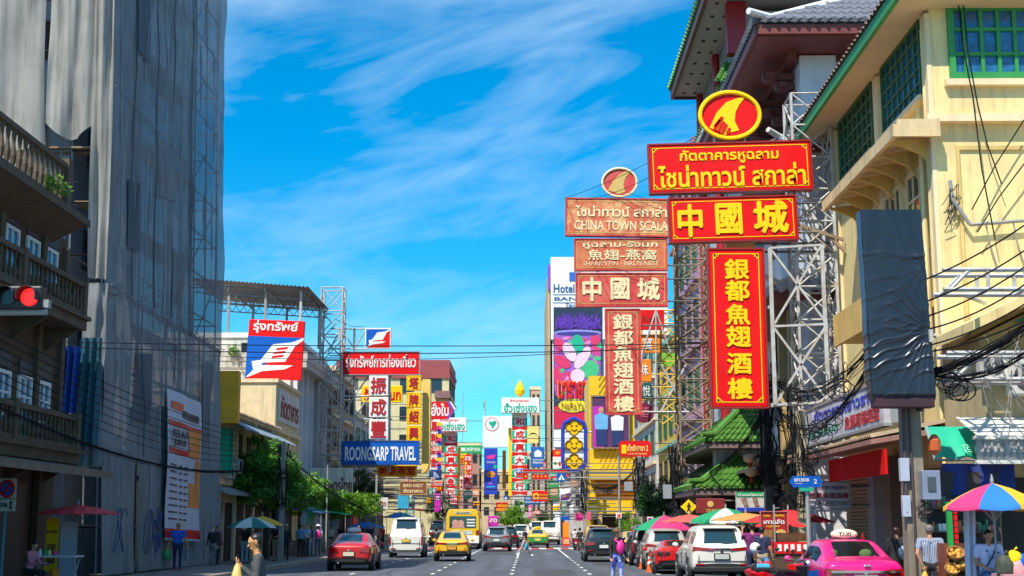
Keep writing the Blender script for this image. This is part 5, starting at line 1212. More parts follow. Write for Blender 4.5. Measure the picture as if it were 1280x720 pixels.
sign('vertical_sign', 'narrow orange vertical strip right of the blue banner', 178, (628, 563, 632.5, 612), ORANGE, sup=-12)
sign('vertical_sign', 'tall golden vertical strip left of the right gold shop sign', 167, (635.5, 535, 639.5, 622), GOLD, sup=7)
sign('hanging_sign', 'small red and yellow round cornered sign over the far lane', 150, (620, 628, 635, 639), ORANGE, shapes=[('red_field', RED2, [(620, 628), (635, 628), (635, 634), (620, 635)])], texts=[('อร่อย', 622, 629, 633, 633.5, YEL, .03)], sup=-14.5)
sign('hanging_sign', 'yellow sign with a black crescent beside the right gold shop sign', 185, (659, 532, 673, 554), PALEY, shapes=[('crescent', BLACK, [(661, 545), (664, 541), (669, 541), (672, 544), (669, 542.6), (664, 542.6)])], sup=5)
sign('hanging_sign', 'blue sign with a white house emblem and white letters', 160, (664, 558.5, 680.5, 584), mat('royal_blue2', (.015, .12, .42), .45), shapes=[('house_emblem', WHITE, [(668, 571), (668, 565), (672.5, 562), (677, 565), (677, 571)])], texts=[('ธนาคารกรุง', 666, 574, 679, 576.2, WHITE, .02), ('PITSANULA', 666, 577, 679, 579.5, WHITE, .02)], sup=7)
sign('hanging_sign', 'wide red sign with white script and gold dots in front of the right gold sign', 150, (653.5, 587, 685.5, 599.5), RED2, texts=[('ทองคำ', 668, 588.5, 684, 593, WHITE, .02), ('• • • • • •', 656, 594.5, 683, 596.5, GOLD, .03)], sup=8)
sign('hanging_sign', 'smaller red sign with a white swoosh behind the pedestrian sign', 149, (689, 587, 711, 598), RED2, texts=[('ทอง', 692, 589.5, 706, 594, WHITE, .02)], sup=9)
sign('hanging_sign', 'orange red picture sign with a white foot beside the flower sign', 155, (691, 562, 702, 574), RED2, shapes=[('white_foot', WHITE, [(691, 571), (702, 571), (702, 574), (691, 574)]), ('blob', ORANGE, ellpts(697, 566, 3.5, 2.5, 10))], sup=8.5)
sign('hanging_sign', 'white picture sign with green and red blobs below the orange red one', 155, (691, 575.5, 702, 585), WHITE, shapes=[('blob', GREEN, ellpts(694, 579, 2.4, 2, 8)), ('blob', RED2, [(698, 577), (701, 577), (701, 583), (698, 582)])], sup=8.5)
sign('hanging_sign', 'red sign with a yellow round emblem of a head', 138, (665, 613.5, 685, 627), RED2, shapes=[('round_emblem', GOLD, ellpts(670, 620.3, 4, 4.3, 12)), ('head', RED2, ellpts(670, 620.3, 2, 2.6, 10), .03)], texts=[('ร้านทอง', 675, 617, 684, 619.5, GOLD, .01), ('เยาวราช', 675, 621.5, 684, 624, GOLD, .01)], sup=9)
sign('hanging_sign', 'blue sign with white letters partly behind the red emblem sign', 142, (655, 620, 676, 631), mat('royal_blue2', (.015, .12, .42), .45), texts=[('KBS', 657, 622, 663, 625, WHITE, .02), ('ธนาคาร', 657, 626.5, 674, 628.5, WHITE, .01)], sup=9)
sign('vertical_sign', 'green upright sign with a painted figure beside the red emblem sign', 138.5, (685.5, 601, 699, 627), mat('sign_green2', (.03, .30, .08), .5), shapes=[('figure_picture', mat('peach', (.60, .35, .2), .6), [(688, 609), (697, 609), (697, 619), (688, 619)])], texts=[('สมุนไพร', 687, 603, 698, 606, WHITE, .02), ('โบราณ', 687, 621, 698, 624, YEL, .02)], sup=9)
sign('hanging_sign', 'small white sign with purple and yellow lettering', 137, (700, 611, 713, 627), WHITE, shapes=[('purple_field', PURPLE, [(701, 619), (713, 616), (712, 624), (701, 626)])], texts=[('เบียร์', 703, 618.5, 711, 622, YEL, .03, .05)], sup=9.2)
sign('crossing_sign', 'blue square pedestrian crossing sign with a white triangle hung over the road', 104, (696, 591.5, 707.5, 602), BLUE, shapes=[('white_triangle', WHITE, [(697.5, 600), (701.8, 592.7), (706, 600)]), ('walker', TEAL, [(701, 600), (701.3, 595), (702.3, 595), (702.8, 600)], .03)], depth=.06)
sign('crossing_sign', 'tiny blue pedestrian crossing sign with a white triangle above the far lane', 130, (629.5, 619.5, 635, 625), BLUE, shapes=[('white_triangle', WHITE, [(630.3, 624), (632.2, 620.3), (634.2, 624)])], depth=.06, sup=ax(700, 130))
t = thing('sign_gantry', 'thin grey gantry arm holding the blue pedestrian sign over the road', 'gantry', (8.2, 104.3, 0))
MB().tube([(8.2, 104.3, .1), (8.2, 104.3, az(594, 104))], .09, 8).build('post', GREY, t)
MB().tube([(8.2, 104.3, az(597, 104)), (ax(695, 104), 104.2, az(597, 104))], .06, 6).build('arm', GREY, t)
# right side street-level signs
sign('hanging_sign', 'pale shop sign hanging under the tiled canopy with purple and red letters', 41.5, (1011, 602, 1062, 636), mat('pale_sign', (.42, .38, .42), .6), frame=GREY, texts=[('ภัตตาคารหูฉลาม', 1020, 606, 1058, 613, mat('dark_violet', (.10, .04, .16), .5), .02), ('成興魚翅酒樓', 1012, 616, 1060, 623, DRED, .03), ('SHARK FIN RESTAURANT', 1018, 626, 1061, 632, DGREY, .0)], sup=10.4)
t = sign('street_name_sign', 'blue pointed street name sign with a small green plate under it', 35, (987, 595, 1028, 609), BLUE, depth=.05, outline=[(991.5,595),(1024,595),(1028,602),(1024,609),(991.5,609),(987,602)], texts=[('เยาวราช', 993, 598, 1011, 602, WHITE, .03), ('Yaowarat', 993.5, 603.5, 1003, 605, WHITE, 0), ('2', 1017, 599, 1021, 604.5, WHITE, .01)], shapes=[('green_plate', TEAL, [(998, 609.5), (1017, 609.5), (1015, 614), (1000, 614)])])
MB().tube([(ax(1008, 35), 35.1, 0), (ax(1008, 35), 35.1, az(606, 35))], .06, 8).build('post', STEEL, t)
sign('board', 'white and green food board with a blue foot above the umbrellas', 52, (921, 615, 963, 639), mat('board_white', (.55, .53, .50), .6, var=.3, scale=3), shapes=[('green_strip', GREEN, [(921, 615), (963, 615), (963, 621), (921, 621)]), ('blue_strip', DBLUE, [(921, 634.5), (963, 634.5), (963, 639), (921, 639)]), ('picture', mat('brown_picture', (.28, .16, .12), .6, var=.5, scale=6), [(926, 623), (933, 622), (936, 633), (930, 633)]), ('picture', mat('brown_picture', (.28, .16, .12), .6), [(940, 622), (946, 622), (949, 633), (943, 633)])], texts=[('ก๋วยเตี๋ยวเป็ด', 923, 616.3, 960, 620, WHITE, .02, .03)], sup=9.5)
sign('shop_sign', 'dark red sign with a gold round crest behind the umbrellas', 57, (871, 623, 906, 642), DRED, shapes=[('crest', OG, ellpts(888, 630, 4, 4, 14))], texts=[('酒家', 882, 636, 895, 640, OG, .03)], sup=9.6)
t = sign('menu_board', 'red menu board with white Thai word and two food pictures', 38, (952, 640, 983.5, 673), mat('menu_red', (.34, .01, .012), .5), frame=mat('rose_frame', (.5, .15, .15), .5), depth=.08,
     texts=[('เกาหลัด', 955, 649, 980, 655, WHITE, .05), ('ก๋วยเตี๋ยว', 955, 643, 963, 646, GOLD, .02), ('ต้มเลือด', 969, 642.5, 980, 645.5, GOLD, .02), ('หมูกรอบ', 958, 657, 974, 659.5, GOLD, .02)],
     shapes=[('food_picture', mat('food', (.30, .14, .04), .6, var=.6, scale=14), [(953, 662), (966, 662), (966, 672), (953, 672)]), ('food_picture', mat('food2', (.62, .40, .10), .6, var=.5, scale=14), ellpts(975.5, 666, 6, 4.5, 16))])
MB().tube([(ax(968, 38), 38.1, .14), (ax(968, 38), 38.1, az(672, 38))], .03, 6).build('post', GREY, t)
sign('menu_board', 'small red menu board with yellow marks by the white coupe', 55, (863, 655, 878, 672), RED2, depth=.06, texts=[('เมนู', 866, 658, 876, 662, YEL, .02)], shapes=[('picture', WHITE, [(864, 663), (871, 662), (872, 668), (865, 670)])], sup=8.6)
t = sign('walking_sign', 'yellow diamond warning sign with a black walking figure', 58, (851, 624, 871, 643), GOLD, depth=.04, outline=[(861,624),(871,633.5),(861,643),(851,633.5)],
     shapes=[('walker', BLACK, [(860.5,628.5),(862,628.5),(862.3,631),(864,633),(863.5,633.8),(862,632.8),(862,635),(864,639),(862.8,639.4),(861,636.5),(859.5,639.5),(858.4,639),(860,634.5),(860,632.5),(858.8,634),(858.2,633.5),(859.8,630.8)])])
MB().tube([(ax(861, 58), 58.1, 0), (ax(861, 58), 58.1, az(640, 58))], .045, 8).build('post', GREY, t)
t = sign('no_parking_sign', 'blue and red no parking sign on a pole behind the cars on the right', 62, (809, 646, 816.5, 657), OFFW, depth=.03, shapes=[('red_ring', RED2, ellpts(812.8, 650.5, 3.2, 3.5, 16)), ('blue_disc', BLUE, ellpts(812.8, 650.5, 2.4, 2.7, 16), .03)])
MB().tube([(ax(813, 62), 62.1, 0), (ax(813, 62), 62.1, az(655, 62))], .04, 8).build('post', GREY, t)
t = sign('prohibition_sign', 'small white sign with red crossed marks on a thin pole by the yellow shop', 80, (770, 641, 777, 648), WHITE, depth=.04, shapes=[('red_mark', RED2, [(771, 642), (773, 643.5), (775, 642), (776, 643), (774.4, 644.6), (776, 646.5), (775, 647.4), (773.4, 645.7), (772, 647.4), (771, 646.5), (772.4, 644.6)])])
MB().tube([(ax(773.5, 80), 80.1, 0), (ax(773.5, 80), 80.1, az(570, 80))], .06, 8).build('post', GREY, t)
t = sign('no_parking_sign', 'square no parking sign with a time plate on a teal pole at the left pavement', 35, (-2, 598, 21, 639), OFFW, depth=.03,
     shapes=[('red_ring', RED2, ellpts(8.5, 611, 11, 11.5, 28)), ('blue_disc', BLUE, ellpts(8.5, 611, 8.4, 8.8, 28), .026), ('red_slash', RED2, [(1, 617), (3, 619.5), (16, 605), (14, 602.5)], .032), ('plate_line', DGREY, [(-2, 623), (21, 623), (21, 624), (-2, 624)]), ('arrow', BLACK, [(15, 626), (17.5, 629), (15.8, 629), (15.8, 634), (17.5, 634), (15, 637), (12.5, 634), (14.2, 634), (14.2, 629), (12.5, 629)])],
     texts=[('24 ชม.', 0, 628, 11, 634, BLACK, .02)])
p_ = at(6, 640, 35.1); MB().tube([(p_.x, 35.1, 0), (p_.x, 35.1, at(6, 600, 35.1).z)], .045, 8).build('post', mat('teal_post', (.04, .20, .26), .5), t)
# extra little signs that crowd the far right corner
for (lab, Y, bx, m) in (('tiny pink shop sign over the far right pavement', 120, (719, 641, 729, 651), PINK), ('tiny rose shop sign right of the pink one', 119, (733, 640, 739, 650), mat('rose2', (.7, .1, .2), .5)), ('tiny blue sign with a white foot over the far right pavement', 126, (701, 644, 712, 650), BLUE), ('tiny yellow round sign under the small white purple sign', 133, (691, 632, 699, 639), YEL), ('white blank board beside the pink shop sign', 128, (712, 632, 717, 641), WHITE)):
    sign('hanging_sign', lab, Y, bx, m, depth=.15, sup=ax(745, Y))
for (lab, Y, bx, m) in (('magenta upright board on the left pavement beside the bus', 118, (610, 645, 623, 662), MAG), ('plain magenta strip sign above the left pavement', 128, (543, 617, 551, 640), MAG)):
    sign('hanging_sign', lab, Y, bx, m, depth=.3, texts=[('ลด', bx[0]+2, bx[1]+3, bx[2]-2, bx[1]+8, WHITE, .03)], sup=None if bx[0] > 600 else -15)

# the crowd of small shop signs that overlap at the far end
FS = (('crimson', RED2), ('lemon', GOLD), ('leaf green', GREEN), ('royal blue', BLUE), ('white', WHITE), ('pink', PINK), ('turquoise', TEAL), ('amber', ORANGE))
rf = random.Random(4); wd = ('ทอง', '金行', 'ร้านยา', '茶', 'อาหาร', '藥', 'โรงแรม', '魚')
for i in range(44):
    left = i < 16 or i > 31; k = i % 16 if i < 32 else i-32; nm, m = FS[k % 8]; Y = rf.uniform(118, 200)
    px = rf.uniform(500, 600) if left else rf.uniform(640, 735); py = rf.uniform(575, 640); w_ = rf.uniform(4, 9); h_ = rf.uniform(4, 8) if k < 8 else rf.uniform(10, 17)
    shp = ('wide' if k < 8 else 'upright')
    if i > 31: shp = 'square' if k < 8 else 'slender'; Y = rf.uniform(113, 124); px = rf.uniform(500, 545); py = rf.uniform(548, 628)
    sign('hanging_sign', 'tiny %s %s shop sign in the far crowd of signs over the %s pavement' % (shp, nm, 'left' if left else 'right'), Y, (px, py, px+w_ if k < 8 else px+w_*.6, py+h_), m, depth=.2, sup=-16 if left else 12+bend(Y),
         texts=[(wd[i % 8] if k < 8 else '\n'.join(wd[(1, 3, 5, 7)[i % 4]]+'店'), px+.6, py+h_*.15, px+(w_ if k < 8 else w_*.6)-.6, py+h_*.85, WHITE if nm not in ('white', 'lemon') else RED2, .03)])
# ================================================================ VEHICLES
CARGLASS = mat('car_glass', (0.014, 0.04, 0.05), 0.04, var=0, spec=0.8, coat=0.5)  # teal base colour stands in for part of the sky's reflection
TRIMB = mat('black_trim', (0.02, 0.02, 0.021), 0.5, var=0)
def carbody(st, idx_glass, mats, root, tail=(), sub=2):
    """st: stations (s, zb, zm, zbelt, ztop, w, wbelt, wt, crown); loft mirrored, subdivided once, split by material into parts"""
    rings = []
    for (s, zb, zm, zl, zt, w, wl, wtp, cr) in st:
        h = zt - zl
        half = [(0, zb), (.80*w, zb), (.965*w, zb+.09), (w, zm), (wl, zl), (wl+(wtp-wl)*.10, zl+h*.10), (wl+(wtp-wl)*.86, zl+h*.86), (wtp*.96, zt-.02 if h > .12 else zt), (.80*wtp, zt+cr*.6), (0, zt+cr)]
        rings.append((s, half))
    n = len(rings[0][1])
    vs = []; fs = []; mi = []
    for s, half in rings:
        for x, z in half: vs.append((x, s, z))
        for x, z in half[1:-1]: vs.append((-x, s, z))
    per = 2*n-2
    def vi(k, j, side):
        if side > 0 or j == 0 or j == n-1: return k*per+j
        return k*per+n+j-1
    for k in range(len(rings)-1):
        for j in range(n-1):
            m = idx_glass(k, j, rings[k][0])
            for sd in (1, -1):
                q = [vi(k, j, sd), vi(k, j+1, sd), vi(k+1, j+1, sd), vi(k+1, j, sd)]
                q = list(dict.fromkeys(q))
                if len(q) < 3: continue
                fs.append(tuple(q if sd < 0 else q[::-1])); mi.append(m)
    for k, fl in ((0, 1), (len(rings)-1, -1)):
        for j in range(n-1):
            q = list(dict.fromkeys([vi(k, j, 1), vi(k, j+1, 1), vi(k, j+1, -1), vi(k, j, -1)]))
            if len(q) < 3: continue
            fs.append(tuple(q if fl > 0 else q[::-1])); mi.append(0 if j > 1 else (4 if k == 0 else 0))
    me = bpy.data.meshes.new('car'); me.from_pydata(vs, [], fs)
    for m in mats: me.materials.append(m)
    me.polygons.foreach_set('material_index', mi)
    o = bpy.data.objects.new('car', me); COL.objects.link(o)
    sb = o.modifiers.new('s', 'SUBSURF'); sb.levels = sub
    dg = bpy.context.evaluated_depsgraph_get()
    ev = bpy.data.meshes.new_from_object(o.evaluated_get(dg))
    bpy.data.objects.remove(o)
    names = {0: 'body', 1: 'side_window', 2: 'rear_window', 3: 'windscreen', 4: 'bumper', 5: 'roof'}
    V = [tuple(p.co) for p in ev.vertices]
    groups = {}
    for p in ev.polygons:
        key = (p.material_index, (1 if p.center.x > 0 else -1) if p.material_index == 1 else 0)
        groups.setdefault(key, []).append(tuple(p.vertices))
    for (m, sd), pf in sorted(groups.items()):
        used = {}; nv = []; nf = []
        for f in pf:
            g = []
            for i in f:
                if i not in used: used[i] = len(nv); nv.append(V[i])
                g.append(used[i])
            nf.append(tuple(g))
        MB().add(nv, nf).build(names[m], mats[m], root, smooth=True)
    bpy.data.meshes.remove(ev)
def wheel(root, x, y, r, w=.2):
    t = MB().lathe((x, y, r), [(r*.62, -w/2), (r*.93, -w/2), (r, -w*.35), (r, w*.35), (r*.93, w/2), (r*.62, w/2)], 20, 'x').build('wheel', TYRE, root, smooth=False)
    mb = MB(); mb.lathe((x, y, r), [(r*.60, -w*.42), (r*.60, w*.42)], 16, 'x')
    for k in range(5):
        a = k*1.2566; mb.bar((x+(w*.46 if x > 0 else -w*.46), y, r), (x+(w*.46 if x > 0 else -w*.46), y+r*.56*math.cos(a), r+r*.56*math.sin(a)), r*.16, .03)
    mb.build('rim', RIM, t)
PRO = {
 'sedan': dict(L=4.6, W=.885, H=1.46, wb=(0.95, 3.65), r=.32, st=[(0,.40,.62,.82,.90,.70,.70,.62,.01),(.05,.30,.60,.86,1.00,.81,.77,.68,.02),(.22,.24,.60,.90,1.055,.86,.82,.72,.02),(.62,.22,.60,.92,1.075,.885,.84,.68,.02),(1.00,.22,.60,.93,1.26,.885,.84,.62,.03),(1.42,.22,.60,.93,1.42,.885,.84,.575,.03),(1.55,.22,.60,.93,1.435,.885,.84,.575,.03),(2.35,.22,.60,.93,1.45,.885,.84,.585,.03),(2.50,.22,.60,.93,1.44,.885,.84,.585,.03),(2.95,.22,.60,.93,1.20,.885,.84,.66,.03),(3.40,.22,.60,.91,.99,.885,.84,.72,.03),(4.20,.24,.56,.80,.86,.86,.80,.66,.03),(4.52,.28,.50,.66,.72,.76,.70,.58,.02),(4.60,.36,.48,.58,.62,.62,.58,.50,.0)],
   rear=(3, 4), wind=(8, 9), side=(4, 8), pil=(5, 7)),
 'suv': dict(L=4.75, W=.93, H=1.78, wb=(.95, 3.7), r=.38, st=[(0,.52,.75,.98,1.06,.80,.80,.74,.01),(.05,.36,.74,1.02,1.12,.88,.85,.79,.02),(.14,.32,.72,1.04,1.16,.92,.88,.76,.02),(.28,.30,.72,1.05,1.40,.93,.88,.70,.03),(.46,.30,.72,1.05,1.66,.93,.88,.66,.03),(.62,.30,.72,1.05,1.72,.93,.88,.65,.04),(1.3,.30,.72,1.05,1.75,.93,.88,.66,.04),(1.42,.30,.72,1.05,1.75,.93,.88,.66,.04),(2.5,.30,.72,1.05,1.73,.93,.88,.65,.04),(2.66,.30,.72,1.05,1.70,.93,.88,.65,.04),(3.05,.30,.72,1.05,1.42,.93,.88,.70,.04),(3.45,.30,.72,1.04,1.14,.93,.87,.74,.03),(4.3,.32,.70,.96,1.04,.91,.85,.70,.04),(4.66,.36,.62,.82,.88,.82,.76,.62,.02),(4.75,.44,.60,.72,.76,.68,.64,.54,.0)],
   rear=(2, 3), wind=(9, 10), side=(4, 9), pil=(6, 8)),
 'van': dict(L=5.2, W=.94, H=2.24, wb=(.95, 3.9), r=.34, st=[(0,.45,.72,1.05,1.16,.84,.84,.80,.01),(.05,.28,.72,1.12,1.25,.92,.90,.84,.02),(.12,.26,.72,1.14,1.32,.94,.91,.83,.02),(.17,.26,.72,1.15,1.55,.94,.91,.80,.03),(.24,.26,.72,1.15,1.86,.94,.91,.77,.03),(.34,.26,.72,1.15,2.06,.94,.91,.74,.06),(.50,.26,.72,1.15,2.14,.94,.91,.73,.09),(2.0,.26,.72,1.15,2.16,.94,.91,.73,.09),(2.12,.26,.72,1.15,2.16,.94,.91,.73,.09),(4.0,.26,.72,1.12,2.10,.94,.91,.72,.06),(4.3,.26,.72,1.10,1.90,.94,.90,.74,.04),(4.75,.26,.70,1.06,1.40,.94,.89,.78,.03),(4.95,.28,.68,1.00,1.12,.92,.86,.76,.02),(5.15,.34,.60,.84,.9,.86,.80,.70,.0)],
   rear=(3, 4), wind=(10, 11), side=(5, 10), pil=(7, 8)),
 'coupe': dict(L=4.5, W=.97, H=1.22, wb=(.8, 3.45), r=.34, st=[(0,.42,.60,.80,.88,.78,.78,.72,.0),(.05,.28,.58,.84,.94,.92,.88,.80,.0),(.2,.18,.56,.85,.96,.97,.90,.78,.01),(.8,.16,.55,.84,.98,.97,.90,.66,.02),(1.3,.16,.54,.82,1.10,.97,.88,.58,.03),(1.75,.16,.54,.80,1.18,.96,.86,.54,.03),(1.9,.16,.54,.80,1.19,.96,.86,.53,.03),(2.2,.16,.54,.80,1.19,.96,.86,.53,.03),(2.35,.16,.54,.80,1.17,.96,.86,.54,.03),(2.9,.16,.54,.78,.93,.96,.86,.64,.03),(3.2,.16,.54,.76,.82,.96,.86,.70,.03),(4.1,.16,.48,.62,.68,.94,.82,.64,.03),(4.5,.22,.40,.48,.52,.72,.66,.54,.0)],
   rear=(3, 4), wind=(8, 9), side=(4, 8), pil=(5, 7)),
}
def car(name, label, cat, kind, pm, loc, rz=0.0, plate=PLATEW, taxi=None, lower=None, group=None, tails='corner', scale=(1,1,1), roofm=None, bumper=True, spoiler=False, extras=None, dark_tint=True):
    P = PRO[kind]; st = [(s*scale[1], zb*scale[2], zm*scale[2], zl*scale[2], zt*scale[2], w*scale[0], wl*scale[0], wt_*scale[0], cr) for (s, zb, zm, zl, zt, w, wl, wt_, cr) in P['st']]
    root = thing(name, label, cat, (0, 0, 0), group)
    r0, r1 = P['rear']; w0, w1 = P['wind']; s0, s1 = P['side']; p0, p1 = P['pil']
    def ig(k, j, s):
        if j == 8 and r0 <= k <= r1: return 2
        if j == 8 and w0 <= k <= w1: return 3
        if j == 5 and s0 <= k < s1 and k not in (p0 if kind != 'sedan' and kind != 'coupe' else -1,): return 1
        if j <= 1: return 4
        if roofm and j >= 6: return 5
        return 0
    mats = [pm, CARGLASS, CARGLASS, CARGLASS, TRIMB if bumper else pm, roofm or pm]
    if lower:     # two-tone: lower flanks in a second paint
        mats = [pm, CARGLASS, CARGLASS, CARGLASS, TRIMB, pm]
    carbody(st, ig, mats, root)
    W = P['W']*scale[0]; L = P['L']*scale[1]; r = P['r']*scale[2]
    for y in P['wb']:
        y *= scale[1]
        for x in (-W+.10, W-.10):
            a = MB(); a.lathe((x+(.102 if x > 0 else -.102)-(0.1 if x > 0 else -0.1)*.25, y, r), [(r*1.13, -.05), (r*1.13, .05)], 24, 'x'); a.build('wheel_arch', TRIMB, root)
            wheel(root, x+(.03 if x > 0 else -.03), y, r)
    zl = st[1][3]; ztk = st[1][4]; wr = st[1][5]
    H = P['H']*scale[2]
    if tails == 'corner':
        for sx in (-1, 1):
            MB().prism([(sx*wr*.50, -.035, zl-.13), (sx*wr*1.0, .02, zl-.16), (sx*wr*.985, .12, zl+.01), (sx*wr*.98, .02, zl+.03), (sx*wr*.50, -.03, zl+.0)][::sx], (0, .16, 0)).build('tail_lamp', TAIL, root, bevel=.01)
    elif tails == 'bar':
        for sx in (-1, 1): MB().prism([(sx*wr*.30, -.04, zl-.02), (sx*wr*1.0, .03, zl-.04), (sx*wr*.98, .03, zl+.10), (sx*wr*.30, -.035, zl+.04)][::sx], (0, .1, 0)).build('tail_lamp', TAIL, root, bevel=.01)
        MB().box(-wr*.30, wr*.30, -.03, .08, zl-.0, zl+.05).build('trim_bar', CHROME, root)
    elif tails == 'tall':
        for sx in (-1, 1): MB().box(*sorted((sx*wr*.90, sx*(wr*1.005))), -.03, .10, zl-.42, zl+.02).build('tail_lamp', TAIL, root, bevel=.02)
    elif tails == 'round':
        for sx in (-1, 1):
            MB().box(*sorted((sx*wr*.45, sx*wr*.96)), -.02, .05, zl-.16, zl-.02).build('lamp_recess', TRIMB, root, bevel=.03)
            MB().lathe((sx*wr*.70, -.015, zl-.09), [(.075, -.01), (.075, .03)], 16, 'y').build('tail_lamp', TAIL, root)
    zp = zl-.20 if kind not in ('van',) else zl-.18
    pw = .21 if kind != 'coupe' else .2
    MB().box(-pw-.03, pw+.03, -.055, .02, zp-.10, zp+.10).build('plate_frame', TRIMB if plate is not PLATEY else CHROME, root)
    pl = MB().box(-pw, pw, -.062, -.04, zp-.075, zp+.075).build('number_plate', plate, root)
    # bumper step, boot seam, reflectors, mirrors, handles
    zb_ = st[1][1]
    mb = MB(); mb.box(-wr*.86, wr*.86, -.022, .05, zl-.012-.33, zl-.33)
    mb.box(-wr*.80, wr*.80, -.018, .05, zb_+.06, zb_+.14); mb.each('bumper_line', TRIMB, root)
    mb = MB()
    for sx in (-1, 1): mb.box(sx*wr*.80-.006, sx*wr*.80+.006, -.020, .04, zb_+.16, zl-.16)
    mb.each('boot_seam', TRIMB, root)
    for sx in (-1, 1): MB().box(*sorted((sx*wr*.62, sx*wr*.92)), -.03, .03, zb_+.20, zb_+.245).build('reflector', TAIL, root)
    kw = st[w1+1]
    for sx in (-1, 1):
        MB().ell((sx*(W+.10), kw[0]-.10, kw[3]+.10), .10, .06, .075, 10, 8).build('mirror', pm if not roofm else TRIMB, root, smooth=True)
    mb = MB()
    for sx in (-1, 1):
        for s_ in (st[p0][0] + .05, st[p1][0]+.1): mb.box(*sorted((sx*(W-.02), sx*(W+.006))), s_, s_+.012, zb_+.18, zl)
        mb.box(*sorted((sx*(W-.03), sx*(W+.004))), st[2][0]+.9, L-1.2, zb_+.02, zb_+.07)
    mb.build('door_seam', TRIMB, root)
    mb = MB()
    for sx in (-1, 1):
        for s_ in (st[p0][0]+.25, st[p1][0]+.25): mb.box(*sorted((sx*(W-.03), sx*(W+.02))), s_, s_+.18, zl-.10, zl-.07)
    mb.build('door_handle', pm, root)
    if kind in ('suv', 'van'):
        k = st[r1+1]; MB().box(-k[7]*.8, k[7]*.8, k[0]-.14, k[0]+.12, k[4]+k[8]-.03, k[4]+k[8]+.02).build('roof_spoiler', pm, root, bevel=.015)
        mb = MB(); mb.bar((0, st[r0][0]-.01, st[r0][4]+.03), (wr*.4, st[r0][0]+.0, st[r0][4]+.06), .02); mb.build('wiper', TRIMB, root)
    mb = MB()
    for x in (-.16, .16) if kind == 'coupe' else (-wr*.5,): mb.lathe((x, -.03, zb_+.02), [(.035, 0), (.035, .12)], 10, 'y')
    mb.build('exhaust', CHROME, root)
    MB().lathe((0, -.03 if kind != 'van' else -.02, zl-.055), [(.045, -.012), (.045, .03)], 14, 'y').build('badge', CHROME, root)
    for sx in (-1, 1):    # head restraints seen through the glass are hidden; front lamps close the other end
        MB().ell((sx*st[-3][5]*.8, L-.22, st[-2][3]+.02), .16, .12, .07, 10, 6).build('headlight', CHROME, root)
    if lower:
        mb = MB(); k_ = [q for q in st]
        for sx in (-1, 1):
            pts = [(sx*(q[5]+.006), q[0], q[2]) for q in k_[1:-2]]; lo = [(sx*(q[5]*.975+.008), q[0], q[1]+.10) for q in k_[1:-2]]; hi = [(sx*(q[6]+.010), q[0], q[3]-.02) for q in k_[1:-2]]
            for i in range(len(pts)-1): mb.quad(lo[i], lo[i+1], pts[i+1], pts[i]); mb.quad(pts[i], pts[i+1], hi[i+1], hi[i])
        q = st[1]; mb.box(-q[5]*.93, q[5]*.93, -.018, .06, q[1]+.10, q[3]-.0)
        mb.build('lower_panel', lower, root)
    if taxi:
        tm, tl, txt = taxi; k = st[p0+1]
        y = (st[p0][0]+st[p1][0])/2
        t = MB(); zt = k[4]+k[8]
        t.ell((0, y, zt+.10), .30, .09, .115, 16, 8); o = t.build('roof_sign', tm, root, smooth=True)
        MB().box(-.22, .22, y-.06, y+.06, zt-.02, zt+.03).build('sign_base', TRIMB, root)
        if txt: lettering(txt, (0, y-.085, zt+.10), X3, Z3, .26, .09, TRIMB, o, .02, .02)
    if extras: extras(root, st)
    root.location = loc; root.rotation_euler.z = rz
    return root
P_RED = paint('metallic_red', (0.60, 0.008, 0.012)); P_WHITE = paint('pearl_white', (0.74, 0.72, 0.66), .0); P_YEL = paint('taxi_yellow', (0.80, 0.46, 0.004), 0)
P_SILV = paint('silver_grey', (0.30, 0.30, 0.31), .5); P_BLK = paint('black_paint', (0.012, 0.013, 0.016), .2); P_DK = paint('dark_blue_black', (0.016, 0.022, 0.032), .2)
P_PINK = paint('taxi_pink', (0.78, 0.006, 0.20), 0.1); P_GRN = paint('taxi_green', (0.006, 0.26, 0.05), 0); P_SPORT = paint('sports_red', (0.62, 0.006, 0.006), 0); P_BRZ = paint('silver_beige', (0.55, 0.51, 0.46), .3)
def cx(px, Y): return ax(px, Y, 690)
LAMPW = mat('lamp_white', (0.75, .72, .66), .3, var=0)
car('taxi', 'red sedan taxi with a white roof sign driving away in the left lane', 'taxi', 'sedan', P_RED, (cx(441, 55)-.1, 54.5, 0), 0.015, plate=mat('cream_plate', (.62, .58, .42), .4, var=0), taxi=(LAMPW, None, None))
car('minibus', 'white high roof passenger van with yellow number plate driving away', 'van', 'van', P_WHITE, (cx(508, 78)+.05, 77, 0), 0.02, plate=PLATEY, tails='tall', bumper=False)
car('taxi', 'all yellow sedan taxi ahead of the white van', 'taxi', 'sedan', P_YEL, (cx(566, 70), 69, 0), 0.03, plate=mat('orange_plate', (.75, .32, .04), .4, var=0), tails='bar')
car('suv', 'silver grey suv with dark glass driving in the middle lane', 'suv', 'suv', P_SILV, (cx(621, 97), 96, 0), -0.01, tails='bar', scale=(1, .98, .95))
car('suv', 'near black suv just ahead of the silver suv', 'suv', 'suv', P_BLK, (cx(634, 112), 111, 0), 0, scale=(.97, 1, .96))
car('people_carrier', 'white people carrier waiting beyond the crosswalk behind the walking pedestrian', 'people carrier', 'suv', P_WHITE, (cx(651, 121), 121, 0), 0, scale=(1, 1, 1.05))
car('taxi', 'green and yellow sedan taxi beyond the crosswalk', 'taxi', 'sedan', P_YEL, (cx(672, 112), 111, 0), 0, plate=PLATEY, lower=P_GRN, taxi=(YEL, None, None))
car('minibus', 'white van with large dark rear window right of the green taxi', 'van', 'van', P_WHITE, (cx(687, 128), 128, 0), 0, tails='tall')
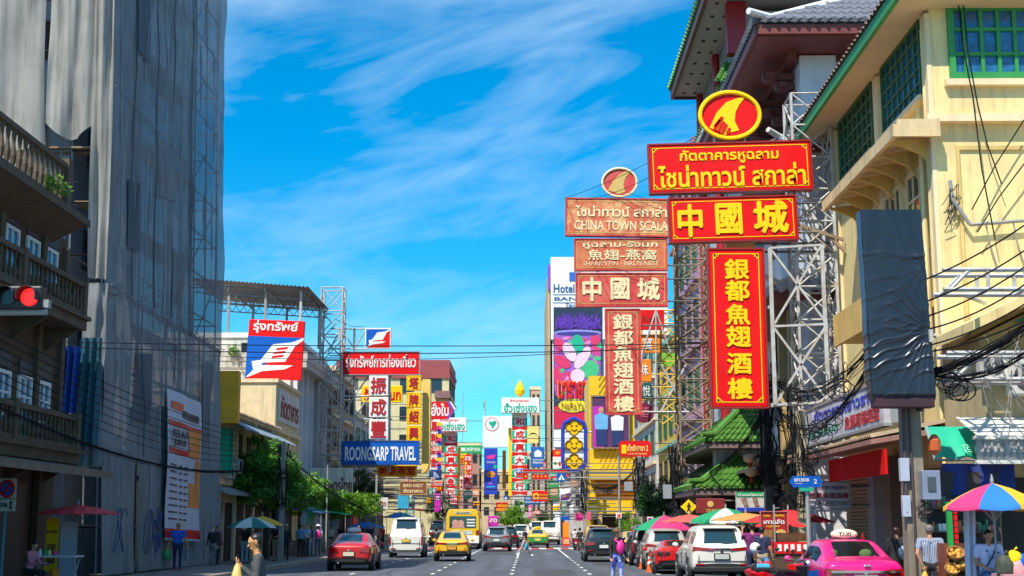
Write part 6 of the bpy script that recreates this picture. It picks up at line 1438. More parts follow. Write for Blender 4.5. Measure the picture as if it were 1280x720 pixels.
car('minibus', 'second white van further down, half hidden behind the first white van', 'van', 'van', P_WHITE, (cx(671.5, 140), 140, 0), 0, tails='tall')
car('car', 'dark car far down the left lanes beside the magenta board', 'car', 'suv', P_DK, (cx(630, 128)-.6, 130, 0), 0)
car('suv', 'black suv parked on the right behind the woman with the pink backpack', 'suv', 'suv', P_DK, (cx(751, 69)+.1, 68, 0), 0.0, scale=(1, 1, .93))
car('taxi', 'dark car with a yellow topped rear window parked in front of the black suv', 'car', 'suv', P_DK, (cx(748, 84), 84, 0), 0, roofm=paint('taxi_gold', (.6, .36, .06), .1))
car('taxi', 'yellow and blue car parked by the thin post on the right', 'car', 'sedan', paint('taxi_gold', (.6, .36, .06), .1), (cx(790, 74)+.25, 74, 0), 0, lower=P_DK)
car('suv', 'large black suv parked beside the silver beige car', 'suv', 'suv', P_BLK, (cx(806, 62)+.3, 61.5, 0), 0, scale=(1.02, 1, 1.02), tails='tall')
car('crossover', 'silver beige crossover parked behind the red sports car', 'car', 'suv', P_BRZ, (cx(832, 57), 56.2, 0), 0, tails='bar', scale=(1, 1, .92))
car('sports_car', 'bright red low sports car squeezed beside the white suv', 'sports car', 'coupe', P_SPORT, (cx(850, 51.5), 51, 0), 0, tails='round')
def fort(root, st):
    MB().box(-.86, .86, -.05, .12, .36, .52).build('lower_guard', TRIMB, root, bevel=.03)
    mb = MB()
    for sx in (-1, 1): mb.tube([(sx*.60, 1.0, 1.83), (sx*.60, 2.9, 1.82)], .02, 6)
    mb.build('roof_rail', CHROME, root)
car('suv', 'big pearl white suv parked in front of the umbrellas with black plate', 'suv', 'suv', P_WHITE, (cx(898, 43.4)+.02, 42.8, 0), 0.01, plate=mat('silver_plate', (.5, .52, .5), .4, var=0), tails='bar', scale=(1.0, 1, 1.0), extras=fort)
def pinkx(root, st):
    MB().box(-.70, .70, -.05, .06, .80, .845).build('boot_chrome', CHROME, root)
    mb = MB()
    for sx in (-1, 1): mb.prism([(sx*.893, .3, .74), (sx*.893, 1.8, .62), (sx*.893, 3.2, .70), (sx*.893, 3.2, .80), (sx*.893, 1.8, .76), (sx*.893, .3, .86)][::sx], (sx*.003, 0, 0))
    mb.build('blue_flash', BLUE, root)
    for x in (-.36, .36):
        MB().ell((x, 1.50, 1.15), .14, .07, .12, 12, 8).build('head_restraint', mat('seat_green', (.30, .45, .14), .8), root, smooth=True)
    lettering('มก 9188', (0, -.066, .675), X3, Z3, .34, .08, TRIMB, root, .02, .008, name='plate_lettering')
    MB().lathe((.50, 2.3, 1.46), [(.035, 0), (.03, .06), (.01, .13)], 8).build('aerial', TAIL, root)
    MB().box(-.02, .10, -.045, .0, .93, .97).build('boot_emblem', CHROME, root)
pt = car('taxi', 'bright pink sedan taxi with an oval white roof sign, parked nearest on the right', 'taxi', 'sedan', P_PINK, (cx(1075, 29), 28.6, 0), -0.01, plate=PLATEY, taxi=(mat('lit_cream', (.78, .70, .48), .3, var=0), None, 'TAXI'), extras=pinkx)
# see-through rear glass on the near taxi
gm = bpy.data.materials.new('clear_tint'); gm.use_nodes = True
nt = gm.node_tree; p = nt.nodes['Principled BSDF']; p.inputs['Base Color'].default_value = (.02, .03, .03, 1); p.inputs['Roughness'].default_value = .04
tr = nt.nodes.new('ShaderNodeBsdfTransparent'); tr.inputs['Color'].default_value = (.75, .8, .78, 1); mx = nt.nodes.new('ShaderNodeMixShader'); mx.inputs[0].default_value = .28
nt.links.new(tr.outputs[0], mx.inputs[1]); nt.links.new(p.outputs[0], mx.inputs[2]); nt.links.new(mx.outputs[0], nt.nodes['Material Output'].inputs[0])
for c in pt.children:
    if c.name.startswith(('rear_window', 'windscreen', 'side_window')): c.data.materials[0] = gm

# ---------------------------------------------------------------- city bus
def bus():
    root = thing('city_bus', 'tall yellow city bus with a photo advert in its rear window', 'bus', (0, 0, 0))
    BY = mat('bus_yellow', (.80, .50, .01), .35, var=.06, coat=.4)
    w, L, H = 1.25, 11.0, 2.95
    def ring(y, k): return [(-w*k, y, .45), (w*k, y, .45), (w*1.0*k, y, 2.3), (w*.93*k, y, 2.75), (w*.80*k, y, H), (-w*.80*k, y, H), (-w*.93*k, y, 2.75), (-w*k, y, 2.3)]
    MB().rings([ring(0.0, .97), ring(.12, 1.0), ring(L-.1, 1), ring(L, .97)]).build('body', BY, root, bevel=.05)
    MB().prism([(-1.0, -.012, 1.55), (1.0, -.012, 1.55), (1.0, -.012, 2.45), (-1.0, -.012, 2.45)], (0, .05, 0)).build('rear_window', CARGLASS, root, bevel=.02)
    for x, z, r in ((-.55, 1.95, .24), (-.15, 1.93, .24)): MB().lathe((x, -.02, z), [(r, -.004), (r, .004)], 16, 'y').build('advert_face', mat('pale_skin', (.60, .32, .24), .5), root)
    MB().prism([(-.85, -.018, 1.58), (.15, -.018, 1.58), (.05, -.018, 1.80), (-.75, -.018, 1.80)], (0, .01, 0)).build('advert_panel', mat('advert_rose', (.60, .3, .28), .5), root)
    mb = MB()
    for k in range(3): mb.box(.30, .92, -.018, -.01, 1.70+.22*k, 1.80+.22*k)
    mb.build('advert_panel', WHITE, root)
    MB().box(-.62, .62, -.03, .02, 2.62, 2.80).build('route_board', mat('route_white', (.6, .58, .4), .5), root)
    lettering('53 เทเวศร์', (0, -.035, 2.71), X3, Z3, .9, .12, BLACK, root, .02, .01)
    MB().box(-1.22, 1.22, -.07, .35, .45, 1.0).build('bumper', WHITE, root, bevel=.03)
    MB().box(-1.15, 1.15, -.03, .05, .24, .45).build('valance', TRIMB, root)
    MB().box(-.95, -.1, -.03, 0, 1.12, 1.42).build('engine_grille', mat('bus_green_ad', (.55, .6, .25), .5, var=.5, scale=6), root)
    MB().box(.05, .7, -.03, 0, 1.10, 1.36).build('advert_panel', mat('bus_blue_ad', (.45, .6, .62), .5, var=.5, scale=6), root)
    for sx in (-1, 1): MB().box(*sorted((sx*.98, sx*1.2)), -.035, .02, 1.05, 1.4).build('tail_lamp', TAIL, root, bevel=.01)
    for sx in (-1, 1):
        for k in range(7): MB().box(*sorted((sx*1.22, sx*1.256)), .6+1.45*k, 1.85+1.45*k, 1.5, 2.28).build('side_window', CARGLASS, root)
        MB().box(*sorted((sx*1.235, sx*1.254)), .3, L-.3, .5, 1.2).build('side_panel', mat('bus_brown', (.16, .10, .07), .5), root)
        for y in (2.6, 8.6): wheel(root, sx*1.12, y, .48, .28)
    MB().box(-.3, .3, -.08, -.06, .62, .78).build('number_plate', PLATEY, root)
    return root
bs = bus(); bs.location = (cx(579, 105), 104, 0); bs.rotation_euler.z = 0.015
car('minibus', 'dark blue minibus in the gap between the white van and the yellow bus', 'van', 'van', P_DK, (cx(549, 122), 122, 0), 0)
red_roof = thing('street_canopy', 'long red fabric canopy over the stalls behind the yellow bus', 'canopy', (-5, 150, 0))
mb = MB(); mb.prism([(-12.5, 140, 3.4), (-6.5, 140, 3.0), (-6.5, 160, 3.0), (-12.5, 160, 3.4)], (0, 0, .12)); mb.build('fabric', RED2, red_roof)
mb = MB()
for y in (140.5, 150, 159): mb.tube([(-6.8, y, 0), (-6.8, y, 3.0)], .05, 5); mb.tube([(-12.3, y, 0), (-12.3, y, 3.35)], .05, 5)
mb.build('frame', GREY, red_roof)

# ---------------------------------------------------------------- motorcycles
def motorbike(label, loc, rz, m, helmet=True, group='motorcycles at the kerb'):
    root = thing('motorcycle', label, 'motorcycle', (0, 0, 0), group)
    for y in (-.62, .62):
        o = MB().lathe((0, y, .29), [(.21, -.045), (.27, -.05), (.29, 0), (.27, .05), (.21, .045)], 20, 'x').build('wheel', TYRE, root)
        mb = MB(); mb.lathe((0, y, .29), [(.06, -.06), (.06, .06)], 10, 'x')
        for k in range(6): mb.bar((0, y, .29), (0, y+.21*math.cos(k*1.047), .29+.21*math.sin(k*1.047)), .02)
        mb.build('rim', RIM, o)
    mb = MB(); mb.rings([[(x*w, y, z+zz*h) for x, zz in ((-1,-.6),(-.6,-1),(.6,-1),(1,-.6),(1,.5),(.5,1),(-.5,1),(-1,.5))] for y, z, w, h in ((-.82, .72, .06, .04), (-.6, .70, .13, .11), (-.2, .62, .13, .15), (.1, .50, .12, .14), (.3, .55, .08, .12))])
    mb.rings([[(x*w, y, z) for x, z in ((-1, .45), (1, .45), (.9, .9), (-.9, .9))] for y, w in ((.28, .17), (.40, .20), (.46, .12))])
    mb.build('fairing', m, root, bevel=.03)
    MB().rings([[(x*w, y, z+zz*.05) for x, zz in ((-1,-1),(1,-1),(1,.4),(.6,1),(-.6,1),(-1,.4))] for y, z, w in ((-.75, .80, .10), (-.4, .80, .15), (-.05, .76, .11), (.12, .74, .07))]).build('seat', BLACK, root, bevel=.02)
    mb = MB(); mb.tube([(-.33, .36, 1.02), (-.18, .46, .99), (0, .48, .98), (.18, .46, .99), (.33, .36, 1.02)], .016, 6); mb.tube([(0, .48, .98), (0, .62, .30)], .03, 6); mb.build('handlebar', TRIMB, root)
    for sx in (-1, 1):
        mb = MB(); mb.tube([(sx*.22, .44, 1.0), (sx*.28, .42, 1.17)], .008, 5); mb.ell((sx*.30, .41, 1.2), .06, .015, .045, 10, 6); mb.build('mirror', TRIMB, root)
    MB().ell((0, .50, .93), .09, .07, .09, 10, 8).build('headlight', CHROME, root)
    MB().box(-.07, .07, -.86, -.80, .66, .74).build('tail_lamp', TAIL, root, bevel=.01)
    MB().box(-.09, .09, -.88, -.86, .48, .60).build('number_plate', PLATEW, root)
    MB().tube([(.16, -.1, .30), (.18, -.5, .34), (.18, -.85, .40)], [.03, .05, .055], 8).build('exhaust', CHROME, root)
    root.location = loc; root.rotation_euler.z = rz
    return root
motorbike('red motorcycle parked behind the big white suv with a blue bag hung on it', (cx(949, 33), 33, 0), -.5, P_SPORT)
motorbike('red and black motorcycle parked in front of the menu board', (cx(976, 31), 31, 0), -1.1, P_SPORT)
motorbike('dark scooter leaning between the menu board and the pink taxi', (cx(992, 30), 30, 0), -.8, P_BLK)
t = thing('helmet', 'white motorcycle helmet hanging on the parked red motorcycle', 'helmet', at(944, 685, 33))
p = at(944, 685, 32.8); MB().ell(p, .13, .15, .13, 14, 10).build('shell', WHITE, t, smooth=True); MB().ell(p+Vector((.05, -.10, .0)), .09, .06, .06, 10, 6).build('visor', BLACK, t, smooth=True)
t = thing('shopping_bag', 'bright blue fabric bag hanging on the red motorcycle', 'bag', at(954, 718, 32.5))
p = at(954, 709, 32.5)
MB().rings([[(p.x+x*w, p.y+y*d, p.z+z) for x, y in ((-1,-1),(1,-1),(1,1),(-1,1))] for z, w, d in ((-.22, .16, .07), (-.05, .17, .09), (.08, .15, .05))]).build('bag', mat('bag_blue', (.02, .35, .62), .6), t, bevel=.03)
mb = MB(); mb.tube([p+Vector((-.07, 0, .07)), p+Vector((0, 0, .24)), p+Vector((.07, 0, .07))], .01, 5); mb.build('handle', mat('bag_blue', (.02, .35, .62), .6), t)
# traffic cones
def cone(label, loc):
    t = thing('traffic_cone', label, 'traffic cone', loc, 'orange traffic cones')
    x, y, z = loc
    MB().box(x-.19, x+.19, y-.19, y+.19, z, z+.03).build('base', mat('cone_orange', (.75, .12, .015), .5), t)
    MB().lathe(loc, [(.15, .03), (.035, .72), (.03, .73)], 16).build('cone', mat('cone_orange', (.75, .12, .015), .5), t)
    for z0, r0, z1, r1 in ((.30, .108, .40, .091), (.50, .075, .58, .061)): MB().lathe(loc, [(r0+.002, z0), (r1+.002, z1)], 16).build('white_band', WHITE, t)
cone('orange traffic cone with white bands standing left of the red sports car', (cx(811, 54), 53.5, 0))
cone('orange cone half hidden behind the silver beige crossover', (cx(803, 58), 58, 0))
# ================================================================ PEOPLE
def seg_dist(P, a, b, ra, rb):
    a = np.array(a); b = np.array(b); d = b-a; L2 = max(d.dot(d), 1e-9)
    t = np.clip(((P-a) @ d)/L2, 0, 1)
    return np.linalg.norm(P-(a+t[:, None]*d), axis=1) - (ra+(rb-ra)*t)
def person(label, loc, rz=0.0, h=1.68, top=None, legs=None, shoe=BLACK, skin=SKIN, hairm=HAIR, pose=None, sleeve='short', leg='long', vox=.016, hat=None, long_hair=False, extras=None, build_=1.0, group=None, hands=True, bald=False):
    """one continuous figure grown from tapered limbs, then remeshed; faces the local -Y"""
    q = dict(lean=0, turn=0, hipL=0, hipR=0, kneeL=4, kneeR=4, shL=4, shR=4, abL=9, abR=9, elL=14, elR=14, inL=0, inR=0, sit=False, nod=0, look=0)
    if pose: q.update(pose)
    S = h/1.70; B = build_
    prim = []   # (kind, a, b, ra, rb, tag)
    def cap(a, b, ra, rb, tg): prim.append((Vector(a), Vector(b), ra, rb, tg))
    hipz = .47 if q['sit'] else .90
    pel = Vector((0, 0, hipz))
    ml = Matrix.Rotation(R(q['lean']), 3, 'X')         # lean forward = towards -Y
    mt_ = Matrix.Rotation(R(q['turn']), 3, 'Z')
    T = lambda x, y, z: pel + ml @ (mt_ @ Vector((x, y, z-.90)))
    # torso in flattened pairs of capsules
    for sx in (-1, 1):
        cap(T(sx*.075*B, .005, .90), T(sx*.055*B, .0, 1.08), .095*B, .092*B, 'shirt' if True else '')
        cap(T(sx*.055*B, .0, 1.08), T(sx*.085*B, .0, 1.28), .092*B, .098*B, 'shirt')
        cap(T(sx*.04, .005, 1.36), T(sx*.155*B, .0, 1.375), .075, .062*B, 'shirt')
        cap(pel+Vector((sx*.07*B, .0, -.02)), pel+Vector((sx*.075*B, .0, .03)), .105*B, .10*B, 'pants')
    cap(T(0, .01, 1.38), T(0, -.005, 1.47), .055, .05, 'skin')
    hr = Matrix.Rotation(R(q['nod']), 3, 'X') @ Matrix.Rotation(R(q['look']), 3, 'Z')
    hc = T(0, -.012, 1.575)
    HD = lambda x, y, z: hc + ml @ (hr @ Vector((x, y, z)))
    cap(HD(0, .018, .035), HD(0, -.012, .03), .083, .080, 'skin')
    cap(HD(0, -.020, .0), HD(0, -.030, -.075), .070, .046, 'skin')
    cap(HD(0, -.082, .012), HD(0, -.104, -.022), .011, .016, 'skin')
    cap(HD(-.03, -.080, .028), HD(.03, -.080, .028), .014, .014, 'skin')
    cap(HD(-.018, -.078, -.060), HD(.018, -.078, -.060), .012, .012, 'skin')
    for sx in (-1, 1): cap(HD(sx*.080, .01, .018), HD(sx*.083, .005, -.022), .016, .011, 'skin')
    hand_pts = {}
    for sx, sd in ((1, 'L'), (-1, 'R')):
        hp = pel + Vector((sx*.088*B, 0, -.02))
        rot = Matrix.Rotation(R(-q['hip'+sd]), 3, 'X')
        kn = hp + rot @ Vector((sx*.01, 0, -.42))
        rk = Matrix.Rotation(R(-q['hip'+sd]+q['knee'+sd]), 3, 'X')
        an = kn + rk @ Vector((0, .01, -.405))
        cap(hp, kn, .088*B, .058, 'pants')
        if leg == 'long': cap(kn, an, .060, .046, 'pants')
        else:
            cap(kn, kn.lerp(an, .05), .060, .058, 'pants' if leg == 'shorts' else 'skin'); cap(kn.lerp(an, .1), kn.lerp(an, .4), .047, .050, 'skin'); cap(kn.lerp(an, .4), an, .050, .034, 'skin')
        rf = Matrix.Rotation(R(-q['hip'+sd]+q['knee'+sd]) * .5, 3, 'X')
        cap(an+rf @ Vector((0, .02, -.035)), an+rf @ Vector((sx*.012, -.155, -.05)), .042, .034, 'shoe')
        shd = T(sx*.185*B, .0, 1.375)
        ra = ml @ mt_ @ Matrix.Rotation(R(-q['sh'+sd]), 3, 'X') @ Matrix.Rotation(R(-sx*q['ab'+sd]), 3, 'Y')
        el = shd + ra @ Vector((0, 0, -.285))
        rb = ra @ Matrix.Rotation(R(-q['el'+sd]), 3, 'X') @ Matrix.Rotation(R(sx*q['in'+sd]), 3, 'Y')
        wr = el + rb @ Vector((0, 0, -.245))
        cap(shd, shd.lerp(el, .55), .060*B, .056, 'shirt'); cap(shd.lerp(el, .5), el, .045 if sleeve == 'short' else .052, .038 if sleeve == 'short' else .046, 'skin' if sleeve == 'short' else 'shirt')
        cap(el, wr, .039 if sleeve == 'short' else .045, .027 if sleeve == 'short' else .034, 'skin' if sleeve == 'short' else 'shirt')
        if sleeve != 'short': cap(wr.lerp(el, .06), wr, .027, .026, 'skin')
        # hand: flat palm, four unequal curled fingers, thumb leaving the side of the palm
        hd = rb @ Vector((0, 0, -1)); pn = rb @ Vector((0, -1, 0)); sdv = rb @ Vector((1, 0, 0))
        for k in (-1, 0, 1): cap(wr+hd*.02+sdv*.020*k, wr+hd*.085+sdv*.026*k, .014, .013, 'skin')
        for k, ln in zip((-1.5, -.5, .5, 1.5), (.068, .080, .076, .060)):
            b0 = wr+hd*.085+sdv*.0185*k; b1 = b0+hd*ln*.5+pn*ln*.22; b2 = b1+hd*ln*.30+pn*ln*.42
            cap(b0, b1, .0098, .009, 'skin'); cap(b1, b2, .009, .0078, 'skin')
        t0 = wr+hd*.035-sdv*.030*sx; t1 = t0+hd*.035-sdv*.025*sx+pn*.022; t2 = t1+hd*.03+pn*.012
        cap(t0, t1, .0125, .0105, 'skin'); cap(t1, t2, .0105, .009, 'skin')
        hand_pts[sd] = (wr+hd*.10+pn*.02, hd, pn)
    mb = MB()
    for a, b, ra, rb, tg in prim:
        a, b = a*S, b*S; n = 10 if max(ra, rb) > .02 else 7
        d = (b-a); L = d.length
        if L < 1e-6: d = Vector((0,0,1)); L = 0
        d = d.normalized()
        u = d.cross(Vector((.3, .8, .5)) if abs(d.dot(Vector((.3,.8,.5)).normalized())) < .95 else Vector((1,0,0))).normalized(); v = d.cross(u)
        rgs = []
        for t in (-85, -55, -25, 0): rgs.append((a+d*math.sin(R(t))*ra*S, math.cos(R(t))*ra*S))
        for t in (0, 25, 55, 85): rgs.append((b+d*math.sin(R(t))*rb*S, math.cos(R(t))*rb*S))
        mb.rings([[c+(u*math.cos(2*math.pi*k/n)+v*math.sin(2*math.pi*k/n))*r for k in range(n)] for c, r in rgs])
    me = bpy.data.meshes.new('p'); me.from_pydata(mb.v, [], mb.f)
    o = bpy.data.objects.new('p', me); COL.objects.link(o)
    rm = o.modifiers.new('r', 'REMESH'); rm.mode = 'VOXEL'; rm.voxel_size = vox; rm.adaptivity = 0
    sm = o.modifiers.new('s', 'SMOOTH'); sm.factor = .5; sm.iterations = 2
    dg = bpy.context.evaluated_depsgraph_get(); ev = bpy.data.meshes.new_from_object(o.evaluated_get(dg))
    bpy.data.objects.remove(o)
    nP = len(ev.polygons); C = np.empty(nP*3); ev.polygons.foreach_get('center', C); C = C.reshape(-1, 3)
    tags = ['skin', 'shirt', 'pants', 'shoe']; best = np.full(nP, 1e9); idx = np.zeros(nP, int)
    for a, b, ra, rb, tg in prim:
        dd = seg_dist(C, a*S, b*S, ra*S, rb*S); mk = dd < best; best[mk] = dd[mk]; idx[mk] = tags.index(tg)
    ev.materials.clear()
    for m in (skin, top, legs, shoe): ev.materials.append(m)
    ev.polygons.foreach_set('material_index', idx.astype(np.int32)); ev.polygons.foreach_set('use_smooth', [True]*nP)
    root = thing('person', label, 'person', (0, 0, 0), group)
    ev.name = 'body'; link('body', ev, root)
    K = lambda x, y, z: HD(x, y, z)*S
    rotm = ml @ hr
    mbh = MB()
    if not bald:
        mbh.ell(K(0, .020, .048), .086*S, .091*S, .076*S, 16, 10, rotm); mbh.ell(K(0, .046, .022), .080*S, .056*S, .066*S, 14, 8, rotm)
        if long_hair: mbh.ell(K(0, .07, -.09), .085*S, .045*S, .15*S, 12, 8, rotm)
        mbh.build('hair', hairm, root, smooth=True)
    mbe = MB()
    for sx in (-1, 1): MB().ell(K(sx*.031, -.084, .010), .011*S, .008*S, .007*S, 8, 6, rotm).build('eye', BLACK, root)
    MB().ell(K(0, -.090, -.052), .022*S, .006*S, .006*S, 8, 6, rotm).build('mouth', mat('lips', (.28, .07, .06), .5), root)
    if hat: 
        mh = MB(); mh.ell(K(0, .015, .095), .104*S, .112*S, .062*S, 16, 8, rotm)
        if hat[1] == 'cap': mh.prism([K(x, y, .075) for x, y in ((-.08, -.07), (-.06, -.15), (.06, -.15), (.08, -.07))], rotm @ Vector((0, 0, .015)))
        else: mh.rings([[K(r*math.cos(a), .015+r*1.05*math.sin(a), z) for a in [2*math.pi*k/20 for k in range(20)]] for r, z in ((.19, .055), (.19, .062), (.10, .09))])
        mh.build('hat', hat[0], root, smooth=hat[1] == 'cap')
    if extras: extras(root, lambda x, y, z: T(x, y, z)*S, {k: v[0]*S for k, v in hand_pts.items()}, S, K, rotm)
    root.location = loc; root.rotation_euler.z = rz
    return root
def cloth_m(n, c, c2=None): return mat('cloth_'+n, c, .85, var=.15, scale=6, col2=c2)
C_BLK = cloth_m('black', (.018, .018, .02)); C_NAVY = cloth_m('navy', (.015, .025, .07)); C_BLUE = cloth_m('royal', (.015, .10, .55)); C_LBLUE = cloth_m('light_blue', (.12, .35, .62)); C_JEAN = cloth_m('denim', (.06, .10, .20)); C_WHT = cloth_m('white', (.62, .62, .62)); C_GRY = cloth_m('grey', (.075, .072, .072)); C_PUR = cloth_m('plum', (.16, .015, .12)); C_PNK = cloth_m('pink', (.55, .18, .25)); C_RED = cloth_m('red', (.5, .015, .02)); C_TAN = cloth_m('tan', (.40, .30, .18)); C_LAV = cloth_m('lavender', (.62, .62, .86), (.50, .50, .78))
C_PAT = mat('cloth_patterned_blue', (.02, .06, .50), .85, var=.2, scale=9, col2=(.55, .60, .75)); C_PAT2 = mat('cloth_blue_white', (.03, .07, .25), .85, scale=12, col2=(.45, .5, .62))
def stripes(name, c1, c2, freq):
    m = mat(name, c1, .85, var=.1, scale=6, col2=None); nt = m.node_tree; p = nt.nodes['Principled BSDF']
    w = nt.nodes.new('ShaderNodeTexWave'); w.wave_type = 'BANDS'; w.bands_direction = 'X'; w.inputs['Scale'].default_value = freq; w.inputs['Distortion'].default_value = .6
    t = nt.nodes.new('ShaderNodeTexCoord'); nt.links.new(t.outputs['Object'], w.inputs['Vector'])
    mx = nt.nodes.new('ShaderNodeMix'); mx.data_type = 'RGBA'; mx.inputs[6].default_value = tuple(c1)+(1,); mx.inputs[7].default_value = tuple(c2)+(1,)
    nt.links.new(w.outputs['Fac'], mx.inputs[0]); nt.links.new(mx.outputs[2], p.inputs['Base Color']); return m
C_STR = stripes('cloth_striped', (.03, .05, .13), (.42, .46, .55), 10)
def carry_bag(m, sd='L', drop=.12, w=.11, hh=.30, name='plastic_bag'):
    def f(root, T, H, S, K, rm):
        p = H[sd]; a = p+Vector((0, 0, -drop))
        mb = MB(); mb.rings([[a+Vector((x*w*k, y*w*.6*k, z)) for x, y in ((-1,-.7),(-.4,-1),(.4,-1),(1,-.7),(1,.7),(.4,1),(-.4,1),(-1,.7))] for z, k in ((-hh, .55), (-hh*.85, .95), (-hh*.4, 1.0), (-.02, .55), (drop*.9, .08))])
        mb.build(name, m, root, smooth=True)
    return f
# the man in front, walking to the left, reading his phone
def front_man(root, T, H, S, K, rm):
    carry_bag(mat('yellow_plastic', (.70, .46, .12), .45, var=.2, scale=8), 'L', .05, .12, .36)(root, T, H, S, K, rm)
    p = H['R']; MB().box(p.x-.035, p.x+.035, p.y-.03, p.y-.018, p.z-.04, p.z+.10).build('phone', BLACK, root, bevel=.004)
    mb = MB(); mb.ell(T(.10, .14, .93), .14, .14, .13, 12, 8); mb.build('waist_bag', mat('brown_bag', (.12, .05, .035), .7, var=.5, scale=18, col2=(.3, .18, .12)), root, smooth=True)
P18 = at(322, 668, 18.0)
person('man in a charcoal top walking left in front with a phone and yellow bag', (P18.x+.06, 18.0, 0), R(-78), h=1.66, top=C_GRY, legs=C_BLK, pose=dict(lean=6, nod=10, shR=6, elR=132, shL=10, elL=128, inL=-6, inR=14, hipL=22, kneeL=8, hipR=-18, kneeR=18), sleeve='long', vox=.008, extras=front_man, skin=mat('sunlit_skin', (.62, .27, .10), .5, var=.08, scale=9))  # the orange of the sunlight is put into his skin colour
def backpack(m, y=.17, w=.15, z=1.18):
    def f(root, T, H, S, K, rm):
        mb = MB(); mb.ell(T(0, y, z), w, .10, .21, 14, 10); mb.build('backpack', m, root, smooth=True)
        mb = MB()
        for sx in (-1, 1): mb.tube([T(sx*.10, .12, 1.36), T(sx*.105, .0, 1.455), T(sx*.105, -.10, 1.36), T(sx*.12, -.05, 1.12), T(sx*.12, .12, 1.05)], .022, 6)
        mb.build('strap', m, root)
    return f
def woman_pink(root, T, H, S, K, rm):
    mb = MB(); mb.ell(T(.05, -.14, 1.15), .13, .085, .20, 14, 10); mb.build('backpack', PINK, root, smooth=True)
    mb = MB(); mb.tube([T(-.12, -.06, 1.40), T(-.02, -.14, 1.30), T(.1, -.13, 1.22)], .03, 6); mb.tube([T(.13, -.05, 1.38), T(.10, -.13, 1.3)], .03, 6); mb.build('strap', PINK, root)
    MB().ell(K(0, -.055, -.035), .062, .048, .055, 12, 8, rm).build('face_mask', mat('mask_orange', (.62, .22, .05), .7), root, smooth=True)
    mb = MB(); mb.rings([[K(r*math.cos(a), .01+r*1.05*math.sin(a), z) for a in [2*math.pi*k/20 for k in range(20)]] for r, z in ((.16, .05), (.16, .06), (.098, .085), (.09, .14), (.03, .16))]); mb.build('sun_hat', mat('hat_brown', (.14, .07, .03), .8), root, smooth=True)
person('woman in black and blue patterned trousers with a hot pink bag standing in the road', (cx(771, 40), 40, 0), R(25), h=1.66, top=C_BLK, legs=C_PAT, shoe=C_RED, sleeve='long', vox=.012, pose=dict(hipL=10, hipR=-8, elL=20, elR=20, shR=5), extras=woman_pink)
person('person in dark top and pale trousers striding across the crosswalk with a teal bag', (cx(656, 79), 79, 0), R(60), h=1.66, top=C_NAVY, legs=cloth_m('pale', (.50, .42, .46)), shoe=WHITE, vox=.016, pose=dict(hipL=28, hipR=-24, kneeL=6, kneeR=20, shL=-15, shR=18), extras=carry_bag(mat('teal_bag', (.02, .35, .42), .6), 'R', .05, .13, .35))
KZ = .14
person('man in a bright blue shirt and cap carrying a green bag beside the hanging banner', (cx(222, 51), 51, KZ), R(12), h=1.70, top=C_BLUE, legs=C_NAVY, shoe=C_RED, skin=SKIN2, vox=.014, hat=(mat('cap_beige', (.45, .36, .25), .8), 'cap'), pose=dict(hipL=12, hipR=-10, abL=16, abR=16), extras=carry_bag(GREEN, 'R', .05, .13, .36), build_=1.08)
person('masked woman in black with patterned trousers near the end of the netting', (cx(266, 56), 56, KZ), R(-10), h=1.60, top=C_BLK, legs=cloth_m('grey_pattern', (.10, .10, .11), (.3, .3, .3)), vox=.016, sleeve='long', long_hair=True, extras=lambda root, T, H, S, K, rm: MB().ell(K(0, -.06, -.04), .055, .045, .045, 10, 8, rm).build('face_mask', WHITE, root, smooth=True))
person('person in a purple jacket standing behind the woman in black', (cx(272, 58.5), 58.5, KZ), R(80), h=1.62, top=C_PUR, legs=C_BLK, vox=.018, sleeve='long')
person('woman in a pink blouse seated at the stall table under the red umbrella', (cx(37, 36.5), 36.5, KZ+.02), R(78), h=1.60, top=C_PNK, legs=C_BLK, vox=.014, sleeve='long', pose=dict(sit=True, hipL=84, hipR=84, kneeL=84, kneeR=84, lean=10, nod=22, shL=30, elL=60, shR=28, elR=65))
for (px, Y, rz, h, tp, lg, lab, kw) in (
    (306, 61, 170, 1.68, C_BLK, cloth_m('light_jeans', (.28, .40, .50)), 'person in black top and light jeans under the green and white umbrella', {}),
    (322, 62, 95, 1.6, C_BLUE, C_JEAN, 'person in a bright blue shirt behind the walking man', {}),
    (344, 64.5, -30, 1.72, C_BLK, C_TAN, 'man in black shirt and beige shorts on the left pavement', dict(leg='shorts', pose=dict(shL=20, elL=60))),
    (357, 66, 20, 1.66, C_BLK, C_BLK, 'person dressed in black with a pale cap beside the concrete pole', dict(hat=(C_WHT, 'cap'), sleeve='long')),
    (375, 72, 160, 1.68, C_LBLUE, C_BLK, 'man in light blue shirt and black trousers, leftmost of the standing group', {}),
    (382, 73, -20, 1.70, mat('cloth_pale_blue', (.45, .55, .75), .85), C_NAVY, 'man in pale shirt and navy jeans in the standing group', {}),
    (389, 75, 30, 1.62, C_JEAN, cloth_m('light_jeans', (.28, .40, .50)), 'person in dark blue top and light jeans in the standing group', {}),
    (397, 74, 190, 1.66, mat('cloth_ice', (.40, .60, .72), .85), C_JEAN, 'person in a white hat with a pink backpack seen from behind on the left kerb', dict(hat=(C_WHT, 'sun'), extras=backpack(PINK)))):
    person(lab, (cx(px, Y), Y, KZ), R(rz), h=h, top=tp, legs=lg, vox=.018, group='people on the left pavement', **kw)
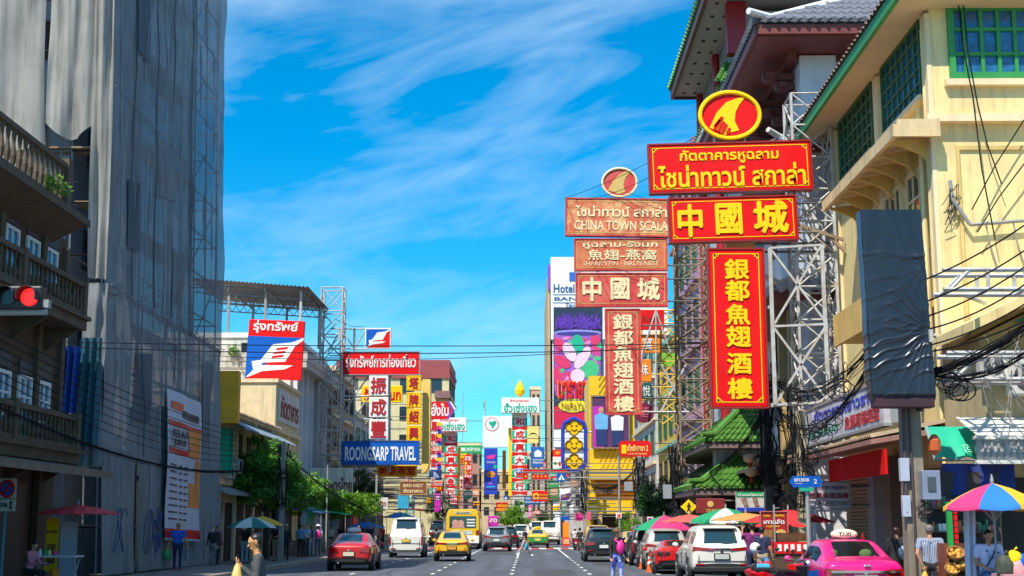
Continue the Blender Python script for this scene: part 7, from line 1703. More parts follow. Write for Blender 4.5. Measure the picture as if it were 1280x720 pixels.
for (px, Y, lab, tp) in ((449, 84, 'person in a red shirt on the pavement beyond the red taxi', C_RED), (413, 86, 'person in white on the pavement left of the red taxi', C_WHT), (471, 96, 'person in a pale pink shirt behind the street pole', C_PNK), (478, 99, 'person in red at the stalls left of the white van', C_RED), (426, 90, 'person in dark clothes at the stalls behind the red taxi', C_BLK), (462, 92, 'person in navy at the blue draped stall', C_NAVY)):
    person(lab, (cx(px, Y), Y, KZ), R(rnd.uniform(0, 360)), h=1.65, top=tp, legs=C_BLK, vox=.022, group='people on the left pavement')
# right side
person('man in a plum polo with raised hand at the stall behind the white suv', (cx(941, 37), 37, KZ), R(175), h=1.68, top=C_PUR, legs=C_NAVY, vox=.012, skin=SKIN2, pose=dict(shL=70, elL=100, abR=14), build_=1.1)
person('person in navy with folded arms beside the menu board', (cx(953, 36.5), 36.5, KZ), R(150), h=1.58, top=C_NAVY, legs=C_TAN, vox=.014)
person('person in a red shirt behind the menu board', (cx(962, 41), 41, KZ), R(20), h=1.60, top=C_RED, legs=C_BLK, vox=.016)
def striped_bag(root, T, H, S, K, rm): carry_bag(mat('orange_bag', (.70, .36, .03), .4, var=.3, scale=10, col2=(.6, .55, .45)), 'L', .03, .06, .22)(root, T, H, S, K, rm)
person('older man in a blue striped shirt seen from behind with hands crossed behind his back', (cx(1163, 27), 27, KZ), R(172), h=1.63, top=C_STR, legs=C_BLK, skin=SKIN2, vox=.009, pose=dict(shL=-26, shR=-26, elL=28, elR=28, inL=34, inR=34, nod=10, abL=14, abR=14), extras=striped_bag, hairm=mat('grey_hair', (.16, .14, .13), .6), build_=1.1)
def pattern_bag(root, T, H, S, K, rm):
    MB().ell(T(-.20, .14, 1.06), .16, .12, .17, 14, 10).build('shoulder_bag', mat('bag_pattern', (.04, .20, .30), .7, var=.3, scale=16, col2=(.5, .55, .6)), root, smooth=True)
    MB().tube([T(-.2, .1, 1.2), T(-.14, .02, 1.44), T(-.2, -.06, 1.2)], .018, 6).build('strap', NAVY, root)
person('woman in black walking behind the pole with a teal patterned bag on her shoulder', (cx(1121, 33), 33, KZ), R(160), h=1.58, top=C_BLK, legs=C_BLK, vox=.011, sleeve='long', hairm=mat('brown_hair', (.05, .02, .015), .5), extras=pattern_bag)
def sling(root, T, H, S, K, rm):
    MB().tube([T(.13, -.02, 1.42), T(.06, -.115, 1.28), T(-.06, -.125, 1.08), T(-.14, -.06, .98)], .014, 6).build('sling_strap', BLACK, root)
    mb = MB()
    for i in range(7): mb.lathe(T(rnd.uniform(-.15, .15), -.105, rnd.uniform(1.1, 1.34)), [(.018, -.006), (.018, .006)], 7, 'y')
    mb.build('shirt_print', NAVY, root)
person('man in a lavender shirt with a black sling strap sitting under the colourful umbrella', (cx(1234, 25.5), 25.5, .43), R(6), h=1.68, top=C_LAV, legs=C_PAT2, skin=SKIN2, vox=.009, pose=dict(sit=True, hipL=80, hipR=80, kneeL=80, kneeR=80, lean=6, nod=20, shL=14, shR=14, elL=66, elR=62, inL=38, inR=38, abL=12, abR=12), extras=sling, build_=1.1)
t = thing('stool', 'high wooden stool under the seated man in lavender', 'stool', (cx(1234, 25.6), 25.6, .14))
x = cx(1234, 25.6); MB().box(x-.2, x+.2, 25.4, 25.8, .74, .79).build('seat', BWOOD, t)
for a, b in ((-.16, 25.44), (.16, 25.44), (-.16, 25.76), (.16, 25.76)): MB().bar((x+a, b, .14), (x+a, b, .74), .04).build('leg', BWOOD, t)
# riders
for (px, Y, lab, tp, m) in ((719, 101, 'rider in a white shirt on a motorcycle at the right kerb', C_WHT, P_SPORT), (725, 98, 'rider in dark clothes on a red motorcycle at the right kerb', C_BLK, P_SPORT), (545, 84, 'rider in a black shirt on a motorcycle beside the yellow taxi', C_BLK, P_BLK)):
    motorbike(lab.replace('rider', 'motorcycle under the rider').replace(' on a motorcycle', '').replace(' on a red motorcycle', ''), (cx(px, Y), Y, 0), .05, m, group='ridden motorcycles')
    person(lab, (cx(px, Y), Y-.15, .34), R(182), h=1.66, top=tp, legs=C_BLK, vox=.02, pose=dict(sit=True, hipL=62, hipR=62, kneeL=75, kneeR=75, shL=45, shR=45, elL=20, elR=20, lean=8), hat=(C_WHT if px == 719 else C_BLK, 'cap'), group='motorcycle riders')
# ================================================================ TREES AND PLANTS
def tree(name, label, base, h, blobs, n, leaf, m, trunk_r=.12, group=None, cat='tree', lean=(0, 0)):
    """tapered trunk, limbs to every clump, and a crown of small folded leaves spread through the clumps"""
    t = thing(name, label, cat, base, group)
    bx, by, bz = base; rr = random.Random(int(bx*31+by*7))
    fork = Vector((bx+lean[0]*.5, by+lean[1]*.5, bz+h*.5))
    mb = MB(); mb.tube([(bx, by, bz-.05), (bx+lean[0]*.2+.04, by, bz+h*.22), fork], [trunk_r*1.25, trunk_r, trunk_r*.8], 8)
    for (c, r) in blobs:
        c = Vector(c); mid = fork.lerp(c, .55)+Vector((rr.uniform(-.15,.15), rr.uniform(-.15,.15), -.1))
        mb.tube([fork, mid, c], [trunk_r*.6, trunk_r*.38, trunk_r*.12], 6)
        for k in range(4):
            d = Vector((rr.gauss(0,1), rr.gauss(0,1), rr.gauss(0,.7))).normalized()*max(r)*.7; mb.tube([mid, c+d*.6, c+d], [trunk_r*.25, trunk_r*.12, .008], 4)
    mb.build('trunk', BARK, t)
    mb = MB(); tot = sum(r[0]*r[1]*r[2] for c, r in blobs)
    for (c, r) in blobs:
        cnt = int(n*r[0]*r[1]*r[2]/tot); c = Vector(c)
        sub = [(Vector((rr.gauss(0, .5), rr.gauss(0, .5), rr.gauss(0, .5))), rr.uniform(.25, .5)) for _ in range(16)]
        for i in range(cnt):
            sc, sr = rr.choice(sub)
            d = Vector((rr.gauss(0,1), rr.gauss(0,1), rr.gauss(0,1))).normalized()*(rr.random()**.45)*sr
            q = sc+d
            if q.length > 1.15: q = q.normalized()*rr.uniform(.85, 1.1)
            p = c+Vector((q.x*r[0], q.y*r[1], q.z*r[2]))
            u = Vector((rr.gauss(0,1), rr.gauss(0,1), rr.gauss(-.3,.6))).normalized(); w = u.cross(Vector((rr.gauss(0,.5), rr.gauss(0,.5), 1))).normalized(); nn = u.cross(w)
            L = leaf*rr.uniform(.7, 1.3); B = L*.38
            mb.add([p-u*L/2, p-w*B/2+nn*B*.2, p+u*L/2, p+w*B/2+nn*B*.2], [(0, 1, 2), (0, 2, 3)])
    mb.build('crown', m, t)
    return t
def blob(px, py, Y, rx, rz, ry=None): return (at(px, py, Y), (rx, ry or rx, rz))
b0 = at(318, 700, 68)
tree('street_tree', 'leafy dark green street tree hiding the cream shophouse', (ax(337, 68), 68, .14), 4.4, [blob(340, 572, 67.5, 1.4, 1.2), blob(350, 592, 67.6, 1.9, 1.2), blob(312, 600, 66.8, 2.1, 1.2), blob(332, 612, 67, 2.1, 1.0), blob(294, 616, 66.2, 1.4, 1.0), blob(362, 612, 67.8, 1.6, 1.0), blob(322, 584, 67.3, 1.5, 1.1)], 12500, .25, LEAF, .13)
tree('street_tree', 'bright lime leaved street tree catching the sun beyond the dark one', (ax(376, 78), 78, .14), 4.0, [blob(378, 606, 77, 1.0, 1.4), blob(388, 612, 77, 1.1, .8), blob(374, 622, 77, 1.0, .9)], 3000, .24, LEAFL, .1)
tree('street_tree', 'spreading lime green street tree above the red taxi', (ax(432, 90), 90, .14), 4.0, [blob(432, 629, 88, 2.2, .9), blob(448, 633, 88, 1.8, .8), blob(415, 633, 88, 1.6, .75), blob(462, 628, 89, 1.0, .6)], 5200, .25, LEAFL, .1)
tree('street_tree', 'dark green tree tucked between the shop sign and the steel frame', (ax(455, 96), 96, .14), 5.0, [blob(453, 606, 96, 1.1, 1.1), blob(462, 616, 96, .9, .9)], 2600, .22, LEAFD, .1)
tree('roadside_tree', 'round bright green tree in the middle of the far street', (ax(641, 138), 138, 0), 3.4, [blob(640, 647, 138, 1.5, 1.0), blob(648, 642, 138.5, 1.4, 1.1), blob(657, 648, 138, 1.3, .8), blob(633, 650, 138, 1.1, .6)], 4200, .26, LEAFL, .1)
tree('roadside_tree', 'small dark tree just right of the bright one in the far street', (ax(677, 150), 150, 0), 3.4, [blob(678, 648, 150, 1.2, 1.0)], 1200, .28, LEAFD, .1)
tree('shrub', 'tall dark green shrub in front of the yellow shops on the right pavement', (ax(825, 70), 70, .14), 3.6, [blob(826, 618, 70, 1.0, 1.1), blob(818, 628, 70, .9, .9), blob(834, 632, 70, .9, .9)], 3600, .18, LEAFD, .07, cat='shrub')
tree('shrub', 'lime green shrub beside the dark one on the right pavement', (ax(811, 72), 72, .14), 3.2, [blob(811, 624, 72, .7, .5), blob(808, 632, 72, .5, .5)], 1100, .18, LEAFL, .06, cat='shrub')
tree('shrub', 'small bright shrub by the post of the yellow shop', (ax(784, 84), 84, .14), 1.6, [blob(784, 657, 84, .8, .75), blob(780, 664, 84, .5, .5)], 1300, .17, LEAFL, .05, cat='shrub')
tree('potted_plant', 'small plant growing on the ledge of the white building behind the wing sign', (ax(293, 83.9), 83.7, 11.8), .6, [blob(294, 437, 83.6, .45, .4)], 300, .16, LEAFL, .03, cat='plant')
tree('shrub', 'dark shrub at the pavement behind the white van', (ax(553, 130), 130, .14), 2.6, [blob(548, 640, 130, 1.3, 1.2), blob(540, 632, 130, .9, .9)], 1400, .26, LEAFD, .08, cat='shrub')
tree('ledge_plant', 'tuft of green weeds growing out of the old shophouse parapet', (-13.2, 36.6, 10.8), .5, [((-13.0, 36.9, 11.05), (.25, .8, .25))], 260, .14, LEAFL, .02, cat='plant')

# ================================================================ UMBRELLAS
def umbrella(label, apex, r, drop, cols, base_z, tilt=0, n=8, group='market umbrellas', flap=.0):
    x, y, z = apex
    t = thing('umbrella', label, 'umbrella', (x, y, base_z), group)
    MB().tube([(x, y, base_z), (x, y, z+.12)], .022, 8).build('pole', GREY, t)
    K = len(cols)
    mbs = [MB() for _ in cols]
    M_ = Matrix.Translation(Vector((x, y, z))) @ Matrix.Rotation(R(tilt), 4, 'Y')
    for i in range(n):
        a0, a1 = 2*math.pi*i/n+.2, 2*math.pi*(i+1)/n+.2
        prof = [(0.02, 0), (.35, -drop*.22), (.7, -drop*.58), (1.0, -drop)]
        mb = mbs[i % K]; vs = []
        for (rr_, zz) in prof + ([(1.005, -drop-flap)] if flap else []):
            for k in range(5):
                a = a0+(a1-a0)*k/4; sag = 1-.05*math.sin(math.pi*k/4)*(rr_)
                vs.append(M_ @ Vector((rr_*r*sag*math.cos(a), rr_*r*sag*math.sin(a), zz-(.03*math.sin(math.pi*k/4)*rr_))))
        rows = len(vs)//5
        mb.add(vs, [(j*5+k, j*5+k+1, (j+1)*5+k+1, (j+1)*5+k) for j in range(rows-1) for k in range(4)])
    for mb, c in zip(mbs, cols): mb.build('canopy_panel', c, t, smooth=True)
    mb = MB()
    for i in range(n):
        a = 2*math.pi*i/n+.2
        mb.tube([M_ @ Vector((.02, 0, -.02)), M_ @ Vector((.98*r*math.cos(a), .98*r*math.sin(a), -drop-.02))], .010, 4)
        mb.tube([(x, y, z-drop*1.3-.15), M_ @ Vector((.5*r*math.cos(a), .5*r*math.sin(a), -drop*.42))], .008, 4)
    mb.build('rib', GREY, t)
    MB().lathe((x, y, z), [(.03, 0), (.035, .05), (.012, .16)], 8).build('finial', GREY, t)
    return t
def fab(n, c): return mat('fabric_'+n, c, .8, var=.12, scale=2, dirt=.15)
F_RED = fab('red', (.50, .02, .025)); F_DRED = fab('dusty_red', (.70, .05, .06)); F_GRN = fab('green', (.01, .28, .12)); F_TEAL = fab('teal', (.01, .20, .18)); F_WHT = fab('white', (.68, .68, .64)); F_YEL = fab('yellow', (.75, .42, .02)); F_BLU = fab('blue', (.01, .16, .52)); F_PNK = fab('pink', (.62, .03, .16)); F_ORG = fab('orange_tan', (.55, .26, .07)); F_LIM = fab('lime', (.2, .5, .05))
def up(px, py, Y): return at(px, py, Y)
umbrella('wide flat dusty red umbrella over the food stall by the brown shophouse', up(98, 631, 38), 1.12, .24, [F_DRED], .14, n=16)
umbrella('teal and white umbrella under the dark street tree', up(315, 646, 60), 1.05, .45, [F_TEAL, F_WHT, F_TEAL, F_WHT], .14)
umbrella('yellow umbrella just behind the teal and white one', up(328, 645, 62), .95, .40, [F_YEL], .14)
umbrella('green red and blue umbrella beside the black suv', up(830, 644, 61), 1.35, .62, [F_GRN, F_PNK, F_PNK, F_BLU], .14)
umbrella('plain dusty red umbrella left of the green and white one', up(862, 643, 54), 1.25, .28, [fab('salmon', (.55, .10, .08))], .14, n=8)
umbrella('green and white striped umbrella behind the white suv', up(907, 635, 50), 1.30, .42, [F_GRN, F_WHT], .14, flap=.12)
umbrella('orange tan umbrella in front of the green and white one', up(932, 641, 46), 1.20, .24, [F_ORG], .14)
umbrella('bright red umbrella above the menu board', up(985, 637, 44), 1.55, .38, [F_RED], .14)
umbrella('red umbrella lower down in front of the orange tan one', up(975, 646, 39), .8, .26, [F_RED], .14)
umbrella('large beach umbrella in pink blue and yellow at the right corner', up(1240, 604, 25), .90, .41, [F_YEL, F_PNK, F_BLU], .14, flap=.06)
umbrella('teal umbrella of the far left stalls beneath the lime tree', up(500, 640, 100), 1.2, .4, [F_TEAL, F_BLU], .14)
umbrella('blue umbrella of the far left stalls beyond the red taxi', up(458, 652, 94), 1.3, .4, [F_BLU], .14)

# ================================================================ POLES, LAMPS, COVERED SIGN
def knot(cx_, cy, z0, z1, r, n, seed):
    rr = random.Random(seed); mb = MB()
    for i in range(n):
        a = rr.uniform(0, 6.28); pts = []
        for k in range(6):
            z = z0+(z1-z0)*k/5; a += rr.uniform(-.5, .5); q = r*rr.uniform(.5, 1.1)
            pts.append((cx_+q*math.cos(a), cy+q*math.sin(a), z+rr.uniform(-.1, .1)))
        mb.tube(pts, rr.choice((.014, .02, .03)), 4, False)
    return mb
def coils(mb, c, r, n, seed, thick=.014):
    rr = random.Random(seed); c = Vector(c)
    for i in range(n):
        q = r*rr.uniform(.6, 1.1); tl = rr.uniform(-.5, .5); o = Vector((rr.uniform(-.1, .1), rr.uniform(-.1, .1), rr.uniform(-.15, .15)))
        mb.tube([c+o+Vector((q*math.cos(a), q*math.sin(a)*tl, q*math.sin(a)*.8)) for a in [k*.5236 for k in range(13)]], thick, 4, False)
def pole(label, px, Y, h, m=CONC, w=.26, knots=0, name='utility_pole', box=None, group='utility poles'):
    x = ax(px, Y, 650)
    t = thing(name, label, 'pole', (x, Y, 0), group)
    MB().rings([[(x+sx*q, Y+sy*q, z) for sx, sy in ((-1,-1),(1,-1),(1,1),(-1,1))] for z, q in ((0, w/2), (h, w*.36))]).build('shaft', m, t, bevel=.02)
    if knots:
        mb = knot(x, Y-.05, h*.45, h*.98, w*1.1, knots, int(px)); coils(mb, (x-.15, Y-.25, h*.5), .35, 6, int(px)+1); coils(mb, (x+.1, Y-.25, h*.72), .28, 6, int(px)+2)
        mb.build('cable_knot', CABLE, t)
    if box:
        (dx_, z, bw, bh) = box
        MB().box(x+dx_-bw/2, x+dx_+bw/2, Y-w/2-.22, Y-w/2+.02, z, z+bh).build('junction_box', mat('grey_box', (.30, .32, .36), .5, var=.1), t, bevel=.015)
    return t
p = pole('thick concrete pole with a grey meter box, carrying the covered sign at the right kerb', 1143, 28, 8.0, m=mat('brown_concrete', (.24, .19, .14), .9, var=.25, bump=.3, streak=.5), w=.42, group=None)
x = ax(1143, 28)
MB().box(x-.0, x+.36, 27.55, 27.80, 2.25, 2.83).build('meter_box', mat('meter_grey', (.20, .22, .30), .5), p, bevel=.015)
mb = MB(); mb.box(x+.10, x+.26, 27.53, 27.55, 2.42, 2.70); mb.build('meter_window', mat('meter_dark', (.06, .07, .08), .2), p)
MB().box(x-.38, x-.20, 27.7, 27.85, 2.62, 3.08).build('fuse_box', mat('fuse_pale', (.40, .42, .50), .5), p, bevel=.01)
MB().box(x-.36, x-.20, 27.72, 27.86, 1.92, 2.34).build('fuse_box', mat('fuse_pale', (.40, .42, .50), .5), p, bevel=.01)
mb = MB(); mb.tube([(x-.28, 27.75, 2.0), (x-.25, 27.78, 4.0), (x-.2, 27.8, 6.6)], .035, 6); mb.tube([(x-.14, 27.75, .2), (x-.13, 27.78, 4.2)], .025, 6); coils(mb, (x+.02, 27.7, 2.05), .12, 6, 3); mb.build('conduit', mat('dark_conduit', (.07, .05, .05), .6), p)
MB().lathe((x+.32, 27.7, 3.35), [(.03, -.22), (.12, -.12), (.13, .08), (.05, .2)], 10).build('red_lantern', mat('lantern_orange', (.55, .10, .02), .5), p)
# the wrapped sign: box under navy plastic with creases pulled towards its ties
t = thing('wrapped_sign', 'tall signal box wrapped in creased navy plastic on the concrete pole', 'wrapped sign', (x, 27.4, 4.0))
TARP = mat('navy_plastic', (.017, .024, .037), .28, var=.08, spec=.45)
A, Bp = at(1074, 262, 27.2), at(1163, 500, 27.2)
wx0, wx1, wz0, wz1 = A.x+.05, at(1158, 400, 27.2).x, Bp.z, A.z
NU, NV = 120, 200
def crease(u, v):
    d = 0
    for (au, av, f, s, rad) in ((1.0, .655, 30, .030, .6), (1.0, .30, 16, .016, .22)):
        du, dv = u-au, (v-av)*2.4; rr_ = math.hypot(du, dv); an = math.atan2(dv, du)
        d += s*math.exp(-rr_/rad)*(1-abs(math.sin(an*f/2+rr_*3+nz(u*3, v*3)*2)))**2*min(1, rr_*6)
    if v > .60: 
        q = (v+.16*u*(1-u*.4)+.012*math.sin(u*9))*52; s_ = math.sin(q+nz(u*1.6, v*3)*3); d += .020*(1-abs(s_))**4*max(0, .75+1.0*nz(u*1.2, v*7))
    else: d += (.003 if v < .24 else .012)*(1-abs(math.sin((v*40+4*u*(1 if v > .24 else .3)+2.5*nz(u*1.5, v*5)))))**3*(.6+nz(u*2, v*8)) + .010*math.exp(-((v-.24+.01*math.sin(u*5))/.012)**2)
    d += .010*nz(u*5, v*9)+.02*nz(u*1.5, v*2)
    return d
YF, YBk = 27.2, 27.62
mb = MB()
prof = []
for i in range(NU+1):
    s_ = i/NU
    if s_ < .12: prof.append((wx0-.02, YBk-(YBk-YF)*(s_/.12), -1, 0))
    elif s_ > .86: prof.append((wx1+.10*(s_-.86)/.14, YF+(YBk-YF+.1)*((s_-.86)/.14), .9, -.4))
    else: prof.append((wx0+(wx1-wx0)*((s_-.12)/.74), YF, 0, -1))
vs = []
for j in range(NV+1):
    v = j/NV
    for i, (x_, y_, nx_, ny_) in enumerate(prof):
        u = min(1, max(0, (i/NU-.12)/.74)); d = crease(u if .12 <= i/NU <= .86 else (u+.3*(i/NU)), v)
        z = wz1-(wz1-wz0)*v
        if v > .97: d -= .05*(v-.97)/.03
        vs.append((x_+nx_*d+.12*v*(1 if nx_ > -.5 else .55), y_+ny_*d*1.5, z))
fs = [(j*(NU+1)+i, j*(NU+1)+i+1, (j+1)*(NU+1)+i+1, (j+1)*(NU+1)+i) for j in range(NV) for i in range(NU)]
mb.add(vs, fs); mb.build('plastic_cover', TARP, t, smooth=True)
MB().prism([(wx0, YF+.03, wz1-.01), (wx1, YF+.03, wz1-.01), (wx1+.06, YBk, wz1-.01), (wx0, YBk, wz1-.01)][::-1], (0, 0, -.05)).build('top', TARP, t)
MB().box(wx0+.1, wx1+.1, YF+.04, YBk-.02, wz0-.14, wz0+.05).build('box_base', mat('maroon_box', (.05, .015, .02), .5), t, bevel=.02)
mb = MB(); mb.tube([(wx1+.14, YF-.02, wz0+1.3), (wx1+.2, YF+.15, wz0+1.28)], .03, 6); mb.box(wx1+.03, wx1+.10, YF-.06, YF+.05, wz0+1.15, wz0+1.4); mb.build('tie_clamp', STEELW, t)
MB().tube([(x, 27.6, 7.6), (x+.02, 27.55, 4.0)], .07, 8).build('mast', BLACK, t)
# traffic light on its arm, top left
Y_ = 20.0; c = at(38, 372, Y_)
t = thing('traffic_light', 'horizontal black traffic light with its red lamp lit, hanging over the left side', 'traffic light', c)
hx0, hx1, hz0, hz1 = at(-38, 372, Y_).x, at(52, 372, Y_).x, at(0, 386, Y_).z, at(0, 357, Y_).z
MB().box(hx0, hx1, Y_, Y_+.22, hz0, hz1).build('housing', BLACK, t, bevel=.03)
for px, m in ((37, glow('lit_red', (1.0, .02, .015), 0.9)), (10, mat('dark_lens', (.02, .018, .01), .2)), (-18, mat('dark_lens', (.02, .018, .01), .2))):
    q = at(px, 371.5, Y_); MB().lathe((q.x, Y_-.012, q.z), [(.12, -.02), (.135, .0), (.135, .03)], 20, 'y').build('lens', m, t)
    mb = MB(); n_ = 14; vs = []
    for k in range(n_+1):
        a = math.pi*(-.12+1.24*k/n_); 
        for (yy, rr_) in ((Y_, .155), (Y_-.20, .15), (Y_-.20, .142), (Y_, .147)): vs.append((q.x+rr_*math.cos(a), yy, q.z+rr_*math.sin(a)))
    mb.add(vs, [(4*k+j, 4*k+(j+1) % 4, 4*k+4+(j+1) % 4, 4*k+4+j) for k in range(n_) for j in range(4)]); mb.build('visor', BLACK, t)
q = at(60, 382, Y_); MB().box(hx1-.02, hx1+.09, Y_+.05, Y_+.18, q.z-.02, q.z+.10).build('bracket', GREY, t)
mb = MB(); mb.tube([(-12.2, 20.1, 0), (-12.2, 20.1, hz0-.05)], .10, 10); mb.build('post', GREY, t)
mb = MB(); mb.tube([(-12.2, 20.12, hz0-.06), (hx1+.05, 20.12, hz0-.03)], .05, 8); mb.build('arm', GREY, t)
# other poles
pole('concrete utility pole rising through the dark street tree', 352, 64, 5.6, w=.24, knots=5)
pole('grey pole with a rectangular board beyond the red taxi', 470, 90, 5.0, m=GREY, w=.18)
pole('utility pole smothered in cable bundles by the yellow clad shop', 800, 92, 6.3, knots=30, w=.38, box=(-.75, 4.0, .55, .6))
pole('dark utility pole with tangled cables right of the tall dark shrub', 846, 66, 5.6, m=mat('dark_pole', (.09, .085, .08), .8), knots=16, w=.34, box=(-.45, 3.0, .4, .65))
pole('wooden utility pole wrapped in cables behind the street name sign', 1005, 42, 5.2, m=mat('pale_pole', (.42, .34, .20), .85, var=.3, streak=.5), knots=12, w=.36)
pole('cable covered pole beside the vertical red sign with a grey box', 962, 49, 7.6, m=mat('dark_pole', (.09, .085, .08), .8), knots=9, w=.34, box=(.25, 5.4, .5, .65))
pole('distant utility pole among the small right hand signs', 731, 108, 6.0, knots=16, w=.3)
pole('thin dark post in front of the yellow clad shop', 775, 92, 6.6, m=mat('dark_pole', (.09, .085, .08), .8), w=.16)
pole('thin grey lamp post on the left kerb beyond the taxi', 408, 80, 5.2, m=GREY, w=.10)
pole('distant pole in the left row beside the magenta strip', 556, 118, 5.6, knots=6, w=.26)

# ================================================================ OVERHEAD CABLES
def catenary(p, q, sag, n=18):
    p = Vector(p); q = Vector(q)
    return [p.lerp(q, i/n)-Vector((0, 0, sag*4*(i/n)*(1-i/n))) for i in range(n+1)]
def cable(label, p, q, sag, r=.014, group='single overhead cables', m=CABLE, n=18):
    o = MB().tube(catenary(p, q, sag, n), r, 5).build('overhead_cable', m)
    return tag(o, label, 'cable', group)
def bundle(label, p, q, sag, r, k, seed=1, name='cable_bundle', coil=0):
    rr = random.Random(seed); mb = MB(); base = catenary(p, q, sag, 26)
    for i in range(k):
        a = rr.uniform(0, 6.28); rad = r*math.sqrt(rr.random()); tw = rr.uniform(-5, 5); ex = rr.uniform(0, r*1.5)
        mb.tube([b+Vector((.3*rad*math.cos(a+tw*j/26), rad*math.cos(a+tw*j/26)*.6, rad*math.sin(a+tw*j/26)-ex*math.sin(math.pi*j/26))) for j, b in enumerate(base)], rr.uniform(.006, .013), 4, False)
    for j in range(2, 26, 4): mb.tube([base[j]+Vector((0, r*math.cos(t), r*math.sin(t))) for t in [k_*.785 for k_ in range(9)]], .010, 4, False)
    for c in range(coil): coils(mb, base[rr.randrange(3, 24)]-Vector((0, 0, r+.1)), .25, 4, seed*7+c, .012)
    return tag(mb.build(name, CABLE), label, 'cable bundle', 'bundles of tangled cables')
cable('black cable crossing the whole street at mid height, upper of the two close wires', at(-60, 424, 42), at(905, 429, 46), .15, .016)
cable('black cable crossing the street just below the upper wire', at(-60, 427, 42), at(905, 433, 46), .30, .016)
cable('thinner cable sagging across the street below the crossing pair', at(200, 440, 60), at(905, 425, 47), .5, .013)
cable('thin cable from the oval sign to the far signs', at(705, 248, 66), at(880, 165, 47.2), .2, .012)
cable('second thin cable below the one from the oval sign', at(720, 250, 66), at(840, 205, 47.2), .3, .012)
cable('short wire running between the steel sign frame and the roof tower', at(418, 398, 92), at(455, 408, 92), .2, .015)
bundle('thick black cable bundle sagging along the left street front past the banner', at(-30, 496, 30.5), at(305, 588, 59.5), .55, .055, 10, 3)
for i in range(7):
    cable('slanting cable in front of the wrapped tower, number %s from the top of its fan' % ('one', 'two', 'three', 'four', 'five', 'six', 'seven')[i], at(-20, 405+10*i, 28), at(300, 540+6*i, 62), .25+.05*i, .012, 'slanting cables before the netting')
bundle('dark cable bundle drooping from the left pole to the lime tree', at(352, 560, 64), at(470, 640, 92), .5, .08, 9, 5)
for i, (pa, pb, sg) in enumerate((((1150, 352), (1300, 268), .1), ((1155, 378), (1300, 300), .1), ((1160, 395), (1300, 320), .12), ((1158, 412), (1300, 342), .15), ((1160, 432), (1300, 368), .12), ((1160, 440), (1300, 392), .1))):
    cable(('topmost', 'second', 'third', 'fourth', 'fifth', 'lowest')[i]+' of six taut cables in front of the yellow wall', at(*pa, 28.4), at(*pb, 26.5), sg, .018, 'taut cables before the yellow wall')
bundle('heavy dark cable bundle from the covered sign to the right edge', at(1160, 468, 28.2), at(1310, 388, 26.5), .10, .10, 26, 8)
bundle('second tangled cable bundle below the heavy one at the right corner', at(1160, 470, 28.5), at(1310, 420, 27), .30, .07, 10, 9, coil=2)
bundle('tangled cable bundle from the wrapped pole to the covered sign', at(962, 470, 49), at(1085, 440, 29), .6, .22, 16, 11, coil=4)
bundle('lower tangled cable bundle between the pole with grey box and the covered sign', at(968, 505, 48), at(1080, 470, 29), .9, .13, 12, 12, coil=5)
bundle('long cable bundle climbing from the dark pole to the vertical sign pole', at(846, 590, 66), at(962, 505, 49), 1.0, .14, 18, 13, coil=4)
bundle('cable bundle linking the two tangled poles by the shrubs', at(800, 578, 92), at(846, 590, 66), 1.4, .16, 16, 14, coil=4)
bundle('cable bundle in front of the yellow clad shop', at(731, 600, 108), at(800, 580, 92), 1.0, .16, 14, 15, coil=3)
bundle('far cable bundle over the right pavement', at(676, 622, 150), at(731, 600, 108), .8, .16, 10, 16, coil=3)
bundle('cable bundle looping behind the street name sign', at(962, 560, 49), at(1005, 560, 42), 1.6, .12, 18, 17, coil=6)
o = knot(*at(975, 600, 47.5)[:2], 3.0, 6.6, .6, 14, 41); coils(o, at(972, 585, 47), .6, 10, 42, .016); coils(o, at(1000, 595, 41), .4, 9, 44, .012); o = o.build('cable_tangle', CABLE); tag(o, 'dense black tangle of hanging cables beside the near red vertical sign', 'cable tangle')
mb = MB(); rr = random.Random(5)
for i in range(16):
    a = Vector((rr.uniform(9.2, 10.6), 28.4, 5.3+rr.uniform(-.4, .6))); mb.tube(catenary(a, a+Vector((rr.uniform(-.5, 1.2), .2, rr.uniform(-1.6, -.6))), rr.uniform(.1, .5), 8), .012, 4, False)
o = mb.build('cable_tangle', mat('pale_cable', (.30, .29, .28), .6)); tag(o, 'pale loops of loose wire hanging over the green awning', 'cable tangle')
for i in range(8):
    y = 598+6*i; cable('thin far wire strung across the end of the street, %s from the top' % ('first', 'second', 'third', 'fourth', 'fifth', 'sixth', 'seventh', 'eighth')[i], at(500, y-14, 118), at(735, y-9+2*(i % 3), 112), .5+.12*(i % 3), .018, 'far wires across the street')

# ================================================================ STALLS AND STREET CLUTTER
t = thing('food_stall', 'small pale topped stall table under the dusty red umbrella', 'stall', (-12.6, 37.6, .14))
MB().box(at(42, 690, 37).x, at(98, 690, 37).x, 36.7, 37.5, .92, .97).build('table_top', mat('stall_top', (.5, .5, .55), .5), t)
mb = MB(); xa, xb = at(46, 690, 37).x, at(94, 690, 37).x
for q in (xa, xb):
    MB().bar((q, 36.8, .14), (q, 37.4, .92), .04).build('leg', GREY, t); MB().bar((q, 37.4, .14), (q, 36.8, .92), .04).build('leg', GREY, t)
t = thing('board', 'tall yellow menu banner standing behind the red umbrella stall', 'menu banner', (at(67, 680, 38.6).x, 38.6, .14))
mb = MB(); a0, a1 = at(56, 692, 38.6), at(74, 650, 38.6); mb.box(a0.x, a1.x, 38.6, 38.64, .5, a1.z+.05); mb.build('panel', YEL, t)
mb = MB(); mb.box(a0.x+.06, a1.x-.06, 38.59, 38.6, .7, 1.25); mb.build('food_picture', mat('food_dark', (.18, .06, .02), .6, var=.6, scale=9, col2=(.5, .2, .03)), t)
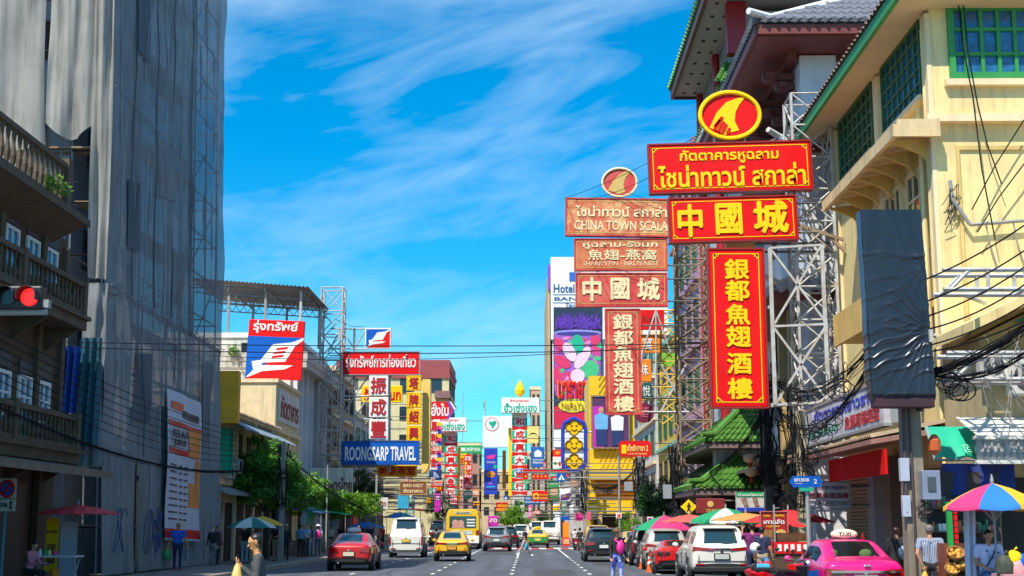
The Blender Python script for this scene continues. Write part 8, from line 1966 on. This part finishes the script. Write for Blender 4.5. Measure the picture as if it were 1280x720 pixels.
lettering('ก๋วยเตี๋ยว', ((a0.x+a1.x)/2, 38.59, 1.6), X3, Z3, .32, .12, DRED, t, .02, .02)
t = thing('board', 'plain bluish white board leaning beside the yellow menu banner', 'board', (at(86, 680, 38.7).x, 38.7, .14))
MB().box(at(74, 690, 38.7).x, at(94, 690, 38.7).x, 38.72, 38.78, .3, 1.85).build('panel', mat('bluish_white', (.45, .47, .55), .6), t)
t = thing('bucket', 'small orange bucket under the stall table', 'bucket', at(68, 716, 37.2))
p = at(68, 717, 37.2); MB().lathe(p, [(.10, -.12), (.13, .12), (.115, .12), (.09, -.1)], 14).build('pail', ORANGE, t)
for i, (px, m, h_) in enumerate(((57, GREEN, .2), (62, PALEY, .16), (69, PINK, .14), (50, WHITE, .18))):
    p = at(px, 690, 37.0); t = tag(MB().lathe((p.x, 37.0, .97), [(.05, 0), (.055, h_*.6), (.02, h_*.8), (.022, h_)], 10).build('bottle', m), ('green', 'pale yellow', 'pink', 'white')[i]+' bottle standing on the stall table under the red umbrella', 'bottle', 'bottles on the stall table')
# right corner stall
t = thing('display_rack', 'wooden rack of tilted fruit baskets beside the white curtain', 'rack', (8.3, 26.6, .14))
xk = at(1183, 690, 26.4).x; xk1 = at(1208, 690, 26.4).x
for q in (xk, xk1): MB().box(q-.03, q+.03, 26.4, 27.0, .14, 1.42).build('side_panel', mat('red_wood', (.22, .05, .02), .6), t)
for z in (.45, .80, 1.15): MB().box(xk, xk1, 26.4, 27.0, z, z+.03).build('shelf', mat('red_wood', (.22, .05, .02), .6), t)
WICK = mat('wicker', (.40, .20, .06), .8, var=.4, scale=30)
for i, (px, py, rr_) in enumerate(((1194, 692, .17), (1202, 706, .16), (1190, 712, .15))):
    p = at(px, py, 26.35); t = thing('basket', ('upper', 'middle', 'lower')[i]+' wicker basket of the corner fruit rack', 'basket', p, 'baskets on the rack')
    M_ = Matrix.Rotation(R(55), 3, 'X')
    mb = MB(); mb.rings([[p+M_ @ Vector((r*math.cos(a), r*.8*math.sin(a), z)) for a in [k*.3927 for k in range(16)]] for r, z in ((rr_*.7, -.08), (rr_, .06), (rr_*.9, .06), (rr_*.62, -.05))]); mb.build('weave', WICK, t)
    mb = MB()
    for k in range(9): mb.ell(p+M_ @ Vector((rnd.uniform(-.6, .6)*rr_, rnd.uniform(-.5, .5)*rr_, .0)), .045, .045, .045, 8, 6)
    mb.build('fruit', mat('fruit_gold', (.60, .30, .04), .5, var=.3, scale=8), t)
t = cloth('curtain', mat('white_curtain', (.55, .58, .72), .7, var=.1), lambda a, v: (at(1204, 680, 25.6).x+.24*a*(1-.25*v), 25.5+.06*math.sin(a*14+v*2), 2.05-1.8*v), 20, 14); tag(t, 'white cloth curtain tied beside the seated man in lavender', 'curtain')
for i, (px, py, m, r_) in enumerate(((1268, 698, GOLD, .12), (1272, 712, mat('doll_pink', (.65, .3, .3), .7), .16), (1279, 706, BLUE, .13), (1256, 708, mat('dark_toy', (.05, .06, .04), .7, var=.5, scale=12), .17))):
    p = at(px, py, 24.5); vs_ = MB().ell(p, r_*.95, r_*.8, r_*1.25, 14, 10); vs_.v = [(p.x+(v[0]-p.x)*(1+.45*nz(v[0]*7, v[1]*7, v[2]*7)), p.y+(v[1]-p.y)*(1+.3*nz(v[2]*6, v[0]*6)), v[2]+.05*nz(v[0]*9, v[2]*9)) for v in vs_.v]
    vs_.tube([p+Vector((0, 0, r_*1.1)), p+Vector((.02, 0, r_*1.35)), p+Vector((.05, -.02, r_*1.55))], [r_*.12, r_*.08, r_*.2], 8)
    tag(vs_.build('goods_bag', m, smooth=True), ('yellow', 'pale pink', 'blue', 'dark mottled')[i]+' tied bag of goods on the counter at the right corner', 'bag', 'bags on the corner counter')
t = thing('counter', 'low cloth covered counter under the bags at the right edge', 'counter', (at(1270, 715, 24.6).x, 24.6, .14))
MB().box(at(1250, 700, 24.4).x, at(1250, 700, 24.4).x+1.7, 24.25, 24.9, .14, .92).build('body', mat('pink_cloth', (.5, .25, .28), .8, var=.2), t)
t = thing('display_post', 'narrow green display strip beside the red striped packet column', 'display strip', (at(1188, 660, 27).x, 27, .14))
MB().box(at(1185, 660, 27).x, at(1191, 660, 27).x, 27, 27.1, .9, 2.2).build('panel', mat('strip_green', (.02, .32, .06), .5), t); MB().box(at(1187, 660, 27).x, at(1189, 660, 27).x, 27.02, 27.08, .14, .9).build('post', GREY, t)
t = thing('display_post', 'red striped column of packets hanging at the corner shop', 'display strip', (at(1196, 660, 27).x, 27.2, .14))
mb = MB()
for k in range(8): mb.box(at(1192.5, 660, 27).x, at(1199.5, 660, 27).x, 27.1, 27.2, 1.25+.12*k, 1.35+.12*k)
mb.build('packet', RED2, t); MB().box(at(1195, 660, 27).x, at(1197, 660, 27).x, 27.2, 27.24, .14, 2.25).build('post', GREY, t)
# shelves and dark backdrop of the corner shop
t = thing('market_stall', 'dim stall with shelves of goods behind the striped shirt man', 'stall', (10, 29.6, .14))
xs0, xs1 = at(1150, 650, 29.6).x, at(1215, 650, 29.6).x
MB().box(xs0, xs1+.8, 30.2, 30.3, .14, 2.9).build('back_panel', mat('stall_dark', (.05, .04, .04), .8), t)
for z in (.6, 1.1, 1.6, 2.1): MB().box(xs0, xs1+.6, 29.8, 30.2, z, z+.03).build('shelf', BWOOD, t)
mb = MB(); gm_ = [DRED, mat('goods_green', (.03, .14, .09), .6), OG, mat('goods_blue', (.03, .07, .22), .6), OFFW, mat('goods_rust', (.35, .12, .03), .6), mat('goods_rose', (.3, .06, .12), .6), mat('goods_brown', (.2, .1, .05), .7)]  # shade under the awning is put into the goods' darker colours
for z in (.63, 1.13, 1.63, 2.13):
    x_ = xs0+.05
    while x_ < xs1+.5:
        w_ = rnd.uniform(.03, .10); mb.k = rnd.randrange(8); mb.box(x_, x_+w_, 29.85, 30.1, z, z+rnd.uniform(.08, .26)); x_ += w_+.015
o = mb.build('goods', gm_, t); o['kind'] = 'stuff'
for i, px in enumerate((948, 953, 946)):
    t = thing('lantern', ('upper', 'middle', 'lower')[i]+' round tan paper lantern hanging by the green pavilion', 'lantern', at(px, 575+8*i, 50), 'paper lanterns')
    p = at((937, 948, 939)[i], (573, 579, 590)[i], 50); MB().lathe(p, [(.06, -.17), (.20, -.10), (.24, 0), (.20, .10), (.06, .17)], 14).build('shade', mat('lantern_tan', (.50, .26, .14), .7, var=.15), t, smooth=True); MB().tube([p+Vector((0,0,.17)), p+Vector((0, .1, .9))], .012, 5).build('cord', BLACK, t); MB().lathe(p, [(.03, -.4), (.04, -.17)], 6).build('tassel', RED2, t)
ac_unit('air conditioner on the cream wall, left of the green shutters', (XW, 63.7, 3.9), (1, 0, 0), .9, .65, .4)
ac_unit('air conditioner on the cream wall below the awning, in the middle', (XW, 65.5, 4.2), (1, 0, 0), .9, .65, .4)
ac_unit('air conditioner on the cream wall beside the dark tree', (XW, 67.9, 4.3), (1, 0, 0), .9, .65, .4)
# stalls along the far left pavement: canopies, so that the depth under the trees is filled
for i, (Y, m, lab) in enumerate(((76, mat('blue_drape', (.02, .08, .25), .7), 'dark blue stall canopy under the lime tree'), (86, TEAL, 'green stall canopy beyond the standing group'), (97, mat('blue_drape2', (.02, .20, .42), .7), 'sky blue stall canopy left of the white van'), (108, RED2, 'red stall canopy beyond the white van'))):
    t = thing('stall', lab, 'stall', (-12, Y, .14), 'stalls on the left pavement')
    MB().prism([(-13.6, Y-1.5, 2.75), (-11.0, Y-1.5, 2.4), (-11.0, Y-1.5, 2.46), (-13.6, Y-1.5, 2.81)], (0, 3, 0)).build('canopy', m, t)
    for q in (-1.4, 1.4): MB().tube([(-11.1, Y+q, .14), (-11.1, Y+q, 2.42)], .025, 6).build('post', GREY, t)
    MB().box(-13.2, -11.6, Y-1.0, Y+1.0, .14, .95).build('counter', mat('stall_counter', (.22, .16, .12), .7, var=.3), t)
    MB().box(-13.5, -13.4, Y-1.4, Y+1.4, .14, 2.6).build('back_sheet', m, t)
t = thing('stall', 'orange red stall beside the far right motorcycles', 'stall', (ax(707, 112), 112, .14))
x_ = ax(707, 112); MB().box(x_-.28, x_+.28, 112, 113, .14, .8).build('counter', RED2, t); MB().box(x_-.25, x_+.25, 112.6, 112.8, .8, 2.0).build('back_panel', ORANGE, t); MB().box(x_-.22, x_+.22, 111.98, 112, .3, .7).build('front_picture', mat('stall_pic', (.7, .4, .2), .6, var=.6, scale=6), t)
t = thing('stall', 'red fronted food stall with glass case beside the pink taxi', 'stall', (ax(988, 37), 37.5, .14))
x_ = ax(990, 37); MB().box(x_-.5, x_+.45, 37.3, 38.2, .14, 1.0).build('counter', BWOOD, t); MB().box(x_-.5, x_+.45, 37.25, 37.3, 1.02, 1.32).build('front_board', RED2, t)
mb = MB()
for k in range(5): mb.box(x_-.42+.17*k, x_-.32+.17*k, 37.235, 37.25, 1.08, 1.26)
mb.build('front_stripe', WHITE, t)
MB().box(x_-.45, x_+.40, 37.4, 38.1, 1.34, 1.56).build('glass_case', mat('case_brown', (.12, .06, .03), .2, var=.5, scale=8), t)
for q in (-.48, .43): MB().box(x_+q-.02, x_+q+.02, 37.3, 37.34, 1.0, 2.3).build('post', GREY, t)
